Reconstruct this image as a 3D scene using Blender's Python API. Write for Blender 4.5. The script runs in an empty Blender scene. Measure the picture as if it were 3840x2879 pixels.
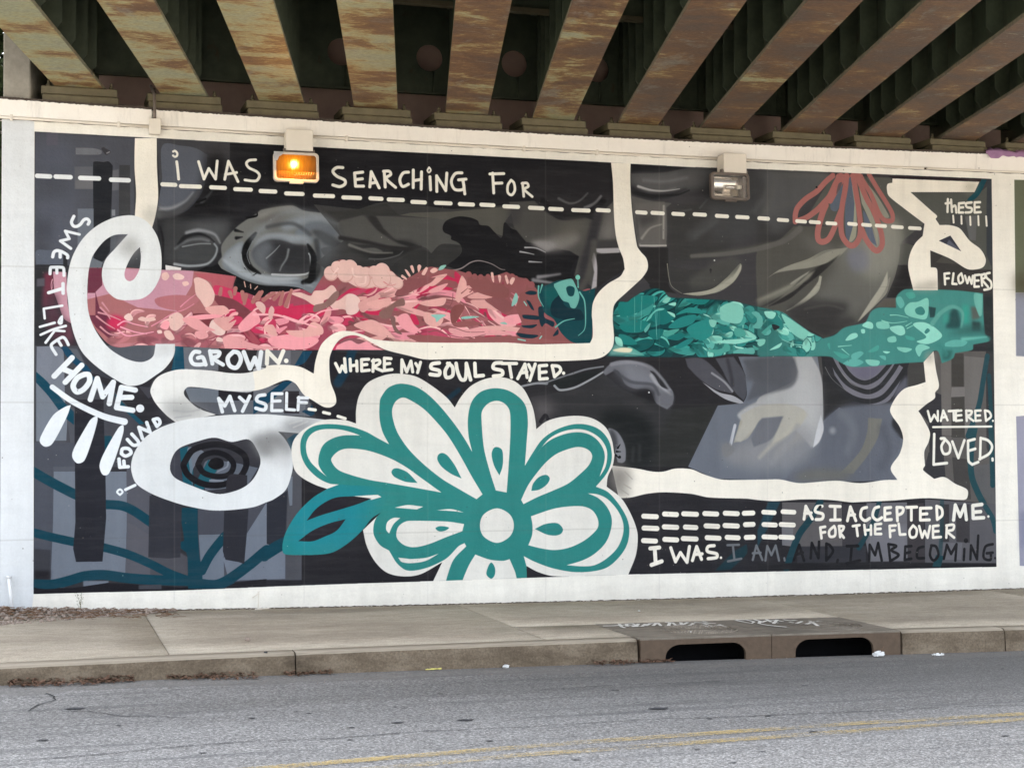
import bpy, bmesh, math, random
import numpy as np
from mathutils import Vector, Matrix
random.seed(7); RS = np.random.RandomState(7)
sc = bpy.context.scene
# ================================================================ camera, sky, sun, exposure
YAW, PITCH, ROLL = math.radians(16.783), math.radians(1.24), math.radians(-.128)
FPX, SYP, EYE = 6131.88, 90.52, 1.65
_F = np.array([math.sin(YAW)*math.cos(PITCH), math.cos(YAW)*math.cos(PITCH), math.sin(PITCH)])
_R0 = np.array([math.cos(YAW), -math.sin(YAW), 0]); _U0 = np.cross(_R0, _F)
_R = math.cos(ROLL)*_R0+math.sin(ROLL)*_U0; _U = -math.sin(ROLL)*_R0+math.cos(ROLL)*_U0
cd = bpy.data.cameras.new('camera'); cam = bpy.data.objects.new('camera', cd)
sc.collection.objects.link(cam); sc.camera = cam
cd.sensor_width = 36; cd.lens = 36*FPX/3840; cd.shift_y = SYP/3840; cd.clip_start = .1; cd.clip_end = 2000
m = Matrix(((_R[0], _U[0], -_F[0], 0), (_R[1], _U[1], -_F[1], 0), (_R[2], _U[2], -_F[2], EYE), (0, 0, 0, 1)))
cam.matrix_world = m
SUN_EL, SUN_AZ = math.radians(62), math.radians(25)     # high beyond the wall, so the bridge shades all of the street in view
w = bpy.data.worlds.new("World"); sc.world = w; w.use_nodes = True
nt = w.node_tree; bg = nt.nodes['Background']
sky = nt.nodes.new('ShaderNodeTexSky'); sky.sky_type = 'NISHITA'; sky.sun_disc = False
sky.sun_elevation = SUN_EL; sky.sun_rotation = SUN_AZ; sky.dust_density = 4; sky.air_density = 1.0; sky.ozone_density = .6
veil = nt.nodes.new('ShaderNodeHueSaturation'); veil.inputs['Saturation'].default_value = .42     # thin white cloud over the blue
warm = nt.nodes.new('ShaderNodeMix'); warm.data_type = 'RGBA'; warm.blend_type = 'MULTIPLY'; warm.inputs[0].default_value = 1; warm.inputs[7].default_value = (1.0, 1.0, .99, 1)
nt.links.new(sky.outputs[0], veil.inputs['Color']); nt.links.new(veil.outputs[0], warm.inputs[6]); nt.links.new(warm.outputs[2], bg.inputs[0]); bg.inputs[1].default_value = .15
sd = bpy.data.lights.new('sun', 'SUN'); sd.energy = 1.3; sd.angle = math.radians(14); sd.color = (1, .95, .88)
so = bpy.data.objects.new('sun', sd); sc.collection.objects.link(so)
dv = Vector((math.sin(SUN_AZ)*math.cos(SUN_EL), math.cos(SUN_AZ)*math.cos(SUN_EL), math.sin(SUN_EL)))
so.rotation_euler = dv.to_track_quat('Z', 'Y').to_euler(); so.location = (0, -20, 40)
sc.view_settings.view_transform = 'Standard'; sc.view_settings.look = 'None'
sc.view_settings.gamma = 1; sc.view_settings.use_curve_mapping = False
sc.view_settings.exposure = 2.8
# ================================================================ measuring: photo point -> point on a real plane
EYEV = np.array([0, 0, EYE])
def ray(x, y): return _F+((x-1920)/FPX)*_R+((1439.5+SYP-y)/FPX)*_U
def onY(x, y, Y): d = ray(x, y); return EYEV+d*(Y/d[1])
def onZ(x, y, Z): d = ray(x, y); return EYEV+d*((Z-EYE)/d[2])
WALL_Y, COPE_Y, KERB_Y = 14.37, 14.33, 11.57
def fitx(pts, Y, deg=2):
    P = np.array([onY(x, y, Y) for x, y in pts]); c = np.polyfit(P[:, 0], P[:, 2], deg)
    lo, hi = P[0, 0]-.3, P[-1, 0]+.6
    return lambda x: float(np.polyval(c, min(max(x, lo), hi)))
z_cope = fitx([(0,366),(950,434),(1900,491),(2840,540),(3700,574)], COPE_Y)
z_copb = fitx([(0,430),(543,470),(950,493),(1950,552),(2900,597),(3840,643)], COPE_Y)
z_base = fitx([(0,2296),(950,2285),(1950,2260),(3150,2222),(3840,2208)], WALL_Y)
z_kt = fitx([(0,2500),(950,2452),(1950,2409),(3150,2377),(3380,2366),(3840,2350)], KERB_Y)
z_kb = fitx([(0,2572),(950,2527),(1950,2503),(2400,2486),(3150,2457),(3840,2439)], KERB_Y)
# ---------------------------------------------------------------- mural painting engine
# The mural is flat paint on the wall. Its strokes are listed as measured points, rectified onto
# the wall plane and rasterised into one picture that the wall's paint material uses.
K = 2.2116
VIEWS = dict(A=(0,400,K),B=(950,450,K),C=(1900,500,K),D=(2840,550,K),E=(0,1000,K),F=(950,1000,K),
  G=(1900,1000,K),H=(2840,1000,K),I=(0,1550,K),J=(1000,1450,K),K=(1800,1550,K),L=(2840,1600,K),
  R=(100,750,5.528),T=(100,1050,5.528),U=(2900,600,3.686),W=(300,950,2.764),X=(600,700,2.764),
  Y=(1300,900,2.212),Z=(0,0,.576),N=(950,0,K),O=(1900,0,K),Q=(2840,0,K),a=(1950,1300,.8467),b=(2300,600,1.0583),c=(560,650,.747))
def hexc(h):
    return np.array([int(h[i:i+2],16)/255 for i in (0,2,4)], np.float32)
def toks(s):
    v='Z'; P_=[]; C_=[]
    for t in s.split():
        if t[0].isalpha(): v=t[0]; t=t[1:]
        c = t.endswith('!')
        if c: t=t[:-1]
        x,y=t.split(','); o=VIEWS[v]
        P_.append((o[0]+float(x)/o[2], o[1]+float(y)/o[2])); C_.append(c)
    return np.array(P_), C_, VIEWS[v][2]
def smooth(P_, C_, closed, n=6):
    m=len(P_)
    if m<3: return P_
    out=[]
    rng=range(m if closed else m-1)
    for i in rng:
        p1,p2=P_[i],P_[(i+1)%m]
        p0=P_[i-1] if (closed or i>0) else p1
        p3=P_[(i+2)%m] if (closed or i+2<m) else p2
        if C_[i]: p0=p1
        if C_[(i+1)%m]: p3=p2
        if C_[i] and C_[(i+1)%m]: out.append(p1); continue
        t=np.linspace(0,1,n,endpoint=False)[:,None]
        # tangents limited so uneven spacing does not loop
        d=np.linalg.norm(p2-p1)+1e-6
        def tan(a,b,c):
            u=c-a; l=np.linalg.norm(u)+1e-6
            return u/l*min(l*.5,d*1.0)
        m1=tan(p0,p1,p2) if not C_[i] else (p2-p1)
        m2=tan(p1,p2,p3) if not C_[(i+1)%m] else (p2-p1)
        if C_[i]: m1=(p2-p1)*.9
        out.extend(list((2*t**3-3*t**2+1)*p1+(t**3-2*t**2+t)*m1+(-2*t**3+3*t**2)*p2+(t**3-t**2)*m2))
    if not closed: out.append(P_[-1])
    return np.array(out)
class Canvas:
    def __init__(s,W_,H_,tofn,scale):
        s.W,s.H=W_,H_; s.tofn=tofn; s.k=scale; s.clip=None; s.base=None
        s.img=np.zeros((H_,W_,3),np.float32)
    def cov(s,conts,pad=0):
        allp=np.vstack(conts)
        x0=max(0,int(allp[:,0].min())-2-pad); x1=min(s.W,int(allp[:,0].max())+3+pad)
        y0=max(0,int(allp[:,1].min())-2-pad); y1=min(s.H,int(allp[:,1].max())+3+pad)
        if x1<=x0 or y1<=y0: return None
        w,h=x1-x0,y1-y0; SS=3
        acc=np.zeros((h*SS,w+2))
        E0=[];E1=[]
        for c in conts: E0.append(c); E1.append(np.roll(c,-1,0))
        a=np.vstack(E0)-[x0,y0]; b=np.vstack(E1)-[x0,y0]
        ya,yb=a[:,1]*SS,b[:,1]*SS
        sw=ya>yb
        xa=np.where(sw,b[:,0],a[:,0]); xb=np.where(sw,a[:,0],b[:,0])
        lo=np.where(sw,yb,ya); hi=np.where(sw,ya,yb)
        r0=np.clip(np.ceil(lo-.5),0,h*SS).astype(int); r1=np.clip(np.ceil(hi-.5),0,h*SS).astype(int)
        n=np.maximum(r1-r0,0); tot=int(n.sum())
        if tot==0: return None
        idx=np.repeat(np.arange(len(n)),n); rows=np.arange(tot)-np.repeat(np.cumsum(n)-n,n)+r0[idx]
        t=(rows+.5-lo[idx])/(hi[idx]-lo[idx]); xs=np.clip(xa[idx]+t*(xb[idx]-xa[idx]),0,w)
        o=np.lexsort((xs,rows)); rows=rows[o]; xs=xs[o]
        first=np.r_[True,rows[1:]!=rows[:-1]]; start=np.maximum.accumulate(np.where(first,np.arange(tot),0))
        sign=np.where((np.arange(tot)-start)%2==0,1.,-1.)
        xi=np.floor(xs).astype(int); fr=xs-xi
        np.add.at(acc,(rows,xi),sign*(1-fr)); np.add.at(acc,(rows,xi+1),sign*fr)
        m=np.cumsum(acc,1)[:,:w].reshape(h,SS,w).mean(1)
        return x0,y0,np.clip(m,0,1).astype(np.float32)
    def blur(s,m,r):
        r=max(1,int(r))
        for _ in range(2):
            for ax in (0,1):
                p=np.pad(m,[(r+1,r) if a==ax else (0,0) for a in (0,1)],mode='edge')
                c=np.cumsum(p,ax,dtype=np.float64)
                m=((c[2*r+1:]-c[:-2*r-1]) if ax==0 else (c[:,2*r+1:]-c[:,:-2*r-1]))/(2*r+1)
        return m.astype(np.float32)
    def comp(s,x0,y0,m,col,a,to=None,ax=None):
        h,w=m.shape
        if s.clip is not None: m=m*s.clip[y0:y0+h,x0:x0+w]
        if s.base is not None: m=m*s.base[y0:y0+h,x0:x0+w]
        m=(m*a)[...,None]; reg=s.img[y0:y0+h,x0:x0+w]
        c=hexc(col)
        if to:
            q=s.tofn(toks(ax)[0]); d=q[1]-q[0]
            yy,xx=np.mgrid[y0:y0+h,x0:x0+w]
            t=np.clip(((xx-q[0,0])*d[0]+(yy-q[0,1])*d[1])/(d@d),0,1)[...,None]; t=t*t*(3-2*t)
            c=c*(1-t)+hexc(to)*t
        reg+=(c-reg)*m
    def P(s,col,pts,soft=0,a=1,to=None,ax=None,lin=False):
        conts=[]
        for part in pts.split('|'):
            p,c,sc=toks(part)
            if lin: c=[True]*len(c)
            conts.append(s.tofn(smooth(p,c,True)))
        r=soft/sc*s.k/2*(1.9 if soft>=12 else 1)
        q=s.cov(conts,int(2*r)+1)
        if q is None: return
        x0,y0,m=q
        if r>=1: m=s.blur(m,r)
        s.comp(x0,y0,m,col,a,to,ax)
    def seg(s,buf,p,q,rp,rq,soft):
        R_=max(rp,rq)+1+soft
        x0=max(0,int(min(p[0],q[0])-R_)); x1=min(s.W,int(max(p[0],q[0])+R_)+2)
        y0=max(0,int(min(p[1],q[1])-R_)); y1=min(s.H,int(max(p[1],q[1])+R_)+2)
        if x1<=x0 or y1<=y0: return
        yy,xx=np.mgrid[y0:y1,x0:x1].astype(np.float32)
        d=q-p; L_=max(float(d@d),1e-6)
        t=np.clip(((xx-p[0])*d[0]+(yy-p[1])*d[1])/L_,0,1)
        dist=np.hypot(xx-p[0]-t*d[0],yy-p[1]-t*d[1]); r=rp+(rq-rp)*t
        if soft>1: c=np.clip((r+soft/2-dist)/soft,0,1); c=c*c*(3-2*c)
        else: c=np.clip(r+.5-dist,0,1)
        b=buf[0][y0-buf[2]:y1-buf[2],x0-buf[1]:x1-buf[1]]
        np.maximum(b,c,out=b)
    def S(s,col,w,pts,soft=0,a=1,w2=None,lin=False,mid=None,wob=0):
        for part in pts.split('/'):
            p,c,sc=toks(part)
            if lin: c=[True]*len(c)
            p=s.tofn(smooth(p,c,False)) if len(p)>1 else s.tofn(np.vstack([p,p+.1]))
            f=s.k/sc/2; so=soft*f*2*(1.3 if soft>=12 else 1)
            n=len(p); wb=w if w2 is None else w2
            rs=np.linspace(w,wb,n)*f
            if mid is not None:
                u=np.linspace(0,1,n); rs=(w*(1-u)*(1-2*u).clip(0)+mid*(1-(2*u-1)**2)+wb*u*(2*u-1).clip(0))*f
            if wob: rs=rs*(1+wob*np.sin(np.arange(n)*1.7+p[0,0]))
            R_=rs.max()+so+3
            x0=max(0,int(p[:,0].min()-R_)); x1=min(s.W,int(p[:,0].max()+R_)+2)
            y0=max(0,int(p[:,1].min()-R_)); y1=min(s.H,int(p[:,1].max()+R_)+2)
            if x1<=x0 or y1<=y0: continue
            buf=(np.zeros((y1-y0,x1-x0),np.float32),x0,y0)
            # keep segments inside the buffer
            for i in range(n-1):
                xx0=p[i];xx1=p[i+1]
                s.seg(buf,xx0,xx1,rs[i],rs[i+1],so)
            s.comp(x0,y0,buf[0],col,a)
    def mask(s,pts,soft=0):
        m=np.zeros((s.H,s.W),np.float32)
        for grp in pts.split('+'):
            conts=[]
            for part in grp.split('|'):
                p,c,sc=toks(part); conts.append(s.tofn(smooth(p,c,True)))
            q=s.cov(conts,4)
            if q:
                x0,y0,mm=q; b=m[y0:y0+mm.shape[0],x0:x0+mm.shape[1]]; np.maximum(b,mm,out=b)
        if soft: m=s.blur(m,soft)
        return m
def paint(c):
    P,S=c.P,c.S
    WH='e3e0d8'; LW='ece9df'; BK='2b2a2e'; CR='efe9dd'; CW='dcdfe0'
    c.img[:]=hexc('efebe2')
    # left pier painted cooler, the cool light from the left put into its colour
    P('dcdfe1','A-800,-400! 283,-400! 283,200! I278,1495! 262,1640! -800,1640!',soft=3)
    # ---------------- dark ground of the panel
    P('313135','A287,208! 1300,262! B1180,262! C860,243! 1500,280! D0,187! 1942,268! L1982,1158! 1000,1180! K1225,1332! J1375,1608! 700,1630! J0,1655! I1480,1465! 900,1478! 278,1495!')
    c.base=c.mask('A287,208! 1300,262! B1180,262! C860,243! 1500,280! D0,187! 1942,268! L1982,1158! 1000,1180! K1225,1332! J1375,1608! 700,1630! J0,1655! I1480,1465! 900,1478! 278,1495!')
    rect=lambda col,v,x0,y0,x1,y1,**k: P(col,f'{v}{x0},{y0}! {x1},{y0}! {x1},{y1}! {x0},{y1}!',**k)
    # --- left panel greys
    P('4e5058','A290,212! 1115,258! 1118,1300! 290,1330!',soft=6)
    rect('565a66','A',300,300,620,1200,soft=60,a=.8)
    rect('5c5864','A',385,215,480,320,a=.6,soft=8)
    rect('44464c','A',300,560,560,760,soft=60,a=.6); rect('3c3e46','A',295,930,430,1120,soft=50,a=.7); rect('3e4046','A',295,1110,400,1250,soft=40,a=.6)
    P('6d6f75','A627,342! 770,345 840,365 835,395 760,400 627,398!')
    S('3a3a3e',26,'A855,350 880,385/A870,360 900,375',soft=6); S('7c7c80',10,'A885,385 905,375')
    rect('5e6066','A',618,498,778,685,soft=4); rect('6a6a6e','A',625,610,775,680,soft=8)
    P('64656b','A925,530! 985,520! 985,690! 925,700!',soft=8)
    P('23252a','A773,465 800,455 860,460 900,455 935,490! 925,800! 912,1200! 850,1285 780,1260! 773,800!')
    P('3f4043','A990,485! 1078,485! 1080,905! 985,905!',soft=3)
    rect('686e78','A',643,846,776,1180); rect('54585f','A',920,850,960,1180,soft=6); rect('80838a','A',928,855,955,905,soft=4)
    P('5a606c','A300,1195 400,1190 520,1180! 522,1310! 300,1305!',soft=4)
    P('2c2d31','A525,1190! 555,1200! 560,1340! 290,1345! 290,1312! 525,1310!')
    P('2d2e32','A290,1312! 560,1312! E620,640! 300,660!')
    P('6b7078','A760,1250! 850,1290! 840,1345! 735,1340!'); P('404246','A1030,1200! 1165,1180! 1165,1345! 1040,1345!')
    # pink patch left of the ring
    P('6d3545','E365,50! 450,45! 445,260 400,330 355,320!',soft=14); P('c093a0','E440,40! 550,45! 560,300! 590,470! 530,430 490,330 450,220!',soft=4)
    P('503540','E370,250 460,230 480,330 520,420 590,560 620,640 500,650 400,560!',soft=30); P('6b4450','E560,420! 600,520! 610,600! 540,590!',soft=16,a=.8)
    P('57545c','E305,100! 370,95! 370,160! 305,165!',soft=10)
    S('cfa0ae',16,'R530,1640 505,1740 515,1850 545,1700',w2=6)
    # --- lower left: lavender greys
    P('46474d','E290,655! 1100,655! 1480,1285! 1090,1658! 290,1658!')
    P('777c87','E305,662! 470,660 520,690 530,740! 540,1130! 300,960!',soft=2)
    P('747b85','E300,960! 520,1190! 555,1250 550,1440! 300,1445!',soft=2)
    P('5b5e66','E530,670! 640,680! 700,800! 600,780!',soft=6)
    P('53555c','E540,1130! 620,1180! 615,1658! 550,1658! 550,1450! 300,1450! 300,1658! 610,1658!',a=.8)
    P('2a2930','E620,1100! 860,1100! 860,1658! 620,1658!')
    P('0f4355','E300,870! 400,960 540,1130 612,1200! 612,1310! 520,1230 400,1070 300,960!')
    P('14415a','E505,662! 560,665 640,760 760,850 700,870 610,800 540,730!'); P('14405a','E700,850 760,880 840,930 860,990! 760,930 700,890!',a=.8)
    P('3a3b42','E640,650! 830,860! 1080,990! 860,990! 700,790!',soft=4)
    P('2c2b31','E700,860! 1080,990! 1290,900! 1240,1000! 1290,1130! 1460,1285! 1200,1320! 950,1030!')
    P('4a4b52','E1150,990! 1240,1000! 1260,1080! 1230,1090!',soft=4,a=.7)
    P('164a5c','E950,1050! 1070,1180 1200,1300! 1130,1310! 1050,1220 970,1110!')
    P('45464d','E860,1150! 1000,1160! 1160,1310! 1000,1560! 870,1500!',soft=4)
    P('124352','E865,1400! 930,1410 900,1500 870,1520!')
    # --- lower-left (view I)
    P('4b4e57','I287,240! 625,240! 625,1380! 280,1380!',soft=2); P('54575f','I440,440! 620,440! 620,490! 445,490!')
    P('6f7681','I445,480! 1050,480! 1052,900! 1040,1330! 420,1380! 440,900!')
    P('54555d','I1050,440! 1260,440! 1245,1360! 1040,1335! 1052,900!'); P('5a5a60','I1060,900! 1560,1190! 1560,1370! 1040,1320!',soft=10,a=.7)
    P('484a53','I1640,770! 2211,740! J290,720! 290,1620! I1650,1390!')
    P('6c7480','I1648,1005! 1850,1000! 1860,1395! 1675,1395!',soft=3); P('707783','I2040,1005! J0,955! 60,1010! 60,1300! 155,1380! 155,1590! I1990,1380! 1900,1395! 1850,1200!',soft=3)
    P('2c2f37','J0,960! 190,850! 185,1180! 130,1300! 60,1320! 0,1300!')
    P('3d3e44','I280,1120! 420,1130! 415,1380! 280,1380!',soft=10)
    P('4e4f55','J180,700! 290,690! 290,1600! 155,1600! 160,1200!',soft=8); P('6e757f','J165,760! 215,740! 212,980! 190,985!',soft=3)
    P('232228','I282,1300! 415,1300! 415,1370! 282,1380!',soft=12)
    TE='0e3f4d'
    S(TE,70,'I270,478 440,575 622,668 680,690'); S(TE,68,'I840,750 1000,760 1100,800 1242,895 1290,930'); S(TE,62,'I260,980 420,1020 610,1062 660,1075/I830,1100 1050,1160 1250,1245 1400,1320 1560,1380')
    S(TE,74,'I285,1412 430,1415 560,1385 700,1345 860,1335 1050,1360 1250,1375 1560,1385'); P(TE,'I1505,780! 1640,780! 1640,950 1655,1180 1675,1290 1680,1420! 1560,1430! 1555,1200 1545,1150! 1490,1110! 1495,1060! 1525,1050 1505,900!')
    S(TE,70,'I1890,990 1850,1030 1740,1170 1670,1300'); S(TE,80,'J150,1290 0,1385! I2211,1130 2080,1240 1900,1370 1780,1420 1600,1400'); S(TE,80,'J-20,1400 60,1330 180,1270')
    P('26272f','I618,0! 860,0! 875,500! 880,870! 850,1225! 630,1228! 607,1120! 625,900!')
    P('33343b','I1240,680! 1510,690! 1495,1190! 1400,1200! 1230,1190!')
    P('2d2e36','I1860,780! 2060,790! 2050,960! 2025,1245! 1980,1230! 1870,1210! 1848,1140!')
    rect('6e7580','I',690,1385,900,1435,soft=8); rect('55565e','I',420,1440,540,1480,soft=6)
    P('201f24','I282,1440! 600,1445! 900,1400! 1400,1430! 1500,1440! 2211,1370! 2211,1440! 900,1480! 282,1495!'); P(TE,'I1560,1380! 1700,1390! 1850,1380! 1950,1400! 1850,1450! 1560,1450!'); P('45464c','I1150,1420! 1340,1415! 1340,1455! 1150,1455!',soft=6); P(TE,'I290,1380 430,1385 560,1375 600,1400 450,1450 290,1440')
    P('262529','J290,560! 750,560! 740,310! 480,180! F640,700! 1400,760! G800,740! 1900,1300! 2600,1500! J1500,1620! 290,1625!')
    P('26252a','J0,1600! 290,1600! 300,1635! 0,1650!')
    # --- band between ribbons (GROWN / MYSELF)
    P('43454c','E1000,660! 1300,660! 1290,760! 1100,800!'); P('53575f','E860,655! 1300,640! 1290,800! 1040,780!')
    P('12475c','E1450,650! 1520,660 1530,860! 1420,860! 1440,760!'); P('6a6d75','E1520,665! 1820,670! 1815,860! 1530,850!'); P('2d2b2e','E1815,670! 2140,670! 2140,890! 1810,880!'); P('6b6c72','E2140,670! 2200,670! F420,700! 380,820! 0,830!')
    P('5a5b60','F310,690! 420,695! 360,820! 310,815!',soft=3)
    P('23232a','F420,700! 680,690! 640,960! 510,900! 380,830!'); P('124058','F410,700! 490,700! 420,800 340,820!')
    P('6a717b','E1530,1000! 1815,1010! 1815,1130! 1580,1120!'); P('54575f','E1580,1120! 1815,1125! 1815,1225! 1780,1225!'); P('26252b','E1812,1020! 2140,1030! 2140,1110! 1812,1115!'); P('6a6d74','F0,1020! 330,950! 400,1040! 460,1100! 470,1240! 0,1220!')
    P('5f636b','E1812,1110! 2211,1105! 2211,1230! 1812,1225!'); P('0f3f56','F250,950! 330,945! 160,1100 0,1225! 0,1110! 100,1060!'); P('2e2b31','F255,1030! 380,1030! 380,1215! 255,1215!',soft=2)
    P('143b52','F400,1200! 560,1100! 640,1120! 480,1240!',soft=4); P('26252a','F480,1120! 690,1130! 860,1080! 855,1300! 520,1250!'); P('55575d','F440,1110! 480,1130! 470,1190! 430,1190!')
    S('123a50',70,'F820,690 760,860 700,960',soft=20,a=.8); S('15394c',40,'F1600,1100 1700,1020',soft=20,a=.7)
    P('4e5055','F200,1365! 395,1385! 300,1450! 250,1380!'); P('11384c','F275,1430! 340,1385! 395,1385! 310,1515!')
    P('20202a','F0,1500! 50,1600 60,1658 0,1658!')
    # ================= top centre panel (eyes and hair)
    P('1f1f23','A1905,300! B1180,262! C860,243! 980,1130! B2150,1400! B0,1400! A1330,1345! 1300,900! 1905,900!')
    P('46474c','A1305,264! 1905,295! 1905,640! 1320,640!'); P('5a5e68','A1345,325 1500,325 1620,345 1720,400! 1700,640! 1660,740 1540,870 1400,880 1308,830! 1345,600!',soft=4)
    P('3c3a3c','A1720,300! 1905,310! 1905,640! 1720,640!',soft=50,a=.7)
    P('141417','A1740,400 1860,420! 1905,900! 1905,1050 1700,900 1560,1080 1350,940! 1500,880 1640,760 1700,600!',soft=50)
    S('97999c',44,'X0,235 120,220 260,150 340,60',soft=30,w2=10,a=.7); S('4a4b4e',80,'X0,290 150,270 290,180 400,40',soft=30,w2=30,a=.9)
    S('5f6164',36,'X430,160 500,90 560,10',soft=24,a=.5,w2=10); S('0f0f12',20,'X380,160 470,125/X370,200 480,175',soft=8)
    P('3b3c3e','X30,340 300,350 730,330! 730,490! 640,620 580,720 480,825 200,855 20,790!',soft=40); P('55575a','X250,380 500,350 700,360 720,440 600,560 560,600 300,420!',soft=60,a=.8)
    S('85888c',40,'X280,480 400,450 560,490 620,580',soft=24,w2=14); S('17181b',44,'X200,600 260,520 400,490 500,520 560,570',soft=20,w2=8); S('6f7276',26,'X160,640 280,560 420,540 500,560',soft=18,a=.7)
    P('3f4143','X180,640 300,600 480,600 560,640 545,740 470,790 200,770 150,700',soft=26); S('8f9498',26,'X150,800 300,820 480,800 560,730 590,640 560,590',soft=16,w2=14); S('7e8286',14,'X230,620 400,590 520,590',soft=10,a=.8)
    P('0f1013','X560,830! 640,740 620,790 650,860 780,920 790,910! 350,885! 480,830!'); P('d9d6d4','W885,120! 1050,150! 1045,178! 888,178!',soft=4); S('1c1c20',20,'X0,420 30,560 20,780',soft=12)
    # big eye
    P('6f706e','X640,600 780,430 900,340 1000,280 1050,240 1360,195 1500,250 1800,290 1900,350! 2000,600! 1900,900! 1570,1110! 1300,1030 1000,1010 780,920 640,860 600,790 640,730!',soft=8)
    P('4c453f','X1040,320 1200,250 1320,240 1250,310 1140,380 1050,370',soft=40,a=.8); P('8c8c88','X1000,300 1150,230 1360,200 1420,230 1200,260 1050,330',soft=26,a=.9)
    P('848b92','X1250,400 1400,320 1600,290 1800,330 1850,420 1700,380 1500,400 1300,470!',soft=26); P('6c737c','X1400,470 1560,370 1700,370 1800,430 1880,540! 1700,480 1580,450 1500,560!',soft=14)
    P('2c2d2f','X1580,465 1660,455 1760,500 1900,590 2100,700 2300,790! 2100,800 1900,730 1700,590!',soft=14); P('737a80','X1400,480 1560,500 1680,600 1800,640 1700,660 1640,780 1620,600 1500,560',soft=20)
    P('8e959b','X960,700 1000,560 1100,490 1250,480 1400,500 1540,520 1560,600 1420,600 1300,590 1100,580 990,660',soft=14)
    P('737a81','X650,760 700,660 860,570 850,720 880,860 1050,910 1400,930 1480,960 1700,940 1700,1060! 1570,1105 1300,1030 1100,1020 900,970 780,920 660,840',soft=12); P('a6acb1','X850,880 1000,960 1150,1000 1400,960 1480,940! 1200,930 1050,910 900,880',soft=16)
    P('9aa0a5','X655,750 760,640 850,590 840,700 870,860 780,850 690,800',soft=26,a=.7); S('7b8187',60,'X1560,980 1650,1000 1720,900',soft=40,a=.5)
    P('3f4044','X950,690 990,620 1100,555 1200,550 1315,570! 1400,600 1530,620 1560,720 1555,860! 1540,905! 1150,905! 1000,800',soft=12)
    P('6b7076','X950,690 1000,600 1120,555 1200,600 1120,720 1150,900 1000,830 950,760',soft=40,a=.8); P('2b2b2e','X1130,570 1250,550 1315,580! 1300,740 1200,850 1130,800 1200,650',soft=30,a=.6); P('222225','X1330,620 1500,600 1555,700 1550,850 1300,850 1280,720',soft=40,a=.6)
    S('85898d',14,'X1100,740 1180,670 1240,605',soft=10,w2=6); S('74787b',22,'X1330,650 1310,740 1260,820 1240,870',soft=16,w2=10)
    S('a9adb0',22,'X1160,908 1350,915 1500,905 1556,870 1555,720 1540,690',soft=6,w2=12); S('0e0f11',20,'X1530,600 1590,720 1580,860 1560,960 1480,990',soft=16,w2=40,mid=66); S('111214',50,'X1620,560 1640,700 1640,850 1600,950',soft=30,a=.7)
    S('0d0e10',24,'X990,480 900,600 880,720 930,830 1040,900',soft=16,w2=10,mid=62); S('6a6e72',8,'X940,600 900,700 930,800/X960,560 920,650',soft=4); S('101114',30,'X780,450 860,470/X790,530 850,520',soft=16,w2=6); S('101114',16,'X940,930 1010,890/X880,840 980,930',w2=4,soft=4)
    S('8f9599',16,'X835,700 850,780 900,860 960,910',soft=6,w2=6); S('0f0f12',26,'X900,320 1000,300 1005,265',w2=10)
    P('131316','X600,800 640,850 780,920! 900,980 1100,1030 1300,1030 1450,1050 1570,1110! 1300,1200! 740,1110! 800,960! 350,890! 560,820!')
    # flats right of the eye
    P('3b3b3b','B500,700! 870,740! 1100,680 1640,740! 2200,700! 2211,1300! 700,1300! 520,1180! 750,1000!',soft=3)
    P('4a4a49','B690,850! 900,790! 960,850 1010,930 1180,1030! 900,990 740,985! 700,900!',soft=4); P('4f4f4d','B1015,795! 1640,830 1600,900 1640,970 1715,1035! 1560,1030 1475,1105! 1430,1060 1250,1005 1180,990 1080,900!',soft=3)
    P('55544f','B1640,760! 2100,720! 2200,700! 2080,860 2085,965! 2010,940 1940,880 1870,870 1800,810 1640,830! 1215,790! 1300,770!',soft=4); P('2e2d2d','B950,795 1010,800 1090,920 1200,1010 1280,1020! 1200,1080 1060,990!',soft=12)
    P('333332','B870,740! 1100,690! 1210,790! 1010,795! 900,790! 700,850! 600,760!',soft=10,a=.9)
    P('2e2e2f','B740,990 900,1000 1060,1020 1150,1050 1050,1110 900,1060!',soft=18); P('5a5a58','B900,1070 1000,1060 1075,1090 1040,1105 950,1095',soft=10); P('252526','B1180,1010 1280,1005 1380,1050! 1250,1110 1100,1160 1000,1160 800,1060 1000,1110 1120,1090!',soft=22)
    S('6a6a6b',14,'B960,1150 1080,1150 1200,1120 1240,1085',soft=10,w2=6,a=.7); P('343434','B1380,1050! 1475,1105! 1560,1030 1720,1040! 1715,1110 1640,1200 1500,1300! 1100,1300 1180,1180!',soft=2)
    P('39393a','B560,1070 700,1060 780,1140 640,1190!',soft=10,a=.8); P('28282a','B560,1200! 900,1170! 1200,1200! 1200,1300! 560,1350!',soft=40,a=.7)
    P('18181b','B1570,885 1600,835 1700,800 1800,810 1860,835 1880,870 1950,880 2000,930 2060,975 C-20,740 C40,790 C120,820 C160,890! C150,930 340,980 420,970 520,975 600,1020! 540,1100! 520,1230! 250,1260! B2120,1310! 1850,1300! 1600,1210! 1720,1110 1715,1030 1640,990 1640,960 1580,930')
    P('232326','B2085,965! 2080,870 2150,860 2211,900! C20,770! B2150,1000!',soft=10,a=.5)
    S('8a7f80',12,'B1620,1250 1720,1230 1800,1180 1870,1165 1970,1190 2050,1235 2085,1240',w2=5)
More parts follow.
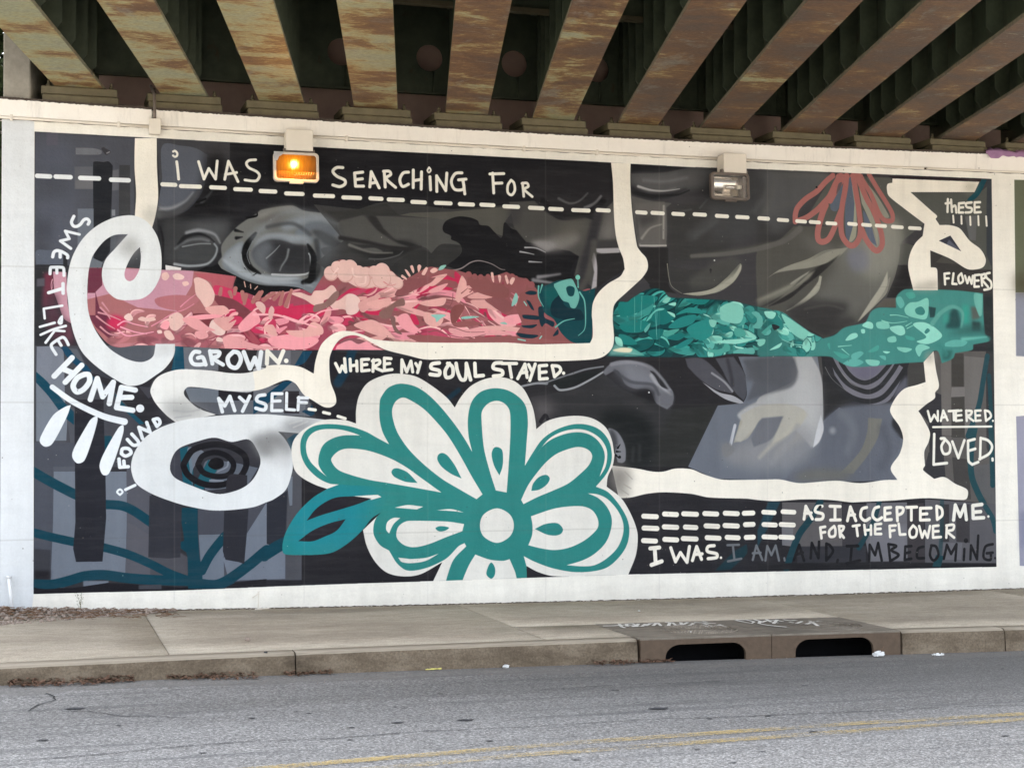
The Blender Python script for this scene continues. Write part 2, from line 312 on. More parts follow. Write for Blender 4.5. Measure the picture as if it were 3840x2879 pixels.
    P('9aa1a7','c203,238 255,285 340,309 440,309 468,322! 400,303 305,290 250,262',soft=6); S('8f969d',20,'c290,178 370,112 450,112 520,140',soft=24,a=.55,w2=8); S('3c3e41',10,'c330,150 400,140 450,170',soft=10,a=.6); P('5d6166','c440,165 500,140 535,170 520,230 480,270 470,200',soft=16,a=.7)
    P('50504e','c532,132! 602,118! 640,160 690,192 730,207! 640,200 560,192',soft=4); S('6a6966',8,'c560,200 620,220 680,222',soft=6,w2=3); S('2b2a2b',12,'c535,180 620,195 700,212 760,205',soft=8,w2=4)
    # hair folds, right part of the centre panel (view C)
    P('4c4b49','C20,570! 230,560! 340,660 460,720 650,700! 720,720! 890,560! 940,960! 740,1290! 560,1180! 600,1020! 520,975! 160,900! 60,780!',soft=6)
    P('38373a','C20,600! 140,600! 90,760! 0,760!',soft=26,a=.6); P('28272a','C20,300! 860,300! 880,520! 800,620 650,700 460,710 320,640 220,540!',soft=14)
    S('5b5b5d',22,'C430,540 520,580 600,560 670,495',soft=14,w2=10); S('67676a',34,'C650,620 730,580 780,520',soft=14,w2=20); S('17171a',46,'C300,560 400,650 560,670 700,640 800,560',soft=24)
    P('7c7977','C760,870 820,740 880,530! 900,800! 920,900! 800,880!',soft=50,a=.9); P('807d7b','C200,905 330,880 560,820 600,880 480,960 340,985!',soft=30); P('8d8b8b','C200,900! 300,895 420,920 330,985!',soft=14)
    P('636059','C440,760 640,700 650,800 560,880 400,900',soft=60,a=.7); S('353437',80,'C760,640 700,900 640,1100 640,1280',soft=40)
    P('3a393a','C740,890! 930,880! 945,960! 740,965!',soft=16); P('a5a2a5','C740,955! 935,950! 940,990! 790,995 745,985!',soft=8); P('2a292a','C745,1000! 955,990! 980,1130! 850,1210! 750,1280!')
    P('a8a4a8','C725,990 750,1100 745,1270! 700,1300! 725,1150! 705,1050!',soft=6); S('55534f',50,'C720,900 700,1060 660,1200 620,1280',soft=30,a=.7)
    S('a3a1a4',14,'C150,945 240,950 320,985/C110,980 170,990 225,1003/C185,1062 290,1068',soft=5,w2=6); S('97959a',34,'C260,1190 340,1180 440,1165/C220,1215 320,1230 390,1240',soft=20,w2=14,a=.8)
    # ================= right top panel
    P('414043','C1030,255! D0,187! D1942,268! 1945,1200! 1000,1500! C880,1658! C880,1340! 1170,1150! 1100,980! 1040,700!')
    P('4a4b4e','C1030,330! 1300,330 1500,280! 1750,300! 1700,420 1500,460 1250,490 1100,440 1030,400!',soft=30); P('222226','C1030,255! 1500,285! 1300,325 1030,335!',soft=10)
    S('8e8f92',26,'C1090,440 1180,470 1290,475 1400,450',soft=16,w2=8); S('74757a',40,'C1180,400 1290,380 1400,350',soft=40,a=.6); S('252529',60,'C1040,470 1180,520 1350,510 1480,460',soft=30,w2=20)
    P('5d5c5b','C1035,520! 1200,560 1370,580! 1320,620! 1325,940! 1090,940! 1050,700!',soft=10); S('8d8b88',26,'C1110,800 1200,740 1300,600 1310,880 1250,870 1110,920',soft=18,a=.7); P('3e3d3f','C1070,700! 1290,690! 1240,800 1120,900!',soft=40,a=.8); S('a29f9c',24,'C1110,922 1220,928 1310,920',soft=8)
    P('2b2a2b','C1090,950! 1340,950! 1345,1240! 1180,1250! 1130,1190! 1170,1100! 1140,1020!',soft=2); P('3b3b3b','C1340,620! 1700,560! 1900,900! 1700,1050! 1345,1080!',soft=30)
    P('47484a','C1720,290! 2211,300! D380,220! 300,600! 100,700! C1900,900! 1700,900! 1650,500!',soft=50,a=.9); S('555658',40,'C1560,850 1700,760 1760,700',soft=40,a=.6,w2=10); S('4d4e50',16,'C1600,620 1660,550/C1380,660 1530,630',soft=10,a=.8)
    P('61625e','D100,220! 600,225! 500,350! 300,500! 60,580 40,560 100,400!',soft=30); P('595a56','D620,240! 1100,260! 1380,640! 1180,800! 1100,700! 700,700! 400,600!',soft=10); S('6b6964',40,'D380,240 600,250',soft=30,a=.5)
    P('3a3a3a','D0,620! 350,640! 200,780 0,900!',soft=30,a=.8); P('555550','C1540,1010 1800,970 2211,900! 2211,950! 1800,1005!',soft=14,a=.7)
    P('53524e','D300,660! 700,660! 1150,600! 1180,800! 1160,1000 1060,1230 830,1455! 560,1590! 230,1380! 80,1350! 0,1330! 0,850 180,780!',soft=8)
    P('83837a','D700,860 900,700 1150,600! 1180,800 1170,960 1100,1150 1060,1230! 850,1200 700,1000!',soft=50); P('97968e','D1000,700 1150,640 1175,800 1120,980 960,1000 900,860',soft=60,a=.7); P('747784','D740,880 880,840 900,960 780,1000',soft=50,a=.8)
    P('5b5a56','D700,1000 1050,960 1100,1080 1040,1200 900,1350 700,1400 500,1250 600,1100',soft=50,a=.6)
    P('88877c','D80,1090! 250,990 420,930 560,860 740,840! 640,920 500,960 330,990 180,1020!',soft=5); P('6f6e66','D290,1130 380,1080 440,1030! 360,1150 220,1240 100,1270 0,1310! 0,1260!',soft=14); P('97968c','D270,1140 350,1080 435,1030! 330,1150!',soft=8)
    P('2d2c2c','D560,960 640,940 540,1040 400,1150 250,1270 80,1330! 230,1240 350,1160 450,1040!',soft=10); S('9b9a8e',22,'D520,1080 500,1180 440,1240 340,1310 240,1358',soft=3,w2=6,mid=26)
    P('3a3939','D240,1380! 500,1250! 700,1330 830,1455! 560,1590!',soft=30); P('9a988d','D1100,1080 1090,1150 1060,1230 830,1458! 960,1290 1040,1170!',soft=4)
    P('2b2a2b','C1340,1060! 1345,1260 1420,1330 1500,1340! 1200,1300! 1180,1260!',soft=6); P('3c3c3c','C1350,1100! 1600,1130 1900,1040! 1880,1200 1700,1320 1450,1320 1350,1240!',soft=8); P('5c5c57','C1660,1110 1800,1040 1890,1030 1935,1070 1930,1110! 1750,1250 1550,1280 1500,1220!',soft=26,a=.55)
    P('9a9a8c','C1935,1080 1940,1130 1880,1230 1750,1310 1600,1345 1455,1330! 1600,1315 1720,1280 1830,1190!',soft=3); S('7e7d73',8,'C1330,1080 1345,1200 1370,1270 1450,1325',w2=4); S('2a2a2a',12,'C1880,1185 1860,1210')
    S('c9c9c4',14,'C1721,1052'); S('19191c',20,'C1690,1130 1690,1155',w2=10)
    P('1f1f20','D1180,810 1250,805 1310,810! 1260,900! 1240,980! 1165,980! 1190,850!',soft=4,a=.2); P('50514d','D1190,820 1250,805 1310,830! 1260,900! 1240,975! 1175,975!',soft=4); P('282728','D1165,980! 1250,985! 1290,1190! 1150,1250! 1070,1250! 1140,1080!'); P('5a5650','D1050,1260! 1150,1255! 1150,1330! 980,1330!',soft=4)
    P('575955','D1270,380! 1800,385! 1760,450 1940,300! 1945,1200! 1495,1190! 1440,1000! 1440,860! 1600,930! 1890,950! 1500,640! 1480,580!'); P('3e3c3b','D1440,860! 1600,920! 1760,1020! 1945,1020! 1945,1250! 1500,1200! 1490,1010! 1440,1000!'); P('4d4b48','D1480,960! 1880,990! 1900,900! 1540,900!',soft=2)
    P('6d6e70','D1720,580! 1820,570! 1810,780! 1760,770!',soft=6,a=.8); P('46464a','D1600,560! 1720,570! 1750,760! 1600,660!',soft=10,a=.6); P('3b3d48','D1505,780! 1600,737! 1690,868!'); P('5d606f','D1590,770! 1690,868! 1560,820!',soft=6)
    P('1c4a56','D1860,270! 1905,275! 1840,400 1780,450 1740,440 1800,380!',soft=3); P('3d4248','D1905,275! 1942,275! 1945,1000! 1900,900! 1900,500!',soft=6)
    P('2c2429','D1080,245! 1860,262! 1850,290! 1120,262!')
    P('5b5b5c','b78,62 200,52 330,38! 388,52! 378,100 240,118 150,124 90,100',soft=14); S('a6a6a7',9,'b98,104 150,119 205,122 262,114',soft=5,w2=3); S('75767a',12,'b120,80 200,85 290,70',soft=14,a=.7); S('202124',13,'b80,128 150,141 250,138 300,120',soft=8,w2=4)
    P('656361','b84,172! 204,166! 210,338! 106,340! 96,240!',soft=6); S('94918d',8,'b199,182 198,310',soft=6); S('8d8a86',10,'b112,310 145,270 190,255',soft=10,w2=4); P('3c3b3d','b92,215! 190,215! 160,245 110,270!',soft=14,a=.7); S('a9a6a2',7,'b106,339 208,339',soft=4)
    S('605f5c',15,'b310,381 450,371 580,350 680,318 740,272',soft=10,w2=26); S('505153',44,'b310,300 400,235',soft=30,a=.6); S('5d5e60',24,'b560,200 610,130 620,60',soft=24,a=.5); P('56575a','b560,40! 860,50! 800,130 718,222 700,262 630,290 600,200 620,120',soft=18,a=.75)
    P('6a6a66','b742,282 900,360 1000,352 1130,270! 1138,330 1100,490 1010,590 920,620 780,600 830,500 880,400 800,375',soft=26,a=.75); P('8e8e86','b1010,330 1080,250 1130,260 1138,340 1100,440 1010,470 960,400',soft=26,a=.8); P('77798a','b930,370 1000,360 1010,430 950,440',soft=14,a=.6)
    P('8d8c82','b607,470! 680,425 780,400 850,365 935,345! 880,395 790,425 700,438 640,450',soft=4); P('807f76','b690,500 760,460 805,430! 770,475 700,510 620,545 560,560!',soft=8); P('343433','b905,372! 860,410 800,430 730,490 640,560 560,595! 680,530 760,460 830,420',soft=6); P('9f9e92','b828,458! 815,510 770,555 690,598! 760,545 800,500',soft=3)
    P('3a3939','b690,600 760,566 860,560 935,578 870,650! 800,684!',soft=16); S('4e4d4b',10,'b760,590 850,575 910,590',soft=10,a=.7); P('a3a196','b1088,440! 1085,500 1040,570 968,642! 1020,560 1060,500',soft=3)
    P('4a4a49','b330,480 400,420 480,388 505,410 500,440! 440,470 400,490',soft=14,a=.7); P('a3a296','b506,415 505,440 470,490 400,528 275,531! 390,515 440,485 480,455',soft=3)
    # red petals hanging from the top
    RD='a66d69'
    c.P('5e6876','U870,480 920,330 950,320 960,500 880,700 800,690 790,600',soft=8); P('5d6675','U1010,400 1060,230 1120,500 1150,800 1140,1050 1060,1140 1000,1040 990,700',soft=3); P('989889','U1085,350 1120,500 1150,800 1140,1050 1080,1130 1045,1120 1100,900 1120,600!',soft=4)
    P('61697a','U1240,700 1330,850 1430,1190! 1330,1110 1270,960!',soft=4); P('97978a','U1180,360! 1230,480 1310,640 1390,820 1440,1000 1440,1200! 1400,1010 1310,800 1220,600!',soft=4); P('8f8f84','U1260,290! 1400,450 1500,600 1590,760 1590,800 1530,790 1450,680 1380,500!',soft=5)
    S('4c4c49',30,'U1270,240 1400,420',w2=10,soft=6)
    S(RD,78,'U820,215 720,300 600,430 440,540 330,660 300,760 300,850',w2=80); S(RD,70,'U320,840 460,790 600,690 700,590 780,500 870,320 930,230',w2=110)
    S(RD,96,'U720,620 680,720 640,850 610,1000 620,1100 680,1130 760,1090 830,960 890,800 930,700',w2=76); S(RD,90,'U780,560 860,400 930,260',w2=120)
    S(RD,84,'U1010,215 990,400 950,620 930,850 950,1050 1040,1170 1120,1170 1190,1060 1200,900 1180,700 1140,450 1100,215'); S(RD,84,'U1150,215 1200,330 1290,540 1370,680 1440,850 1490,1020 1500,1170 1440,1250 1370,1220 1270,1080 1220,960'); S(RD,70,'U1190,215 1330,440 1400,600 1450,720 1500,800 1560,840 1640,830 1640,740 1560,590 1440,400 1320,200')
    P(RD,'U870,190! 1230,200! 1250,270 1160,310! 1100,230 1040,250 960,300 850,300!'); S('35302f',12,'U1055,190 1052,230/U880,185 850,215',w2=4); P('4b4f55','U900,330 945,310 930,380 870,470',a=.7,soft=8)
    # ================= right lower panel (face upside down, fabric)
    P('2a292c','G0,770! 700,770! 1000,740! 2211,740! 2211,1658! 880,1658! 245,1345! 0,930!')
    P('343436','G200,1080! 500,1020 800,880! 960,1020! 1380,1180! 1750,1150! 1500,1658! 880,1658! 245,1345!',soft=10); P('5c585a','G200,1085! 330,1090! 420,1180 340,1240 245,1345!',soft=50,a=.9); S('232226',30,'G280,1280 320,1230 350,1290',soft=10)
    P('2f302f','G1380,1180! 1750,1150! 1505,1658! 1200,1658! 1250,1400!',soft=30)
    S('8b8d92',16,'G120,990 240,965 330,965',soft=5,w2=22); S('7b7d82',20,'G330,960 500,900 650,850 800,825',soft=8,w2=12); P('232627','G340,960! 500,905! 780,850 700,920 560,980 430,1020!',soft=10); S('96989c',20,'G395,985 440,1020 560,1000 700,930 800,870',soft=6,w2=14)
    P('6f7077','G800,870 880,790 1000,775 1120,800 1200,850 1280,950 1370,1020 1385,1080 1375,1140! 1330,1180! 1240,1130 1180,1020 1060,1010 980,970 920,860 820,900!',soft=8); P('7b7d85','G900,840 1050,830 1180,890 1240,960 1200,1010 1060,1000 980,960',soft=40,a=.8)
    P('3f3f44','G940,860 1000,960 1100,1010 900,1010 820,930',soft=40,a=.5)
    S('9a9ba0',34,'G1200,900 1240,960 1300,1010 1360,1060',soft=20,w2=18); P('2c2c2f','G1190,860 1300,920 1350,1010 1280,990 1230,910',soft=10); P('222225','G1060,1050 1150,1010 1200,1020 1230,1060 1220,1130 1150,1100',soft=30); S('d5d5d5',14,'G1178,1040',soft=3); P('66676d','G1230,1050 1370,1050 1378,1130 1330,1175 1260,1120',soft=14,a=.8)
    P('1f2223','G780,1220 900,1180 1080,1200 1200,1290 1230,1500 1200,1658! 1000,1658! 990,1500 860,1340 780,1300',soft=40); P('7d7e84','G840,1345 920,1370 980,1480 985,1600 960,1625 920,1620! 890,1500!',soft=8); P('3e3f43','G850,1350 900,1380 920,1480 890,1540!',soft=14,a=.9); S('111216',16,'G920,1500 940,1470/G910,1530 945,1530/G905,1560 930,1585',w2=5); S('111216',24,'G935,1575'); S('444546',30,'G1100,1480 1100,1600/G1050,1500 1040,1600',soft=24,a=.4)
    P('505057','G1480,760! 1620,760 1760,880 1880,1020 1870,1050! 1720,1010 1600,930 1500,830!',soft=6); S('8a8b91',18,'G1700,880 1800,950 1870,1030',soft=10); P('9fa0a6','G1620,955! 1760,1040 1880,1070 1965,1125 1940,1135 1820,1100 1720,1040!',soft=4)
    P('4f5057','G1730,760! 1880,745! 1980,900 1990,1050 1965,1110! 1900,1050! 1840,960 1790,860!',soft=6); S('3a3a40',30,'G1830,770 1860,900 1870,980',soft=20,a=.8); S('2d2d30',16,'G1990,1090 1995,950 1960,830',soft=8)
    P('6b707a','G1750,1150! 1960,1130! 1990,1060 1980,900! 1920,745! H500,745! 545,1100! H1210,1430! L1160,438! 350,465! K2211,548! 1950,540! 1725,440!')
    P('5b5d63','G1980,770! H250,780! 330,860 280,960 150,1010 0,950! G1990,940!',soft=20); P('72757e','H0,960 180,1000 0,1080!',soft=40,a=.8)
    P('54565b','H0,760! 300,760 330,870 250,950 100,960 0,900!',soft=20); P('a4a5a5','H290,745! 450,745! 520,880 545,1050 540,1250 500,1420! 420,1300 200,1240 0,1270! 0,1100 150,1020 280,960 340,870!',soft=10); P('b2b2b2','H350,760 450,760 520,900 535,1080 440,1060 330,1000 310,860',soft=50,a=.8)
    P('9e9b92','H0,1150 200,1140 400,1180 480,1250 300,1240 100,1235 0,1270!',soft=30); P('a5a297','H200,1240! 330,1230 300,1320 200,1420 90,1470! 140,1350!',soft=14); P('a19e93','G2211,1130! 1960,1200 1940,1260 1900,1400 1880,1460! 2000,1420 2100,1260 2211,1230!',soft=6); P('a29e92','H420,1250 520,1250 480,1380 300,1480 120,1620! 160,1500 300,1380!',soft=26,a=.8)
    P('7b7b7c','G1780,1450 1900,1480 2100,1430 2211,1500! 2100,1600 1900,1620 1770,1560',soft=30,a=.5); S('aeb0b6',26,'G1890,1320 1870,1400 1855,1470',soft=8); P('6c7079','G1750,1500 1850,1470 1900,1500 1800,1560',soft=20,a=.9); P('b5b6bc','H510,1230! 535,1320 510,1420 440,1490! 470,1370!',soft=6)
    P('6a6862','H930,1258! 1030,1255! 1000,1400 920,1560 800,1658! L720,300! L600,420! 800,340 L860,180!'  ,soft=8); P('6a6862','L870,0! 1010,0! 960,160 900,250 800,380! 600,440! 720,300 830,180!',soft=10); P('62645f','L400,400 700,300 860,340 860,430 500,450!',soft=50,a=.8); P('717781','L860,60 1000,200 1100,60! 1150,200! 1050,350! 850,380!',soft=50,a=.4); S('83858a',40,'H620,1350',soft=30); S('777a80',30,'H620,1350 625,1500',soft=30,a=.5)
    P('2f2f31','H500,745! 540,900! 545,1280! 700,1150 800,1120! 600,900!',soft=5); P('5b5e68','H560,1280 700,1160 850,1140 1100,1120! 1000,1260! 700,1300!',soft=30,a=.9)
    P('75747d','H600,745! 1100,760! 1230,850! 1100,1100 950,1140 780,1080 640,900!',soft=3); P('65617a','H740,830! 1050,810! 980,900 880,930 800,900!',soft=20,a=.5)
    S('2f3033',44,'H530,745 560,860 650,980 780,1080 920,1115 1040,1080 1140,970 1220,850'); S('313235',42,'H600,745 660,860 740,960 850,1020 930,1035 1020,990 1110,880 1160,800'); S('313235',40,'H690,790 750,880 820,940 900,960 990,920 1060,850 1100,800')
    S('8a8989',7,'H560,830 620,930 740,1030/H700,880 780,970 860,1000',w2=3,a=.7); P('4c4b4b','H500,745! 530,745! 545,890! 530,895!'); P('454443','H1245,840! 1260,790! 1378,800! 1395,955! 1300,990! 1240,1000!'); P('6b6c78','H1150,1000! 1240,900! 1245,1010! 1120,1100!',soft=14,a=.8)
    P('646872','a960,240 1010,200 1080,187 1170,180! 1235,150! 1180,240 1212,300 1180,370 1195,425! 840,425! 900,335 945,310',soft=10)
    P('a8a9aa','a880,28! 922,30 955,120 962,230 950,300 925,320! 900,290 870,262 820,250 760,225 700,232! 690,215 720,190 800,152 860,120 885,80',soft=7); P('b6b6b7','a900,60 940,110 950,200 930,250 880,220 870,150',soft=22,a=.6)
    P('8f9093','a640,352 700,300 860,250 940,290 920,350 860,385 770,395 690,378',soft=24,a=.75); P('aaa8a0','a700,217! 760,187 850,182 905,205 885,255 800,308! 832,222! 768,227 742,262 700,302! 682,292 705,240',soft=5); P('6e7077','a768,226! 836,220! 800,290 742,318! 735,285',soft=5)
    S('aeaba0',26,'a900,215 860,262 800,310 760,350',soft=14,a=.7,w2=8); S('8e9094',16,'a880,250 840,320 800,370',soft=14,a=.6); S('b9bbc2',9,'a682,248 676,280 670,312',soft=4,w2=4); P('c4c5c9','a955,215! 964,260 950,300 930,320! 940,270',soft=3)
    P('57595f','a705,42! 872,34! 882,90 860,128 780,150 718,172! 742,100',soft=10,a=.8); P('7a7a7b','a640,315 665,305 680,330 650,350',soft=6,a=.7)
    P('767570','a1105,225! 1150,228! 1135,290 1100,350 1058,402! 1015,402! 1080,330 1102,270',soft=4); P('6c6c69','a880,405 930,388 1010,390 1060,400 1020,425! 870,425!',soft=12); S('7e8288',30,'a1020,210 1060,260 1040,330',soft=24,a=.35); S('90939a',22,'a992,265',soft=14); S('54575f',30,'a1150,260 1170,320 1150,380',soft=24,a=.5)
    S('4b4c52',10,'a300,75 350,110 420,120 440,150',soft=8,a=.8); S('8d8e95',12,'a290,55 350,48 410,62 450,100 475,135',soft=8,a=.8,w2=8)
    # right column behind the words
    P('5e5b59','H1470,700! 1900,700! 1955,700! 1965,1658! L1975,1160! 1400,1170! 1380,400! H1395,1400! 1340,1195!'); P('454340','H1610,720! 1710,720! 1710,995! 1610,990!'); P('474542','H1605,1080! 1718,1075! 1720,1415! 1605,1415!'); P('6d6966','H1520,800! 1605,770! 1610,1400! 1530,1390!'); P('706d6b','H1715,740! 1895,755! 1850,1050! 1760,1380! 1720,1400!',soft=2)
    P('37363a','H1470,1040! 1525,1060! 1530,1640! 1430,1640! 1420,1290! 1335,1195!',soft=2); P('7a7674','H1610,1000! 1720,995! 1720,1075! 1605,1080!'); P('3a3a3c','H1895,700! 1960,700! 1965,1658! 1900,1500!',soft=3)
    S('274a52',50,'H1905,740 1870,950 1840,1130 1790,1280 1745,1400'); S('26474f',40,'H1920,900 1935,1200 1945,1500'); P('66625f','L1515,80! 1610,80! 1615,260! 1540,250!',soft=3); P('474544','L1615,250! 1750,270! 1770,600! 1640,600!'); P('3a3a3d','L1420,210! 1545,230! 1560,420! 1465,428! 1380,358!'); P('5f5f60','L1780,330! 1930,300! 1970,480! 1975,760! 1900,600! 1780,480!',soft=3)
    S('264b52',60,'L1800,10 1770,200 1775,400 1830,550 1900,680 1960,820'); S('26484f',50,'L1935,10 1945,250 1950,480'); P('494746','L1550,420! 1640,470! 1745,440! 1750,480 1740,540! 1640,480!')
    # bottom right strip
    P('2a292d','K1170,700! 1380,665! 1520,652! 1900,695! 2211,705! L150,615! 380,600! 780,625! 1120,610! 1430,590! 1970,640! 1982,1158! 1000,1180! K1225,1332! 1308,1050!')
    P('2e2e33','K1900,700! 2211,710! 2211,1300! 1950,1310! 1900,1200!',soft=20,a=.6)
    P('25404b','L90,620! 190,620! 80,850! 0,1000! 0,860!',soft=6); P('5f5c5d','L205,625! 700,625! 705,990! 360,995! 205,960!',soft=2); P('6f6e72','L200,800! 300,790! 290,990! 205,980!',soft=3); P('403e42','L705,640! 910,640! 905,960! 705,985!',soft=2)
    P('68676c','L905,630! 1240,625! 1250,1110! 930,1115! 900,960!',soft=2); P('7b7a80','L930,900! 1240,800! 1240,1110! 950,1110!',soft=20,a=.6); P('3e3b3e','L1240,640! 1380,630! 1390,1140! 1245,1120!',soft=2); P('5b5a5e','L1390,600! 1980,640! 1980,1130! 1390,1130!',soft=2); P('3b393c','L1510,640! 1590,640! 1590,950! 1520,950!',soft=2); P('3f3d40','L1645,650! 1760,640! 1760,960! 1650,950!',soft=2); P('69686d','L1540,960! 1700,960! 1690,1100! 1545,1100!',soft=4)
    P('36363b','L330,990! 900,985! 900,1170! 330,1180!',soft=8); S('1f4049',60,'L520,620 440,760 350,880 290,1020 240,1170'); S('234149',46,'L1010,615 970,760 910,880 840,1000',soft=3); S('24434a',40,'L1530,600 1525,900 1500,1150',soft=4,a=.6); S('264a52',50,'L1890,660 1950,760 1975,860'); P('1c3e46','K1950,1300! 2100,1150 2211,1080! 2211,1160 2080,1290!',soft=8,a=.8)
    P('242427','L0,1130! 1000,1120! 1980,1130! 1982,1158! 0,1184!',soft=6); P('1f4249','L1450,1158! 1480,1060! 1545,1070! 1520,1158!',soft=4)
    # ---------------- flower band, pink
    petals(c)
    # ================= white ribbons
    P(CR,'A1118,262! 1115,500 1128,720 1118,905! 1260,1010! 1290,900 1312,750 1302,500 1300,262!')
    P('8d8d88','A1200,900 1290,830 1310,860! 1260,1005! 1180,930!',soft=50,a=.6)
    P(CW,'A1118,905 1200,940 1260,1000 1310,1090 1338,1220 1335,1380 1290,1490 1230,1560 1150,1598 980,1598 890,1530 850,1440 848,1350 880,1260 960,1170 1060,1058! 950,1065 870,1110 800,1190 760,1260 733,1380 E723,250 740,400 800,540 900,670 1020,750 1120,785 1200,785 1270,740 1290,640! 1450,640! 1450,700 1430,760 1370,840 1290,900 1180,970 1080,988 1000,960 830,850 690,720 620,580 580,420 560,250 A553,1500 570,1350 610,1220 690,1090 800,990 930,925 1040,902 | A1160,1165! 1168,1250 1155,1350 1115,1425 1075,1447 1040,1425 1033,1375 1065,1290 1110,1215')
    P('a5a5a4','A975,1180 1060,1070 1130,1130 1150,1180 1090,1230 1030,1240',soft=50,a=.7); P('8a8a89','A1030,1160 1100,1110 1140,1170 1090,1230',soft=50,a=.5); P('b7b8b8','E1300,645! 1450,645! 1440,700 1300,720!',soft=40,a=.7)
    ribbon='E1250,1010 1290,930 1370,880 1500,850 1750,860 1900,880 2040,880 2200,840 F110,820 250,812 390,830 500,885! 515,780 560,650 640,570 720,535 800,535 900,560 1000,600 1200,620 1600,630 2100,628 G200,642 400,640 690,632! 712,580 710,450 705,400 715,300 760,215 840,140 940,80 C978,1125! 965,1040 930,950 905,850 890,700 880,400 865,243! 1027,250! 1025,400 1040,650 1080,930 1110,980 1160,1040 1170,1120 1130,1190 1080,1240 G980,225 910,290 885,340 880,450 890,600 870,680 800,745 700,770 300,785 0,772 F1700,765 1500,770 1400,765 1300,740 1100,690 1000,640 900,585 830,568 760,580 700,620 650,700 630,780 640,950 680,1060 685,1130 640,1165 580,1160 480,1100 440,1080 400,1040 350,970 290,940 230,950 100,1005 0,1028 E1900,1030 1700,1005 1560,997 1525,1035 1540,1080 1640,1170 1790,1225! 1460,1290! 1380,1230 1290,1130 1250,1050'
    P(CR,ribbon)
    P(CW,'E1250,1010 1290,930 1370,880 1500,850 1750,860 1900,880 2040,880 2200,840 F0,850 0,1028 E1900,1030 1700,1005 1560,997 1525,1035 1540,1080 1640,1170 1790,1225! 1460,1290! 1380,1230 1290,1130 1250,1050',a=.7)
    P('8b8c8c','E1350,1140 1540,1100 1680,1180 1790,1225! 1460,1285! 1400,1230',soft=50,a=.6); S('a9aaaa',14,'E1440,1190 1560,1200 1660,1180/E1450,1250 1580,1230',soft=10,a=.7)
    P(CW,'I1460,70 1600,40 1900,10 2211,5 F160,1225 400,1245 600,1268! 855,1300! 700,1420! J275,385! 95,370! 150,430 200,520 215,620 212,700 160,850 60,930 0,955 I2100,775 1900,800 1740,800 1550,765 1400,720 1250,660 1130,580 1090,480 1090,400 1120,310 1200,200 1320,120 | I1410,450 1440,340 1500,280 1640,230 1780,200 1920,235 2060,215 2130,300 2160,400 2120,510 2050,590 1950,640 1800,665 1600,600 1450,530')
    hole='I1410,450 1440,340 1500,280 1640,230 1780,200 1920,235 2060,215 2130,300 2160,400 2120,510 2050,590 1950,640 1800,665 1600,600 1450,530'
    c.clip=c.mask(hole)
    P('35353b','I1380,180! 2200,180! 2200,700! 1380,700!'); P('3e3f48','I1400,200! 1560,250! 1560,640! 1400,640!'); P('155261','I1490,290! 1560,270! 1600,450 1600,620! 1520,600!'); P('79808c','I1560,280 1700,330 1600,460 1600,640! 1570,440!',a=.8); P('686f7b','I1700,400 1900,400 2140,450! 2050,600! 1700,640!',a=.8); P('1a5562','I1730,380! 1800,470! 1680,640! 1600,610!')
    S('17171c',46,'I1530,400 1600,300 1760,255 1900,270 2020,340 2040,430 1980,530 1830,590 1680,580 1560,510 1520,430 1530,400'); S('17171c',42,'I1640,420 1680,350 1780,320 1880,350 1935,420 1900,500 1800,520 1690,490 1640,420'); P('141418','I1725,420 1750,380 1800,365 1850,390 1850,440 1790,465 1740,445'); S('7f8590',14,'I1740,552 1850,556/I1890,400 1880,440 1800,480',w2=8); P('2d2c33','I1900,510 2050,510! 2050,600! 1870,650!')
    c.clip=None
    P('6f7072','I2080,215 2211,170 F150,1370 250,1400 300,1480 310,1560! F50,1560 20,1480 I2150,330!',soft=36,a=.75); P('8b8b8a','F20,1420 200,1390 270,1450 300,1560 60,1560',soft=60,a=.6); P('77777a','F300,1290 560,1270 400,1380! 200,1365! 250,1330',soft=50,a=.9); S('c9c9c6',10,'F330,1330 450,1280/F300,1300 400,1270',soft=10,a=.5)
    P('c9cacb','J60,500 200,540 215,640 180,700 50,640',soft=40,a=.6)
    # lower right ribbon
    P(CR,'K1090,430! 1300,455 1430,480 1520,480 1620,455 1750,460 1850,500 2000,545 2211,548 L80,435 190,435 350,465 650,445 850,465 1050,440 1160,438! 1105,340 1180,220 1208,100 1180,0 H1120,1240 1100,1180 1150,1080 1220,1010 1320,980 1395,955! 1378,790! 1460,700! 1480,850 1505,970 1500,1010 1475,1040 1470,1090 1400,1140 1335,1195! 1370,1250 1430,1370 1420,1450 1385,1530 1390,1650 L1390,320 1375,358 1465,430! 1550,415 1640,470 1740,520 1738,590 1700,605 1430,590 1300,595 1120,610 850,622 780,625 600,605 380,600 150,615 0,605 K2211,705 1900,695 1750,665 1520,652 1380,665 1250,695 1150,700!')
    P('7c7873','K1060,430! 1180,440 1260,520 1200,600 1240,680 1160,690 1060,600!',soft=50,a=.85); S('9b968f',10,'K1200,480 1260,540/K1150,560 1250,620/K1130,600 1230,670',soft=8,a=.6); P('a29c92','H1390,720 1460,700! 1465,780 1400,800!',soft=30,a=.6)
    P(CR,'D1120,265! 1840,293! 1800,378! 1270,378! 1440,530 1490,575 1478,600! 1510,650! 1600,652 1680,680 1760,780 1850,850 1893,930 1880,990 1830,1015 1740,1015 1600,930 1433,860! 1437,1000! 1480,1005 1492,1030 1495,1190! 1293,1190! 1250,1000 1265,890 1310,800 1370,740! 1385,640! 1200,500 1090,410 1073,350 1080,310 1118,300! | D1505,780! 1600,737! 1690,868!')
    P('a7a191','D1700,370! 1740,300 1830,300! 1795,372!',soft=40,a=.7); P('a39d92','D1290,1150! 1480,1110 1492,1188! 1295,1188!',soft=36,a=.7)
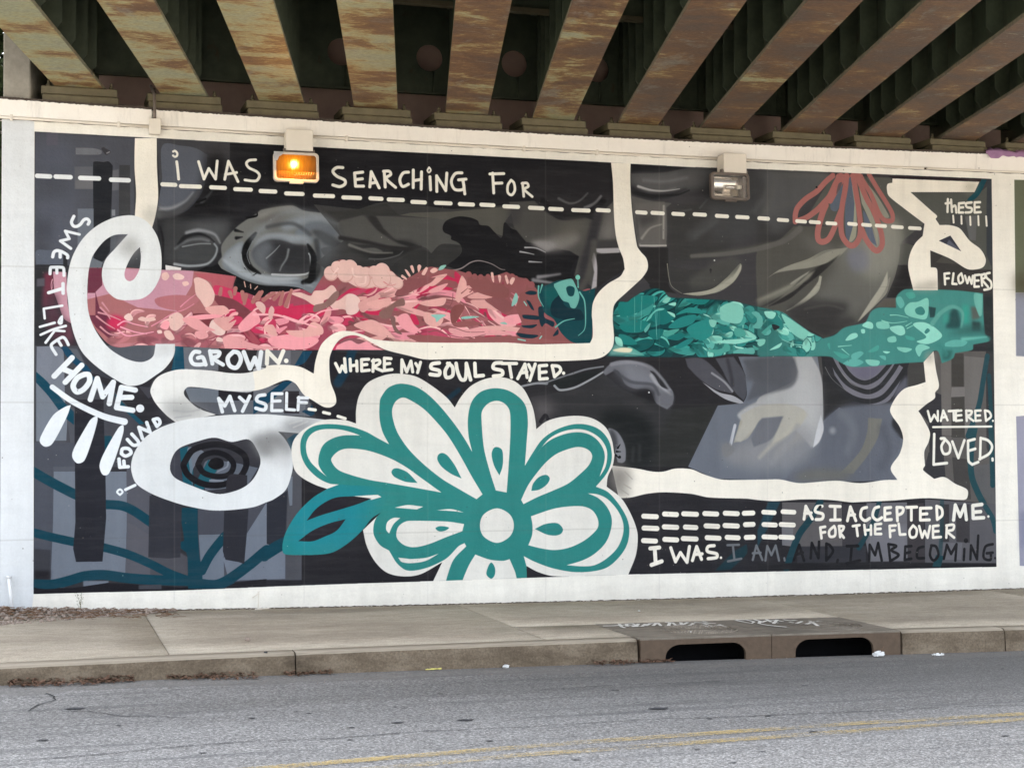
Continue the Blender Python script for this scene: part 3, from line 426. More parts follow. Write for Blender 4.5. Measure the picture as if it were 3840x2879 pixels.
    # ================= big flower
    P(WH,'J205,530 225,440 290,365 400,300 500,270 650,275 740,303! F852,1180 880,1060 950,960 1080,900 1200,885 1350,910 1500,1000 1610,1090 1670,1165! 1720,1080 1800,990 1920,930 2050,915 2150,940 G130,1000 180,1080 220,1180 240,1290 245,1345! 330,1280 450,1245 600,1235 720,1260 820,1330 870,1430 890,1540 K1115,340 1100,430 1060,520 1050,605! 1170,700 1250,830 1300,960 1308,1050 1290,1180 1230,1332! 1230,1400! J1380,1650! 1380,1608! 1455,1452! 1280,1550 1140,1570 1000,1540 900,1450 830,1320 798,1185! 945,1045! 950,900! 500,845! 400,810 290,750 228,680')
    T1='328580'
    P(T1,'J1015,475! 960,370 935,250 938,120 F1060,1080 1110,1010 1180,975 1250,970 1350,995 1450,1060 1560,1170 1680,1320 1760,1440 1815,1535! 1785,1400 1780,1250 1810,1120 1880,1040 1980,1008 2080,1015 2160,1050 G130,1110 165,1180 175,1300 165,1450 150,1650! K440,320 520,210 640,130 780,88 900,95 1000,140 1070,230 1093,340 1080,430 1040,510 960,605! 1060,650 1150,750 1215,860 1238,960 1220,1080 1160,1180 1060,1270 940,1305 780,1312 600,1280 450,1225 362,1180! 385,1270 388,1362! 305,1370! 290,1310 245,1205! J1960,1440 1850,1430 1730,1388! 1680,1470 1640,1560 1622,1608! 1488,1605! 1500,1560 1550,1430 1655,1320! 1640,1293! 1590,1320 1490,1420 1350,1490 1230,1520 1150,1515 1080,1460 1035,1390 1015,1355! 940,1310 890,1230 885,1160 905,1090 945,1042! 870,1090 790,1190 680,1290 560,1365 450,1388 250,1393 160,1388 134,1370 132,1300 160,1200 250,1050 380,920 500,845! 600,808! 520,800 420,750 330,660 285,560 282,450 320,370 400,322 520,308 680,325 820,370 920,425')
    c.clip=c.mask('J1000,850 945,1042! 870,1090 790,1190 680,1290 560,1365 450,1388 250,1393 160,1388 134,1370 132,1300 160,1200 250,1050 380,920 500,845! 600,808!')
    P('22858f','J100,800! 900,780! 800,1400! 100,1400!',soft=100); c.clip=None
    for w in ['J500,745! 420,680 350,600 325,500 345,420 400,370 480,350 600,352 700,375 775,402! 640,402 540,430 470,480 435,560 430,640 460,700','J535,610 560,560 620,520 700,510 850,530 1020,590 1150,660 1290,760 1450,875! 1200,830 1000,795 850,770 700,730 590,685','J1040,190 1070,120 1130,88 1200,115 1300,180 1400,280 1500,400 1600,560 1700,740 1790,890! 1740,930! 1600,850 1450,760 1300,640 1180,520 1090,390 1050,280','J1780,250 1790,190 1840,135 1910,115 1975,140 2015,200 2022,350 2010,600 1990,875! 1900,858! 1850,700 1800,500','K360,750! 340,715! 400,590 480,480 560,390 650,325 780,280 850,280 910,310 930,360 900,430 830,500 730,580 600,640 480,690','K468,335! 520,270 600,210 720,165 830,155 920,180 990,240 1030,320 1030,400 990,525! 1040,440 1055,340 1040,270 990,200 900,145 800,128 680,150 570,210','K422,850! 600,790 720,770 850,768 930,800 975,870 978,940 930,1000 850,1060 740,1110 620,1130 500,1115 400,1090! 430,1010 435,930','K893,660! 980,670 1060,710 1140,800 1185,900 1185,1000 1140,1110 1050,1200 950,1255 850,1265 718,1255! 850,1215 950,1160 1040,1070 1085,960 1090,860 1050,770 980,700','J1075,1230 1090,1160 1150,1115 1230,1108 1500,1115 1637,1135! 1622,1195! 1500,1240 1350,1300 1230,1328 1150,1315 1095,1275','J1015,1215! 990,1180 1000,1120 1050,1085 1108,1085! 1050,1140','J1090,1413! 1120,1450 1200,1460 1320,1440 1428,1380! 1320,1415 1200,1425 1150,1420','J1060,1000! 1170,978 1298,992! 1245,1015!','J1408,1022! 1530,1012 1637,1040! 1530,1028','J710,905! 920,893! 952,912! 870,935!','J1768,1148 1800,1055 1910,1005 2015,1055 2050,1148 2015,1240 1910,1292 1800,1240']:
        P(WH,w)
    for w in ['J330,1108! 420,1000 560,920 720,905! 870,925! 740,975 560,1030 430,1070','J262,1277! 380,1190 520,1130 655,1095! 580,1190 480,1240 380,1278']: P('28262c',w)
    for w in ['J1415,600 1425,560 1460,548 1500,570 1560,650 1615,758! 1530,720 1450,660','J1035,710 1050,680 1090,675 1170,710 1250,795! 1150,785 1060,745','J1865,560 1880,510 1910,498 1950,520 1960,580 1955,660 1930,733! 1885,650','J1400,1170 1440,1153 1510,1165 1480,1190 1430,1196','J1822,1550 1840,1480 1865,1455 1893,1500 1890,1560 1860,1588','K425,640! 440,580 490,525 550,508 578,540 550,590 490,630','K455,955! 540,915 640,908 687,955 670,995 620,1010 550,1000']: P('2f8480',w)
    P('26252a','K385,1262! 480,1312 600,1345 840,1352! 388,1360!')
    # ================= dashes
    def dashes(v,w,items,col=LW):
        for it in items.split():
            x,y=it.split(','); x0,x1=x.split('-'); y=float(y); h=w/2
            S(col,w,f'{v}{float(x0)+h*.55},{y-2} {float(x1)-h*.55},{y+3}')
    dashes('A',34,'298-422,575 452-592,581 656-828,592 911-1074,607',col='e3e5e6'); dashes('A',32,'1337-1460,645 1491-1664,660 1741-1872,670 1941-2087,685')
    dashes('B',33,'50-189,590 262-415,610 500-668,628 736-892,643 960-1070,650 1112-1247,660 1308-1430,680 1502-1643,688 1702-1829,698 1880-1998,703 2070-2203,717')
    dashes('C',33,'182-306,618 349-465,627 540-688,637 742-855,637 1070-1160,655 1197-1303,660 1370-1471,668 1546-1653,672 1731-1836,685 1899-2006,694 2083-2175,705')
    dashes('D',32,'6-97,593 165-256,607 318-404,618 430-520,625 568-656,635 748-825,640 864-943,648 977-1068,655 1111-1207,665 1253-1356,675')
    dashes('K',42,'1344-1473,850 1516-1640,832 1675-1806,830 1850-1974,828 2019-2145,825 1346-1478,948 1514-1642,938 1689-1801,940 1860-1982,930 2017-2145,927 1342-1466,1052 1518-1642,1042 1671-1803,1035 1869-1993,1028 2035-2152,1025',col=CR)
    dashes('L',40,'38-150,706 198-314,702 40-160,808 182-310,808 40-163,910 178-302,912',col=CR); S(CR,42,'K2188,824 2262,822/K2198,918 2264,916/K2205,1024 2266,1022')
    S(LW,24,'F460,1178 512,1185/F580,1205 630,1216/F700,1237 760,1256')
    # ================= lettering
    t=lambda w,p,col=LW: S(col,w,p)
    t(16,'A1435,372 1450,366 1468,385 1465,408 1448,415 1434,405'); t(21,'A1464,456 1472,520 1480,600/A1645,455! 1690,600! 1730,512! 1786,600! 1800,450!/A1862,602! 1893,452! 1972,620!/A1868,562 1960,545/A2118,440 2065,445 2042,470 2062,505 2130,540 2150,575 2120,615 2030,607')
    t(24,'B740,394 690,394 658,425 690,465 755,497 758,530 715,552 658,538/B905,432! 838,440! 846,548! 912,548!/B845,494 902,487/B964,554! 976,428! 1042,562!/B972,525 1020,515/B1084,428 1092,555/B1078,425 1125,425 1137,452 1100,485 1178,558/B1285,432 1240,440 1213,495 1235,550 1285,532/B1325,415 1324,560/B1393,430 1390,572/B1328,502 1393,492/B1463,470 1468,578/B1520,592! 1518,462! 1594,585! 1603,440!/B1728,438 1672,445 1640,510 1670,575 1742,570 1735,500/B1700,496 1762,490/B1738,500 1752,612/B1983,440 1992,604/B1960,447 2075,444/B1990,525 2060,522')
    t(14,'B1456,392 1470,415 1455,435 1442,418 1456,392'); t(22,'C35,388 8,430 8,490 40,510 66,470 58,410 35,388/C130,412 140,522/C125,415 165,412 177,440 145,465 210,524')
    W2='e2e6ea'
    S(W2,58,'R975,335 925,450 960,530 1030,545 1110,500 1180,410 1250,390 1295,440 1270,500'); S(W2,50,'R1090,710! 795,640! 880,800! 695,845! 910,1000!',w2=56); S(W2,60,'R535,1175 560,1080 620,1045 700,1060 790,1100 845,1150 845,1195/R690,1070 690,1180'); S(W2,56,'R480,1525 490,1400 520,1390 700,1390 760,1410 770,1560/R620,1400 622,1510')
    S(W2,62,'T452,258! 745,170!/T750,70! 752,270!'); S(W2,44,'T735,525! 350,590! 370,790!',lin=True); S(W2,44,'T270,965 575,880/T285,1130 540,1020 805,945/T780,1055 600,1040/T580,1040 390,1290',w2=50); P(W2,'T650,830 700,750 750,730 755,850 740,910 690,930 640,890'); S('8d9298',12,'T680,840 690,825',w2=8)
    S(W2,56,'T605,1535 520,1400 510,1330 640,1230 740,1180 800,1220 860,1335/T650,1250 710,1350'); 
    S(W2,40,'E596,752! 448,905!/E676,815! 540,955!/E520,845! 600,878!/E700,890 640,920 605,985 635,1035 690,1015 740,950 735,895 700,890/E748,1098! 805,925! 850,1075! 938,955! 905,1132!/E1120,1020! 1005,998! 965,1165! 1100,1188!/E985,1082! 1090,1080!')
    S(W2,60,'E1160,1172'); S(W2,38,'E432,995 600,1115 850,1235 1030,1282',w2=50)
    P(W2,'E588,1145! 540,1160 440,1230 345,1390 330,1450 370,1490 425,1475 480,1390 560,1230'); P(W2,'E805,1240 770,1250 740,1280 620,1490 598,1570 640,1628 700,1605 760,1450 808,1280'); P(W2,'I1022,95 980,120 860,330 825,430 850,505 900,500 960,360 1022,160')
    t(26,'I1062,438! 992,443! 985,375!/I1030,440! 1025,392!/I1005,330 1040,350 1085,325 1065,290 1015,290 1005,330/I1055,213 1105,260 1150,240 1092,168/I1180,205! 1150,112! 1243,152! 1215,72!/I1270,52! 1300,105! 1325,75 1310,42 1270,48!',W2)
    S(W2,15,'I993,672 970,648 993,626 1015,648 993,672'); S(W2,22,'I1040,628 1118,592')
    # GROWN.
    S(W2,38,'W1235,1020 1180,1020 1145,1080 1170,1140 1240,1150 1295,1140/W1220,1080 1270,1075 1300,1150/W1345,1010! 1370,1140!/W1350,1015 1440,1020 1430,1060 1380,1085 1480,1150'); S(W2,42,'W1590,1015 1530,1080 1550,1160 1620,1180 1665,1100 1640,1030 1590,1015/W1695,1020! 1760,1190! 1810,1080! 1850,1190! 1875,1020!'); t(40,'W1935,1140! 1940,1010! 2055,1130! 2105,1010!'); t(44,'W2135,1110')
    t(27,'E1842,1200! 1812,1090! 1862,1152! 1905,1072! 1945,1190!/E1985,1080 2030,1120/E2070,1070 2010,1195/E2195,1060 2140,1070 2130,1110 2200,1140 2190,1185 2120,1170',W2)
    t(24,'F235,1050! 155,1050! 150,1190! 235,1190!/F160,1112 220,1110/F275,1045! 272,1180! 340,1185!/F375,1080! 368,1185!/F370,1085 450,1085/F378,1122 440,1125',W2)
    t(25,'F680,800! 715,870! 735,820! 765,870! 755,760!/F800,765 805,860/F855,780 858,862/F805,820 855,812/F955,765! 895,768! 897,862! 960,855!/F900,812 940,808/F995,770 990,865/F985,780 1040,772 1045,800 1005,830 1070,862/F1140,760! 1085,755! 1085,858! 1148,850!/F1085,805 1130,800/F1228,875! 1230,770! 1270,870! 1305,780! 1320,870!/F1345,800 1370,840/F1385,790 1360,875')
    t(30,'F1540,795 1480,805 1475,840 1540,860 1535,895 1465,890/F1625,800 1590,860 1600,915 1650,900 1650,830 1610,800/F1680,800 1690,860 1720,930 1755,930 1765,850 1765,800! 1800,935!/F1835,800! 1840,905! 1905,900!/F2060,795 2000,800 1990,840 2060,860 2060,895 1990,905')
    t(27,'G-40,800! 80,800!/G20,805 38,915/G90,925! 150,805! 168,915!/G110,880 165,870/G180,810 210,870/G235,805 190,940/G330,815! 268,820! 270,930! 335,925!/G270,875 325,870/G375,820! 395,910! 445,860 430,825 375,818!'); t(28,'G470,880')
    t(22,'D1605,440 1612,540/D1578,435 1575,540/D1560,470 1595,465/D1615,500 1640,490 1648,545/D1715,465! 1670,470! 1668,545! 1705,545!/D1672,505 1705,502/D1775,462 1730,470 1735,500 1775,510 1770,540 1725,545/D1845,460! 1800,462! 1800,545! 1850,542!/D1802,502 1838,500')
    t(18,'D1622,572 1626,628/D1690,575 1692,638/D1763,580 1766,648/D1830,575 1833,650/D1895,578 1900,655')
    t(22,'D1590,1048! 1550,1052! 1555,1140!/D1555,1092 1585,1090/D1625,1050! 1615,1135! 1650,1138!/D1690,1050 1665,1080 1675,1130 1705,1110 1690,1050/D1720,1070! 1740,1130! 1755,1080! 1775,1135! 1785,1070!/D1840,1060! 1800,1065! 1798,1160! 1835,1158!/D1800,1110 1832,1108/D1855,1060 1862,1150/D1855,1065 1885,1055 1885,1085 1862,1100 1910,1160/D1925,1045 1895,1055 1900,1085 1935,1120 1935,1170 1880,1185')
    t(22,'H1412,1195! 1435,1280! 1465,1225! 1495,1275! 1495,1195!/H1520,1275! 1540,1190! 1575,1270!/H1525,1250 1565,1240/H1585,1195 1665,1190/H1625,1195 1628,1270/H1690,1190! 1645,1195! 1645,1275! 1695,1270!/H1648,1232 1690,1228/H1730,1190 1735,1275/H1730,1192 1775,1195 1765,1225 1740,1235 1790,1275/H1850,1190! 1805,1192! 1808,1275! 1850,1272!/H1810,1232 1845,1230/H1885,1190! 1895,1275! 1935,1240 1920,1200 1885,1190!'); t(20,'H1952,1275'); t(18,'H1455,1327 1940,1322')
    t(25,'L1465,58! 1460,310! 1570,298!/L1520,95 1555,100 1525,160 1545,220 1590,210 1595,150 1555,100/L1615,120! 1665,255! 1715,110!/L1800,100! 1745,115! 1750,280 1780,310! 1830,290!/L1755,195 1805,180/L1850,90! 1845,265!/L1850,92 1910,110 1945,160 1920,220 1840,265'); t(24,'L1948,262 1949,275')
    t(27,'L385,762! 400,655! 455,760!/L390,715 445,710/L535,655 490,660 480,700 540,720 535,760 485,765/L600,655 685,658/L642,660 642,765/L605,770 685,768/L745,775! 770,660! 815,775!/L755,730 805,725/L905,665 865,680 855,740 890,775 930,755/L1005,660 970,675 955,735 990,770 1030,750/L1105,665! 1055,670! 1055,770! 1110,765!/L1060,718 1100,712/L1155,665 1160,775/L1155,665 1205,670 1200,710 1160,730/L1235,665 1320,662/L1275,668 1275,770/L1440,670! 1350,672! 1350,770! 1425,768!/L1355,722 1405,718/L1485,655! 1490,765! 1530,730 1525,675 1485,655!',CR)
    t(32,'L1625,770! 1640,645! 1680,740! 1718,645! 1732,765!/L1860,640! 1785,650! 1788,755! 1875,750!/L1790,705 1850,700'); t(22,'L1914,740')
    t(24,'L560,825! 520,832! 530,920!/L525,875 560,870/L635,820 595,860 600,905 640,900 645,850 635,820/L675,820 685,910/L675,820 715,825 700,860 680,865 715,915/L790,820 845,812/L820,820 830,900/L885,810 895,890/L940,815 940,890/L890,855 940,850/L1025,800! 975,805! 975,885! 1025,885!/L975,845 1020,842/L1145,815! 1095,818! 1100,910!/L1098,860 1135,855/L1170,800! 1180,890! 1225,888!/L1290,815 1260,860 1270,910 1310,905 1320,850 1290,815/L1340,820! 1365,915! 1385,860! 1410,915! 1430,820!/L1500,815! 1455,820! 1455,915! 1520,910!/L1455,865 1500,862/L1570,815 1565,915/L1565,815 1625,810 1620,850 1575,865 1630,915',CR)
    t(34,'K1410,1115 1485,1108/K1447,1115 1455,1235/K1420,1252 1505,1222',CR); t(28,'K1580,1110! 1620,1225! 1660,1150! 1715,1230! 1735,1100!/K1760,1215! 1795,1100! 1835,1205!/K1775,1165 1840,1160/K1940,1092 1890,1100 1885,1140 1960,1160 1960,1190 1890,1200',CR); t(22,'K1996,1192',CR)
    G1='6d7074'
    t(20,'K2050,1088 2145,1085/K2095,1090 2108,1205/K2055,1222 2165,1200',G1); t(20,'L-40,1100! -10,980! 40,1100!/L-40,1045 25,1040/L65,1105! 80,985! 115,1060! 150,980! 178,1105!',G1); t(18,'L222,1085 225,1105',G1)
    D1='1d1c20'
    t(24,'L300,1100! 345,975! 385,1105!/L315,1055 375,1040/L440,1085! 450,960! 505,1085! 510,950!/L570,965! 570,1105! 625,1030 600,980 570,965!/L665,1100 660,1120/L740,985 835,985/L780,990 770,1120/L735,1130 850,1105/L925,1115! 930,975! 975,1060! 1000,960! 1030,1105!/L1085,970 1100,1105/L1085,970 1150,985 1110,1020 1170,1060 1100,1110/L1275,985! 1225,990! 1220,1100! 1275,1090!/L1225,1045 1265,1035/L1375,990 1330,1010 1325,1080 1380,1085/L1440,990 1430,1060 1460,1105 1500,1060 1480,990 1440,980/L1545,1090! 1570,975! 1605,1050! 1650,970! 1640,1105!/L1715,1010 1710,1100/L1765,1095! 1770,980! 1820,1095! 1830,900!/L1950,970 1890,990 1875,1080 1930,1100 1935,1050/L1900,1045 1950,1040',D1); S(D1,42,'L1728,940'); t(20,'L1970,1085',D1)
    S('15151a',24,'L512,670 520,660'); S('1a1a1e',18,'D490,335'); S('141418',16,'B930,385'); S('141418',20,'B1925,435')
    c.base=None
    # scrap of the next mural past the right pilaster
    P('696d5a','D2130,275! 2500,285! 2500,1210! 2140,1210!'); P('8d8f9c','H2140,215! 2600,215! 2600,760! 2145,740!',soft=8); P('9c9bab','H2145,1240! 2600,1200! L2600,1160! 2175,1150!'); P('757790','L2175,700! 2600,700! 2600,1000! 2180,1000!',soft=30,a=.5); P('4a4332','D2140,1050! 2500,1080! 2500,1210! 2140,1210!',soft=60,a=.7)
    for x in (651,1138,1601,2044,2470,2876,3260): S('8f8b84',3,f'Z{x*.576:.1f},300 {x*.576+1:.1f},1300',a=.07); S('f4f0e6',2,f'Z{x*.576+1.2:.1f},300 {x*.576+2.2:.1f},1300',a=.04)
    for l in ('Z0,574 1100,601 2211,626','Z0,868 1100,872 2211,874','Z0,1166 1100,1145 2211,1122'): S('5f5b55',3,l,a=.11)
    # flecks, nail holes and roller marks
    rg=np.random.RandomState(5)
    for i in range(420):
        c.speck(rg.uniform(0,3840),rg.uniform(500,2280),rg.uniform(1,3.2),'3c3833' if rg.rand()<.5 else 'd8d4c8',rg.uniform(.25,.8))

def petals(c):
    P,S=c.P,c.S; rg=np.random.RandomState(11)
    pink='A735,1335! 1040,1335! 1330,1352 1600,1362 X790,930! 760,1040 800,1090 900,1100 1050,1150 1150,1090 1300,1090 1450,1060 1570,1110! B600,1260 640,1220 700,1165 760,1160 850,1220 900,1220 1000,1210 1060,1200 1120,1230 1180,1280 1230,1320 1300,1300 1450,1220 1560,1230 1700,1250 1850,1290 2000,1290 2100,1260 C20,1165 90,1190 170,1210 220,1260 300,1330 560,1330 700,1300 G710,640! F1000,640! 1100,690! 640,690! 0,690! E1500,660 1150,650 990,668 900,640 800,530 733,400 723,250!'
    c.clip=c.mask(pink)
    P('94595c','Y-1500,0! 2300,0! 2300,1106! -1500,1106!'); P('a56b6d','E700,0! 1900,0! 1900,700! 700,700!'); P('9c4a5c','E1850,150! F700,150! F700,700! E1850,700!',soft=40)
    P('c191a0','W60,150! 1180,170! 1160,330! 1000,600! 600,560! 300,420! 60,480!'); P('6b3445','W80,150! 230,150! 230,330! 160,400! 200,560! 330,700! 380,800 300,880! 160,760! 80,640! 160,640! 160,410! 80,410!'); P('7a4048','W1390,440 1600,470 1780,620 1760,700 1640,740 1540,600 1440,540',soft=6); P('753a40','W1100,640 1400,640 1560,840 1300,760',soft=6)
    P('b77a7f','W200,940! 1300,900! 1300,990! 200,990!',soft=10); P('a05f68','W640,900 720,810 1000,790 1250,850 1300,920 1000,920',soft=14); P('b06f76','W780,470 1000,430 1240,470 1060,590 820,550',soft=4); P('ad5d66','W1180,205! 1600,215! 1560,380 1380,400 1360,300 1250,260!',soft=3)
    P('c23a5e','W1400,330 1600,380 1750,470 1900,560 2211,520! 2211,640! 1800,600 1600,480 1400,420',soft=6); P('c5365c','W1780,680 1900,680 2000,780 1900,830 1760,800',soft=4); P('c02f57','W1300,790 1500,860 1560,900 1320,930! 1380,860!',soft=4); P('c4355a','W330,640 480,690 400,790 280,760',soft=20); P('7a3340','W1560,800 1900,860 2100,900 1950,880 1700,900',soft=6)
    R0='c23157'
    for w in ['F60,560 300,540 420,620 200,640','F60,380 460,310 640,330 500,440 250,420','Y10,620 200,570 400,540 300,610 140,640','Y160,640 300,700 430,800 560,790 760,850 500,840 330,720','Y400,470 560,430 700,380 880,400 780,440 600,540 560,600 540,500','Y540,600 520,680 600,700 570,620','Y900,260 960,320 980,420 900,330','Y960,590 1150,570 1300,610 1450,700 1280,680 1100,640','Y600,790 660,760 660,840 520,840','F700,190 1000,180 1130,230 1050,280 900,210 720,260','Y260,450 340,440 370,500 280,480']: P(R0,w,soft=3)
    pal=dict(a='d9a7a4',b='e58f9b',c='b8767b',d='8a5458',e='cf8f96',f='e9c3bb')
    # brush: a curved petal, pointed or rounded, with an optional lit rim
    def petal(x,y,L,w,th,b,col,rnd=False,rim=None,dark=None,soft=0):
        ca,sa=np.cos(th),np.sin(th)
        def pt(u,v): return f'{(x+u*ca-(v+b*L*(1-4*(u/L)**2))*sa)*.576:.1f},{(y+u*sa+(v+b*L*(1-4*(u/L)**2))*ca)*.576:.1f}'
        h=L/2; k=['','!'][not rnd]
        o=lambda g:f'Z{pt(-h-g,0)}! {pt(-h*.4,-w*.42-g)} {pt(h*.35,-w*.5-g)} {pt(h*.85,-w*.3-g*.6)} {pt(h+g,0)}{k} {pt(h*.85,w*.3+g*.6)} {pt(h*.35,w*.5+g)} {pt(-h*.4,w*.42+g)}'
        if dark: P(dark,o(w*.13),soft=1)
        P(col,o(0),soft=soft)
        dk=''.join('%02x'%int(v*255*.70) for v in hexc(col))
        if w>9: S(dk,w*.7*.576,f'Z{pt(-h*.85,w*.05)} {pt(-h*.45,w*.08)} {pt(-h*.05,w*.12)}',soft=w*.25*.576,a=.55,w2=w*.1*.576)
        if rim: S(rim,w*.06*.576,f'Z{pt(-h*.6,-w*.22)} {pt(0,-w*.36)} {pt(h*.5,-w*.34)} {pt(h*.9,-w*.1)}',mid=w*.2*.576,w2=w*.05*.576)
    PK=['d9a7a4','e394a0','c58386','9a5c60','cf8f96','bf3c60','dfa09f','d6a19c']
    def field(n,x0,x1,y0,y1,cols,L0,L1,ar,ang,sp,rnd=.5,rims=None,dark=None,bend=.12):
        for i in range(n):
            x=rg.uniform(x0,x1); y=rg.uniform(y0,y1); L=rg.uniform(L0,L1)*(.7+.6*rg.rand()); th=ang(x,y)+rg.normal(0,sp)
            petal(x,y,L,L*ar*rg.uniform(.6,1.3),th,rg.normal(0,bend),cols[rg.randint(len(cols))],rg.rand()<rnd,rims[rg.randint(len(rims))] if rims and rg.rand()<.5 else None,dark if rg.rand()<.6 else None)
    field(26,430,900,1190,1320,['c98f95','b8767b','d8a3a4','a4606a','d09aa0'],50,90,.42,lambda x,y:-.35+(y-1240)/220,.35,.7,['e7b6b4'],'9a5560')
    field(46,860,1300,1180,1330,['c23a5e','d99a9c','e394a0','a4505c','e6a7ab'],45,85,.38,lambda x,y:-.2+(y-1250)/200,.5,.6,['f0b9bb'],'8f3349')
    for i in range(110):     # long swirling strokes, centre of the band
        x=rg.uniform(1290,1960); y=rg.uniform(1050,1330); th=-.55+(x-1290)/750+.5*np.sin((y-1100)/60); L=rg.uniform(60,170); b=.18*np.sin(x/70)+rg.normal(0,.07); w=L*rg.uniform(.10,.24)
        petal(x,y,L,w,th,b,['e394a0','dfa6a4','b94b66','8f5a5e','e8a9ac','c23157','d9a29e','a3666a'][rg.randint(8)],rg.rand()<.4,'efc0bd' if rg.rand()<.3 else None,None)
    # named blobs
    LP='deb9b1'; MP='e79aa4'
    for w in ['X1715,890 1740,865 1790,870 1830,850 1810,800 1840,770 1900,800 1920,770 1950,765 2010,820 2020,860 2060,840 2120,850 2211,870! 2211,1050! 2050,1040 1950,990 1900,960 1800,930 1740,940','B1000,1230 1060,1205 1110,1225 1125,1270 1180,1290 1235,1340 1190,1380 1080,1390 980,1380 850,1330 900,1240','X1360,1110 1450,1095 1560,1130 1600,1080 1700,1070 1780,1020 1830,1080 1790,1140 1700,1180 1690,1225 1600,1230 1500,1170','X1760,1210 1860,1170 1950,1110 2030,1130 2075,1200 2060,1280 1980,1310 1900,1270 1800,1270','X350,960 400,940 500,990 560,1110 540,1200 480,1250 420,1180 380,1080','W1190,270 1230,255 1330,300 1395,420 1370,520 1300,560 1260,500 1200,420','W930,640 1000,610 1060,640 1080,720 1000,800 940,780 920,700','W1370,690 1450,690 1500,760 1500,830 1430,850 1340,780','Y0,460 60,450 110,500 90,600 0,610','W960,230 1010,205 1080,240 1060,270 990,270','W850,210 900,195 925,240 890,280 850,260','W455,660 510,620 550,680 500,700','W600,680 640,655 700,670 760,660 785,690 720,705 640,700','W1060,300 1110,290 1130,320 1080,340','W1410,890 1430,865 1490,890 1480,915 1420,910','W870,810 930,800 980,880 940,900 890,870','W800,800 840,795 850,825 810,830']: P(LP if rg.rand()<.6 else 'e3c4bd',w,soft=2)
    for w in ['Y60,700 200,660 290,700 380,790 400,815 250,790 120,740','Y420,640 500,610 560,700 620,760 540,770 450,720','Y640,600 720,610 800,640 780,700 720,720 650,680','Y660,350 700,310 830,280 800,320 720,380 660,375','Y680,420 760,380 840,360 780,420 690,440','Y950,300 990,340 1000,400 1050,430 960,480 930,520 900,480','Y1000,470 1100,430 1210,440 1200,480 1060,490','Y1030,500 1200,490 1280,510 1200,560 1080,560','Y1300,650 1360,620 1460,620 1450,680 1360,700','Y850,730 1000,740 1130,720 1380,780 1200,790 960,800 860,770','Y1090,720 1260,710 1450,730 1440,760 1200,740','Y870,580 940,540 960,600 900,680 870,650','Y600,520 720,490 820,480 800,540 680,550','Y100,520 260,450 280,470 140,600','Y170,520 330,480 370,490 350,540 230,570','W1480,880 1560,850 1640,880 1900,960 2211,960! 2211,985! 1500,985!','W1640,750 1760,620 1820,600 1870,700 1800,760 1740,800 1670,810','W1900,760 2000,740 2040,850 1950,830','W1380,690 1480,660 1600,660 1540,720 1620,690 1560,780 1500,800','W1300,560 1480,540 1540,580 1540,620 1420,650 1340,620','W1110,660 1300,630 1480,640 1440,665 1200,690','W830,760 880,700 930,720 900,790','W1060,680 1200,670 1330,760 1400,800 1200,790','W1200,810 1290,800 1330,860 1250,890 1190,850','F120,600 300,560 540,600 440,680 200,670','X1310,1490 1500,1480 1580,1400 1680,1450 1680,1530 1450,1560 1340,1530']: P(['dfa9a4','e0a0a2','eba0a8','d6a09d'][rg.randint(4)],w,soft=2)
    S('e59fb0',16,'W390,740 460,700 560,730 700,760/W390,790 480,850 600,840 760,810/W420,760 560,810 690,830',w2=8); S('d98fa0',12,'W740,750 830,700 960,620 1080,580 1180,520/W1040,550 1120,480 1200,420',w2=5); S('c98f98',18,'W170,650 260,720 360,780/W190,610 300,640 420,690/W210,560 290,640 310,680/W230,510 300,600/W210,760 300,830 400,850',w2=8)
    S('edadb4',18,'F0,395 200,400 400,460 560,370 700,350/F250,410 400,460 520,500',w2=10); P('d8b2ac','F18,300 60,290 100,330 90,390 40,350'); P('d8aba8','F130,430 125,370 150,325 175,360 150,440'); S('c98f94',26,'F30,210 0,260/F110,240 140,260/F150,220 200,210 220,215/F220,310 250,220 290,200/F280,330 300,250/F320,200 380,185',w2=18)
    for w in ['B1225,1300 1235,1282 1270,1310 1270,1325','B1255,1240 1275,1245 1305,1290 1290,1300','B1300,1215 1320,1205 1335,1250 1325,1270','B1360,1215 1375,1198 1393,1215 1370,1262','B1395,1275 1430,1220 1447,1230 1420,1285','B1465,1250 1500,1225 1530,1245 1490,1270','B1255,1400 1265,1360 1300,1355 1305,1390 1270,1430','B1285,1440 1325,1420 1320,1435','Y1200,270 1215,275 1220,350 1205,330','Y1255,295 1280,300 1270,355','Y1370,310 1395,320 1370,370 1350,350','B1970,1265 1995,1300 1990,1340 1975,1310']: P('e6bab2',w)
    for w in ['Y590,760 620,790','Y780,740 830,710 880,720 1000,760 1140,760','Y680,760 740,750 860,790 1000,810 1150,780','Y1000,490 1180,490','Y1020,430 1060,400','Y950,440 1000,400','Y820,590 870,520 880,440']: S('8a5256',9,w,w2=4)
    P('8a5555','Y1000,270! 1170,300! 1200,350 1330,380 1340,470 1250,480 1080,430 1000,360!'); P('8d5656','Y1400,560! 1480,320! 1600,380! 1600,560! 1640,700! 1900,860! 1450,850! 1400,780! 1460,700!'); P('8a5557','Y1150,490 1300,480 1380,560 1300,600 1200,540'); P('86504f','Y860,600 900,540 980,550 900,690 870,690'); P('87645f','Y270,600 330,560 460,480 480,540 400,560 360,640 290,650',soft=4); P('80605d','Y360,640 400,640 410,720 460,780 400,760'); P('8a6a66','X1600,1230 1700,1200 1800,1100 1850,1080 1840,1160 1740,1250 1600,1300')
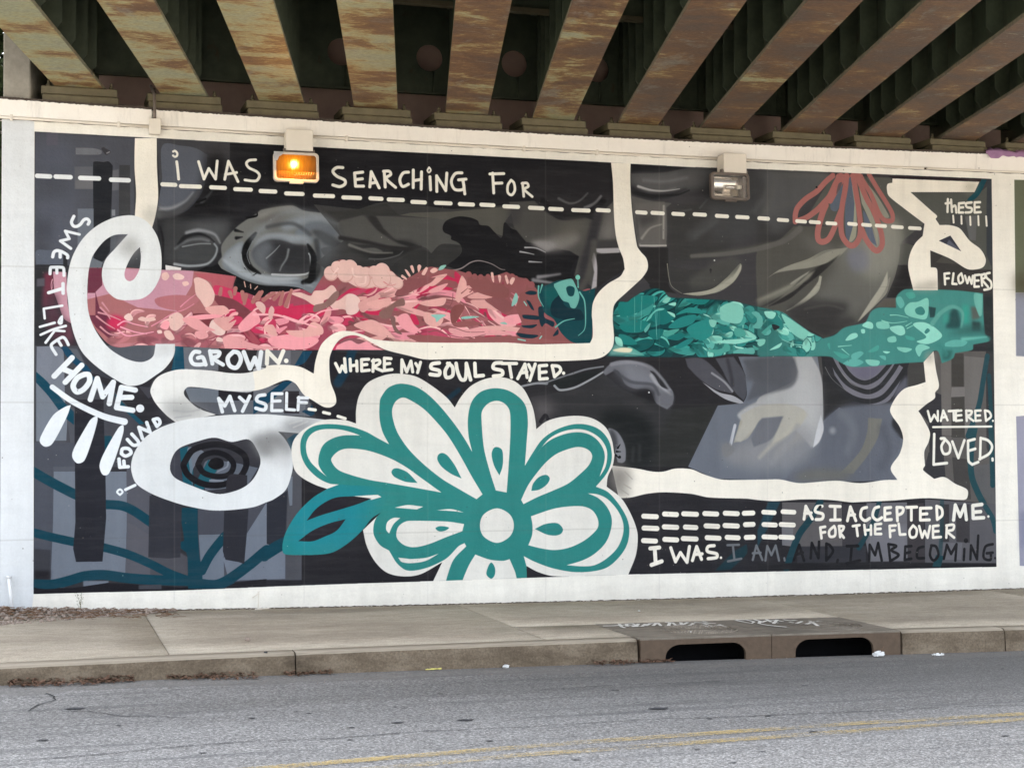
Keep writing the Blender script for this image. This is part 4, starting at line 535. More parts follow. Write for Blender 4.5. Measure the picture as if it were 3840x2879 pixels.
    P('8b5558','Y480,320! 740,310! 700,350 640,380 500,440 400,460 440,380!',soft=4); P('945b5b','Y500,790 700,790 1000,820 1200,800 1500,800 1880,850! 1000,850! 600,850!',soft=2); P('945a5b','Y880,690 1000,670 1130,690 1000,720 900,720')
    for w in ['Y700,620 820,620 780,650 745,680 735,650','Y950,640 1010,630 1100,635 1030,650 960,655','Y1370,520 1400,440 1420,470 1410,520 1370,550','Y1270,690 1310,680 1330,700','Y760,250 780,215 825,208 800,240']: P('8fc0b6',w,soft=2)
    P('8c5a60','F680,690! 760,600 880,600 1000,650 1090,690!'); P('eea0aa','F700,650 800,610 870,640 940,620 1000,660 1080,690! 680,685!')
    # dark leaves and teal flower at the end of the pink band
    c.clip=None
    for x,y,r in [(640,1265,52),(690,1215,44),(745,1200,40),(800,1215,55),(870,1255,48),(930,1270,50),(1000,1255,46),(1065,1245,58),(1130,1300,46),(1190,1345,44),(760,1270,60),(1060,1310,70),(900,1320,60)]:
        S('cfa29c',r*2+7,f'B{x+3},{y+8}'); S('deb9b1',r*2,f'B{x},{y}')
    S('e9c9c1',16,'B820,1230 835,1290 900,1300/B930,1300 925,1350 880,1360/B700,1230 660,1280',w2=6); S('d18f92',10,'B860,1380 940,1395 1010,1380/B1080,1340 1130,1370 1180,1360',w2=5)
    for l in ['W1610,360 1600,420','W1550,400 1570,450','W1680,400 1690,480','W1720,430 1700,520','W1790,500 1860,400','W1840,470 1885,395','W1900,480 1960,440','W1960,440 2010,410','W2010,470 2070,405','W2075,520 2100,400','W2130,540 2190,380','W1450,420 1460,360']: S('a9716d',40,l,w2=30)
    for l in ['W1700,290 1712,345','W1765,320 1768,360','W1810,370 1838,340']: S('cfa79a',10,l,w2=10,mid=26)
    for x,y,r in [(1010,285,26),(1060,300,22),(1110,305,22),(1170,300,20),(1330,300,30),(1370,305,28),(1400,320,26),(1480,345,30),(1530,370,28),(1350,350,50),(1440,380,50)]: S('94595b',r*2,f'Y{x},{y}')
    for w in ['B1225,1300 1235,1282 1270,1310 1270,1325','B1255,1240 1275,1245 1305,1290 1290,1300','B1300,1215 1320,1205 1335,1250 1325,1270','B1360,1215 1375,1198 1393,1215 1370,1262','B1395,1275 1430,1220 1447,1230 1420,1285','B1465,1250 1500,1225 1530,1245 1490,1270','Y1195,270 1215,272 1222,350 1205,330','Y1255,295 1280,300 1270,355','Y1370,310 1395,320 1370,370 1350,350','Y1310,300 1325,290 1345,350 1330,365']: P('e6bab2',w)
    P('8fc0b6','Y760,250 780,215 825,208 800,240')
    for w in ['Y1480,440 1520,420 1575,430 1570,450 1520,455','Y1490,500 1520,510 1555,580 1530,570','Y1460,620 1590,630 1590,660 1470,650','Y1590,560 1640,560 1640,640 1720,680 1710,720 1650,690 1620,720 1600,680','Y1450,710 1520,705 1580,700 1540,730 1470,725','Y1410,770 1500,780 1590,790 1540,815 1440,805','Y1710,795 1750,740 1755,780']: P('1b3440',w)
    P('15474e','Y1590,390 1640,380 1800,330 1950,420 2060,400! 2030,860! 1880,850 1780,770 1720,660 1640,600 1600,480'); P('175b5c','Y1640,400 1740,390 1760,520 1680,560 1640,480',soft=14); P('12323c','Y1700,520 1780,450 1800,530 1860,570 1940,580 1960,660 1800,660 1700,620',soft=3); P('6fb0a6','Y1720,370 1790,335 1860,325 1900,380 1930,470 1900,560 1860,560 1840,520 1790,500 1740,420'); P('18484e','Y1820,400 1850,380 1890,400 1880,460 1840,460'); S('79bcb0',12,'Y1915,310 1918,390'); S('79bcb0',36,'Y1915,308'); S('6fb3aa',14,'Y1590,380 1590,470 1630,550/Y1620,370 1600,440/Y1930,430 1970,500 1980,650 1970,740 1920,790/Y1730,720 1800,670 1890,650',w2=5); S('8fc8bd',10,'Y1420,820 1480,832/Y1600,815 1615,795/Y1470,510 1490,540')
    c.clip=None
    S('5e9c96',12,'Y1915,308 1918,380'); S('79bcb0',40,'Y1915,308'); P('6fb0a6','Y1720,370 1770,345 1830,325 1870,325 1900,380!')
    # ---------------- teal band
    teal='C1000,1400 1040,1370 1180,1290 1290,1300 1350,1360 1500,1370 1850,1390 2000,1420 2211,1470 D0,1345 60,1360 200,1370 420,1530 545,1590! 640,1560 720,1500 850,1470 900,1450 940,1370 1000,1335 1150,1335! 1150,1250 1190,1200 1240,1180 1630,1190 1870,1215! 1875,1400! H1890,555 1935,575 1930,615 1790,645! 1780,690 1640,715! 1620,760 1530,800! 1500,705 1460,700 1380,790! 1200,800 1000,820 800,830 700,800 600,745 400,745 200,740 0,745 G2100,735 1900,715 1700,745 1430,750 820,740! 870,680 890,600 880,450 885,340 910,290'
    c.clip=c.mask(teal,1)
    P('17393d','G800,100! 2211,100! 2211,800! 800,800!'); P('488c86','H0,150! 2000,150! 2000,850! 0,850!',lin=True); P('2d6664','G1700,100! 2300,100! 2300,800! 1700,800!',soft=300)
    TL=['1f7572','2b8682','175c5c','3d958e','12474a','2f8a85']; TR=['82c6b8','95d6c7','64ada4','6cb4a9','3f837e','6fb8ac']
    field(95,2310,2780,1100,1330,TL,80,130,.40,lambda x,y: -.35+(y-1200)/300,.25,.25,['4fb0a6','3fa098','6cc0b4'],'10383c',.08)
    field(75,2640,3060,1150,1330,['2f817d','4a9f97','5fb0a6','7cc4b6','3f8f88','8fd4c4'],38,70,.5,lambda x,y:.35+(y-1200)/200,.6,.8,['a6e0d2','8fd0c0'],'2a6a68',.16)
    for w in ['G940,480 1080,440 1180,470 1120,540 980,540','G1200,440 1240,370 1340,370 1395,420 1300,480','G1340,500 1440,420 1570,400 1540,470 1420,510','G1490,520 1600,450 1700,450 1700,560 1600,610','G930,300 1050,240 1250,250 1180,330 960,420','G1180,530 1300,520 1260,600 1200,590','G1330,590 1420,550 1480,570 1420,610','G1400,400 1500,340 1600,350 1620,390 1500,380','G1490,280 1680,265 1640,310 1560,310','G1400,660 1500,600 1550,600 1500,650 1420,680','G930,560 1020,580 1080,640 960,640']: P(['1f7c78','2a8a85','1d7270','278380'][rg.randint(4)],w,soft=4)
    for w in ['G1290,290 1330,250 1360,260 1330,300','G1340,310 1400,295 1395,325','G1330,370 1390,390 1395,420 1360,400','G1140,520 1190,465 1180,510 1150,545','G1770,340 1840,300 1930,310 1965,380 1940,460 1880,470 1780,440 1770,390','G2030,380 2090,380 2120,450 2100,510 2040,500 2080,440','G1890,510 1960,520 1980,570 1900,575','G1680,440 1740,450 1720,500 1690,490','G1300,540 1430,515 1380,560 1310,575','G1500,730 1550,720 1440,750!','G1650,690 1780,680 1820,620 1850,690 1750,720','G1880,700 2040,670 2050,720 1900,730','G1740,620 1900,600 2050,600 1900,640','G900,580 950,600 960,660 910,640','G1010,660 1090,700 1140,735 1000,715','G2060,610 2140,600 2130,640','G2040,650 2090,680 2060,690','H60,370 150,380 130,430 80,420','H200,390 300,450 420,540 380,600 300,560 250,500','H0,390 40,420 40,490 0,500','H40,540 110,480 120,500 60,555','H100,690 200,630 180,670','H0,630 60,635 20,660','H730,610 770,560 820,550 830,580 780,605','H860,520 890,520 890,550 865,550','H870,490 910,455 955,470 950,515','H1220,350 1260,300 1330,290 1410,260 1420,340 1400,430 1330,430 1240,400','H990,460 1080,460 1090,510 1000,510','H1100,500 1200,490 1225,550 1180,570 1110,530','H1080,590 1140,575 1150,620 1090,625','H1230,570 1300,590 1300,610 1240,600','H1290,480 1380,460 1480,510 1530,580 1420,640 1320,620 1400,580','H1160,665 1280,680 1230,710 1170,690','H1310,680 1350,640 1430,670 1370,700 1340,745','H900,770 1010,780 990,825 920,810','H1010,740 1060,740 1060,775','H1040,700 1100,705 1070,720','H710,800 800,760 880,790 820,825 740,825','H780,730 850,700 880,720 800,780','H920,700 1000,650 1000,690 940,710','H1560,630 1640,605 1740,620 1700,660 1560,660','H1150,260 1190,250 1220,310 1190,345 1160,310','H1230,220 1290,210 1310,250 1260,265','H580,640 600,635 600,685','H630,700 760,740 700,760']: P(TR[rg.randint(3)] if rg.rand()<.75 else '4fa095',w,soft=2)
    S('8fd0c0',9,'H1030,445 1120,465 1240,450/H1100,400 1160,400 1250,420/H1230,490 1280,460/H1240,510 1300,480/H670,660 780,650/H450,665 380,650 300,640 200,600/H700,680 760,730',w2=4); P('1f4a4c','G1100,560 1180,570 1150,590 1100,590',soft=4); P('2a2f33','H120,480 150,480 185,500 140,525'); P('3f837e','H1310,350 1360,330 1390,370 1370,400 1320,390'); P('3f837e','H1385,540 1410,510 1430,530 1400,555')
    P('2b4a4c','H1420,330! 1480,340! 1470,420! 1430,420!',soft=6); P('2a4f50','H1590,400 1620,350 1660,360 1680,500 1560,510!',soft=14); P('38a090','H1700,320! 1750,320! 1750,470! 1710,470!',soft=14,a=.8); P('38a090','H1540,400! 1600,400! 1590,470! 1540,470!',soft=14,a=.5); P('5b5652','H1770,330! 1860,340! 1840,430! 1780,440!',soft=12,a=.8); P('6fb0a5','H1800,220 1870,230! 1860,400 1840,410 1800,300',soft=6); S('5fa097',44,'H1450,470 1520,380 1620,330 1700,380 1690,500',soft=14,w2=20); P('2f4243','H1780,450! 1850,460! 1850,530! 1780,530!',soft=12); P('2f5a58','H1760,480! 2000,480! 2000,560! 1560,560!',soft=30,a=.7); S('6fb8ac',30,'H1700,600 1900,580',soft=24,w2=8); P('79ada4','G840,740! 900,640 1000,680 1140,735!',soft=16,a=.9); P('e3dcc0','G880,690 960,670 1040,680 1020,710 920,705',soft=6)
    S('7fc0b5',5,'G1060,240 1060,540/G1120,240 1110,520/G1220,250 1245,600/G1245,360 1240,560',a=.6,soft=3)
    c.clip=None
    P('2d5f5c','H1530,700! 1620,690! 1600,760 1540,780!',soft=16,a=.8); P('2c3335','H1880,230! 1950,230! 1950,700! 1900,700! 1930,590! 1890,560!',soft=12,a=.9)
    S('3f837e',50,'H1500,650 1560,720',soft=20,a=.6)
def speck(s,x,y,r,col,a):
    q=s.tofn(np.array([[x,y],[x,y]]))[0]; r=r*s.k/2
    x0,y0=int(q[0]-r-2),int(q[1]-r-2); x1,y1=int(q[0]+r+3),int(q[1]+r+3)
    if x0<0 or y0<0 or x1>s.W or y1>s.H: return
    yy,xx=np.mgrid[y0:y1,x0:x1]
    m=np.clip(r+.5-np.hypot(xx-q[0],yy-q[1]),0,1)
    s.comp(x0,y0,m.astype(np.float32),col,a)
Canvas.speck=speck
# ================================================================ object helpers
def tag(o, label=None, cat=None, group=None, kind=None):
    for k, v in (('label', label), ('category', cat), ('group', group), ('kind', kind)):
        if v: o[k] = v
    return o
def empty(name, loc=(0,0,0), **k):
    o = bpy.data.objects.new(name, None); sc.collection.objects.link(o); o.location = loc; o.empty_display_size = .2
    bpy.context.view_layer.update(); return tag(o, **k)
def link(name, me, parent=None, loc=None, **k):
    o = bpy.data.objects.new(name, me); sc.collection.objects.link(o)
    if parent is not None:
        o.parent = parent; o.matrix_parent_inverse = Matrix.Translation(-Vector(parent.location)) if parent.type == 'EMPTY' else Matrix()
    if loc is not None: o.location = loc
    return tag(o, **k)
class MB:
    def __init__(s): s.b = bmesh.new()
    def quad(s, *p, mat=0):
        f = s.b.faces.new([s.b.verts.new(q) for q in p]); f.material_index = mat; return f
    def hexa(s, p, mat=0):           # 8 points: bottom ring 0-3, top ring 4-7
        v = [s.b.verts.new(q) for q in p]; fs = []
        for i in ((3,2,1,0),(4,5,6,7),(0,1,5,4),(1,2,6,5),(2,3,7,6),(3,0,4,7)):
            f = s.b.faces.new([v[j] for j in i]); f.material_index = mat; fs.append(f)
        return fs
    def box(s, x0, x1, y0, y1, z0, z1, mat=0):
        return s.hexa([(x0,y0,z0),(x1,y0,z0),(x1,y1,z0),(x0,y1,z0),(x0,y0,z1),(x1,y0,z1),(x1,y1,z1),(x0,y1,z1)], mat)
    def tube(s, pts, r, n=8, mat=0, caps=True):
        rings = []
        P_ = [Vector(p) for p in pts]
        for i, p in enumerate(P_):
            t = (P_[min(i+1, len(P_)-1)]-P_[max(i-1, 0)]).normalized()
            a = t.orthogonal().normalized() if abs(t.z) > .9 else t.cross(Vector((0,0,1))).normalized(); b = t.cross(a)
            rr = r[i] if isinstance(r, (list, tuple)) else r
            rings.append([s.b.verts.new(p+(a*math.cos(k*2*math.pi/n)+b*math.sin(k*2*math.pi/n))*rr) for k in range(n)])
        for A_, B_ in zip(rings, rings[1:]):
            for k in range(n):
                f = s.b.faces.new([A_[k], A_[(k+1)%n], B_[(k+1)%n], B_[k]]); f.material_index = mat; f.smooth = True
        if caps:
            for q in (rings[0][::-1], rings[-1]):
                f = s.b.faces.new(q); f.material_index = mat
    def bevel(s, w, seg=2):
        bmesh.ops.bevel(s.b, geom=list(s.b.edges), offset=w, segments=seg, affect='EDGES', profile=.5)
    def mesh(s, name, *mats, smooth=False):
        bmesh.ops.recalc_face_normals(s.b, faces=s.b.faces)
        me = bpy.data.meshes.new(name); s.b.to_mesh(me); s.b.free()
        for m_ in mats: me.materials.append(m_)
        if smooth:
            for p in me.polygons: p.use_smooth = True
        return me
    def build(s, name, *mats, parent=None, smooth=False, **k): return link(name, s.mesh(name, *mats, smooth=smooth), parent, **k)
def grid(name, xs, ys, zf, mat, parent=None, **k):
    V = [(x, y, zf(x, y)) for y in ys for x in xs]; n = len(xs)
    Fc = [(j*n+i, j*n+i+1, (j+1)*n+i+1, (j+1)*n+i) for j in range(len(ys)-1) for i in range(n-1)]
    me = bpy.data.meshes.new(name); me.from_pydata(V, [], Fc); me.materials.append(mat)
    for p in me.polygons: p.use_smooth = True
    return link(name, me, parent, **k)
# ================================================================ materials
class Mat:
    def __init__(s, name, rough=.8, metal=0, spec=.3):
        s.m = bpy.data.materials.new(name); s.m.use_nodes = True; s.t = s.m.node_tree
        s.p = s.t.nodes['Principled BSDF']; s.p.inputs['Roughness'].default_value = rough
        s.p.inputs['Metallic'].default_value = metal; s.p.inputs['Specular IOR Level'].default_value = spec; s._co = None
    def n(s, ty, **k):
        x = s.t.nodes.new(ty)
        for a, b in k.items(): setattr(x, a, b)
        return x
    def l(s, a, b): s.t.links.new(a, b)
    def co(s, sx=1, sy=1, sz=1, kind='Object', rot=(0,0,0)):
        c = s.n('ShaderNodeTexCoord'); mp = s.n('ShaderNodeMapping'); mp.inputs['Scale'].default_value = (sx, sy, sz); mp.inputs['Rotation'].default_value = rot
        s.l(c.outputs[kind], mp.inputs[0]); return mp.outputs[0]
    def noise(s, scale, det=4, rough=.6, co=None, dist=0):
        x = s.n('ShaderNodeTexNoise'); x.inputs['Scale'].default_value = scale; x.inputs['Detail'].default_value = det
        x.inputs['Roughness'].default_value = rough; x.inputs['Distortion'].default_value = dist
        s.l(co if co is not None else s.co(), x.inputs['Vector']); return x.outputs['Fac']
    def ramp(s, fac, *stops):
        r = s.n('ShaderNodeValToRGB'); e = r.color_ramp.elements
        while len(e) > 1: e.remove(e[-1])
        for i, (p, c) in enumerate(stops):
            c = (c, c, c) if not hasattr(c, '__len__') else c
            q = e[0] if i == 0 else e.new(p)
            q.position = p; q.color = (*c, 1)
        s.l(fac, r.inputs[0]); return r.outputs[0]
    def mix(s, a, b, fac, mode='MIX'):
        x = s.n('ShaderNodeMix', data_type='RGBA', blend_type=mode)
        for v, i in ((fac, 0), (a, 6), (b, 7)):
            if hasattr(v, 'is_linked') or hasattr(v, 'links'): s.l(v, x.inputs[i])
            else: x.inputs[i].default_value = v if i == 0 else (*v, 1)
        return x.outputs[2]
    def math(s, op, a, b=0):
        x = s.n('ShaderNodeMath', operation=op)
        for i, v in enumerate((a, b)):
            if hasattr(v, 'links'): s.l(v, x.inputs[i])
            else: x.inputs[i].default_value = v
        return x.outputs[0]
    def col(s, v):
        if hasattr(v, 'links'): s.l(v, s.p.inputs['Base Color'])
        else: s.p.inputs['Base Color'].default_value = (*v, 1)
        return s
    def bump(s, h, strength=.3, dist=.01):
        b = s.n('ShaderNodeBump'); b.inputs['Strength'].default_value = strength; b.inputs['Distance'].default_value = dist
        s.l(h, b.inputs['Height']); s.l(b.outputs[0], s.p.inputs['Normal']); return s
# --- mural paint on the wall: picture rasterised from strokes
X_L, X_R, Z_B, Z_T = -.45, 10.5, 0.0, 4.75
PPM = 330
def to_tex(p):
    out = np.empty_like(p)
    d = _F[None]+((p[:, 0]-1920)/FPX)[:, None]*_R[None]+((1439.5+SYP-p[:, 1])/FPX)[:, None]*_U[None]
    q = d*(WALL_Y/d[:, 1])[:, None]
    out[:, 0] = (q[:, 0]-X_L)*PPM; out[:, 1] = (Z_T-(q[:, 2]+EYE))*PPM
    return out
cv = Canvas(int((X_R-X_L)*PPM), int((Z_T-Z_B)*PPM), to_tex, 15.6/FPX*PPM)
paint(cv)
img = bpy.data.images.new('mural', cv.W, cv.H, alpha=False)
px = np.ones((cv.H, cv.W, 4), np.float32); px[..., :3] = np.clip(cv.img[::-1], 0, 1)**1.06
img.pixels.foreach_set(px.ravel()); img.update(); img.pack()
def wall_mat():
    a = Mat('painted_wall', .75, spec=.12)
    uv = a.n('ShaderNodeUVMap'); uv.uv_map = 'wall'
    t = a.n('ShaderNodeTexImage'); t.image = img; t.extension = 'EXTEND'; a.l(uv.outputs[0], t.inputs[0])
    c = a.co()
    g1 = a.ramp(a.noise(1.3, 6, .65, c), (.3, .90), (.62, 1.0))
    g2 = a.ramp(a.noise(1, 6, .6, a.co(9, 9, 1.0)), (.35, .95), (.6, 1.02))        # brushed runs, mostly vertical
    g3 = a.ramp(a.noise(60, 3, .6, c), (.3, .965), (.7, 1.02))
    x = a.mix(t.outputs[0], g1, 1, 'MULTIPLY'); x = a.mix(x, g2, 1, 'MULTIPLY'); x = a.mix(x, g3, 1, 'MULTIPLY')
    br = a.ramp(a.noise(1, 7, .7, a.co(2.2, 2.2, 16)), (.46, 0), (.66, 1)); x = a.mix(x, (.16, .155, .16), a.math('MULTIPLY', br, .055))   # thin dry brush passes
    # chips and pinholes
    v = a.n('ShaderNodeTexVoronoi'); v.inputs['Scale'].default_value = 5.5; a.l(c, v.inputs['Vector'])
    dot = a.ramp(v.outputs['Distance'], (.022, 1), (.04, 0))
    x = a.mix(x, (.09, .08, .07), a.math('MULTIPLY', dot, .7))
    sw = a.n('ShaderNodeSeparateXYZ'); a.l(c, sw.inputs[0])
    low = a.ramp(a.math('ADD', a.math('MULTIPLY', sw.outputs[2], 2.2), a.math('MULTIPLY', a.noise(6, 5, .7, c), -.9)), (.02, 1), (.28, 0))
    x = a.mix(x, (.33, .29, .24), a.math('MULTIPLY', low, .15))      # splash dirt along the foot
    a.col(x)
    h = a.math('ADD', a.noise(26, 6, .65, c), a.math('MULTIPLY', a.noise(4, 3, .5, a.co(1, 1, .5)), 1.2))
    a.bump(h, .5, .014); return a.m
M_wall = wall_mat()
def simple(name, col, rough=.7, metal=0, var=.25, sc_=14, bump=.15, spec=.3):
    a = Mat(name, rough, metal, spec); n1 = a.noise(sc_, 6, .65)
    a.col(a.mix(tuple(c*(1-var) for c in col), tuple(min(1, c*(1+var)) for c in col), n1)); a.bump(a.noise(sc_*4, 4), bump, .004); return a.m
M_white = simple('white_fixture_paint', (.72, .66, .57), .5, var=.08, sc_=8)
def cope_mat():
    a = Mat('coping_paint', .6); c = a.co()
    x = a.ramp(a.noise(1.6, 7, .7, c), (.3, (.82, .77, .70)), (.6, (.90, .855, .785)))
    st = a.ramp(a.noise(1, 7, .75, a.co(7, 7, .8)), (.56, 1), (.76, .72)); x = a.mix(x, st, 1, 'MULTIPLY')
    v = a.n('ShaderNodeTexVoronoi'); v.inputs['Scale'].default_value = 6; a.l(c, v.inputs['Vector'])
    x = a.mix(x, (.12, .1, .08), a.ramp(v.outputs['Distance'], (.03, .8), (.05, 0)))
    a.col(x); a.bump(a.noise(22, 6, .7, c), .4, .012); return a.m
M_cope = cope_mat()
M_grime_shadow = simple('coping_grime_shadow', (.07, .055, .045), .95, var=.5, sc_=30)
def steel_mat():
    a = Mat('green_steel_paint', .55, spec=.35); c = a.co()
    x = a.ramp(a.noise(3, 6, .7, c), (.3, (.045, .056, .038)), (.65, (.095, .115, .072)))
    r = a.ramp(a.noise(5, 7, .75, a.co(1, 1, .6)), (.6, 0), (.72, .8)); x = a.mix(x, (.09, .04, .02), r)
    a.col(x); a.bump(a.noise(30, 4), .2, .004); return a.m
M_steel = steel_mat()
def soffit_mat():
    a = Mat('weathered_soffit', .6, spec=.35)
    tex = a.n('ShaderNodeAttribute'); tex.attribute_type = 'OBJECT'; tex.attribute_name = 'rust'
    off = a.n('ShaderNodeObjectInfo'); cmb = a.n('ShaderNodeCombineXYZ'); a.l(a.math('MULTIPLY', off.outputs['Random'], 37), cmb.inputs[0]); a.l(a.math('MULTIPLY', off.outputs['Random'], 91), cmb.inputs[1])
    def shifted(*sc3):
        cs = a.n('ShaderNodeVectorMath', operation='ADD'); a.l(a.co(*sc3), cs.inputs[0]); a.l(cmb.outputs[0], cs.inputs[1]); return cs.outputs[0]
    big = a.noise(1.0, 5, .6, shifted(1.1, 1.9, 1), .3)       # broad worn areas
    pat = a.noise(2.6, 9, .78, shifted(1.3, 3.0, 1), .5)      # ragged patches
    fin = a.noise(7, 8, .8, shifted(1.6, 6.5, 1))             # fine scratches across the flange
    k = a.math('ADD', a.math('ADD', a.math('MULTIPLY', big, .62), a.math('MULTIPLY', pat, .38)), a.math('MULTIPLY', tex.outputs['Fac'], .16))
    k = a.math('ADD', k, a.math('MULTIPLY', a.math('SUBTRACT', fin, .5), .22))
    x = a.ramp(k, (.40, (.27, .275, .185)), (.475, (.31, .29, .16)), (.505, (.28, .20, .085)), (.535, (.175, .095, .042)), (.60, (.125, .068, .038)), (.70, (.095, .066, .050)))
    x = a.mix(x, (.34, .315, .20), a.math('MULTIPLY', a.ramp(a.noise(4.2, 9, .8, shifted(1, 2.6, 1), 1.2), (.60, 0), (.635, .8)), .8))   # islands of old paint
    x = a.mix(x, (.21, .205, .165), a.ramp(a.noise(1.7, 6, .7, shifted(1.5, 1.2, 1), .8), (.56, 0), (.66, .55)))
    x = a.mix(x, (.06, .035, .026), a.ramp(a.noise(5, 9, .8, shifted(1, 3.2, 1), .6), (.62, 0), (.68, .8)))
    x = a.mix(x, (.42, .13, .045), a.ramp(a.noise(2.3, 9, .82, shifted(1.2, 1.2, 1), .4), (.685, 0), (.70, .75)))       # fresh orange scabs
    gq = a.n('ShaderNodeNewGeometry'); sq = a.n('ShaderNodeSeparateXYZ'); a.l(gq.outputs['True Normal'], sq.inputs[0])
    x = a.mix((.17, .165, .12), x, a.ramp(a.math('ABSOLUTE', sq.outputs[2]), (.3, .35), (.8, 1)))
    x = a.mix(x, a.ramp(a.noise(28, 6, .7, shifted(1, 2, 1)), (.35, .88), (.65, 1.42)), 1, 'MULTIPLY')
    a.col(x); a.bump(a.math('ADD', pat, a.noise(40, 4)), .4, .008); return a.m
M_soffit = soffit_mat()
M_bear = simple('bearing_steel', (.13, .11, .065), .7, var=.45, sc_=9)
M_pink = simple('backwall_paint', (.50, .36, .31), .8, var=.3, sc_=4)
M_deck = simple('deck_concrete', (.12, .11, .10), .9)
M_conc = simple('raw_concrete', (.30, .275, .23), .9, var=.35, sc_=18, bump=.4)
def walk_mat():
    a = Mat('sidewalk_concrete', .85); c = a.co()
    x = a.ramp(a.noise(.9, 8, .68, a.co(1, 2.2, 1)), (.3, (.35, .295, .225)), (.52, (.46, .395, .305)), (.7, (.54, .47, .37)))
    x = a.mix(x, a.ramp(a.noise(7, 7, .8, a.co(1, 3, 1)), (.35, .78), (.6, 1.08)), 1, 'MULTIPLY')
    x = a.mix(x, a.ramp(a.noise(75, 4, .8, c), (.3, .66), (.7, 1.24)), 1, 'MULTIPLY')
    x = a.mix(x, (.13, .11, .09), a.ramp(a.noise(3.3, 9, .8, a.co(1, 4, 1), .5), (.63, 0), (.70, .45)))
    a.col(x); a.bump(a.noise(70, 5, .7, c), .35, .006); return a.m
M_walk = walk_mat()
def kerb_mat():
    a = Mat('kerb_concrete', .85); c = a.co()
    x = a.ramp(a.noise(2.2, 8, .75, a.co(1, 1, 2)), (.32, (.085, .062, .040)), (.5, (.155, .118, .080)), (.68, (.235, .188, .135)))
    x = a.mix(x, a.ramp(a.noise(60, 5, .75, c), (.3, .65), (.7, 1.25)), 1, 'MULTIPLY')
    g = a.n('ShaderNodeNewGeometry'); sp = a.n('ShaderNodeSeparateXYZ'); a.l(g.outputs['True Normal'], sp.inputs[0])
    x = a.mix(x, (.44, .38, .295), a.ramp(sp.outputs[2], (.45, 0), (.95, .9)))   # lighter on the upward-facing lip
    a.col(x); a.bump(a.noise(45, 6, .75, c), .6, .01); return a.m
M_kerb = kerb_mat()
def asphalt_mat():
    a = Mat('old_asphalt', .8, spec=.35); c = a.co()
    big = a.ramp(a.noise(.35, 6, .6, a.co(.45, 2.4, 1), .6), (.30, (.175, .168, .158)), (.5, (.238, .230, .218)), (.68, (.295, .286, .272)))
    agg = a.n('ShaderNodeTexVoronoi'); agg.inputs['Scale'].default_value = 95; a.l(c, agg.inputs['Vector'])
    sp = a.n('ShaderNodeSeparateColor'); a.l(agg.outputs['Color'], sp.inputs[0])
    x = a.mix(big, a.ramp(sp.outputs[0], (.1, .58), (.55, .96), (.8, 1.3), (1, 1.75)), 1, 'MULTIPLY')
    agg2 = a.noise(38, 4, .8, c); x = a.mix(x, a.ramp(agg2, (.3, .72), (.7, 1.28)), 1, 'MULTIPLY')
    x = a.mix(x, (.10, .10, .10), a.ramp(a.noise(1.2, 8, .72, a.co(.28, 5, 1), .4), (.53, 0), (.64, .6)))   # tyre and oil streaks
    sb = a.n('ShaderNodeSeparateXYZ'); a.l(c, sb.inputs[0])       # polished, oily wheel band, far lane; dimmer light to the right painted in
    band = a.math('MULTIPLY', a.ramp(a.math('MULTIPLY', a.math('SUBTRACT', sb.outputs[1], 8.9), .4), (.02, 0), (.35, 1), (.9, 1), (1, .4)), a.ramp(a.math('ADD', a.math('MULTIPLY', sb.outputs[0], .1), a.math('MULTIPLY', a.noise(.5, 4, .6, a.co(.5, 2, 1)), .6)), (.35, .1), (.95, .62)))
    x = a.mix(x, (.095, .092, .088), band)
    x = a.mix(x, (.33, .31, .27), a.ramp(a.noise(2.0, 7, .7, a.co(.5, 3, 1)), (.62, 0), (.74, .35)))
    sy_ = a.n('ShaderNodeSeparateXYZ'); a.l(c, sy_.inputs[0])      # smoother silted gutter strip
    gut = a.ramp(a.math('ADD', sy_.outputs[1], a.math('MULTIPLY', a.noise(2.2, 4, .6, c), .25)), (0, 0), (1, 1)); gut = a.math('MULTIPLY', a.math('GREATER_THAN', a.math('ADD', sy_.outputs[1], a.math('MULTIPLY', a.noise(2.2, 5, .6, c), .5)), 11.45), .6)
    x = a.mix(x, a.ramp(a.noise(20, 6, .7, a.co(.4, 1, 1)), (.3, (.15, .142, .13)), (.7, (.215, .207, .19))), gut)
    a.col(x); a.bump(a.math('ADD', agg.outputs['Distance'], agg2), .5, .006); return a.m
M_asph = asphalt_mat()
def yellow_mat():
    a = Mat('worn_yellow_paint', .7); c = a.co()
    n_ = a.math('ADD', a.noise(70, 4, .8, c), a.math('MULTIPLY', a.noise(2.0, 5, .7, a.co(.6, 2, 1)), .75))
    x = a.mix((.66, .44, .10), (.52, .42, .22), a.noise(40, 4)); a.col(x)
    al = a.ramp(n_, (.80, 0), (1.02, .68)); a.l(al, a.p.inputs['Alpha']); return a.m
M_yel = yellow_mat()
M_iron = simple('rusty_cast_iron', (.10, .068, .045), .75, var=.4, sc_=20, bump=.4)
def tread_mat():
    a = Mat('iron_tread_plate', .7); c = a.co()
    x = a.ramp(a.noise(5, 7, .75, a.co(1, 2, 1)), (.3, (.17, .14, .105)), (.65, (.29, .25, .20)))
    ck = a.n('ShaderNodeTexVoronoi', distance='CHEBYCHEV'); ck.inputs['Scale'].default_value = 55; ck.inputs['Randomness'].default_value = 0; a.l(c, ck.inputs['Vector'])
    x = a.mix(x, a.ramp(ck.outputs['Distance'], (.25, 1.15), (.5, .6)), 1, 'MULTIPLY')
    a.col(x); a.bump(ck.outputs['Distance'], -.6, .006); return a.m
M_tread = tread_mat()
M_black = simple('dark_void', (.006, .006, .008), .95)
M_chalk = simple('white_marker', (.78, .75, .69), .8)
M_tar = simple('tar_spot', (.055, .055, .06), .7)
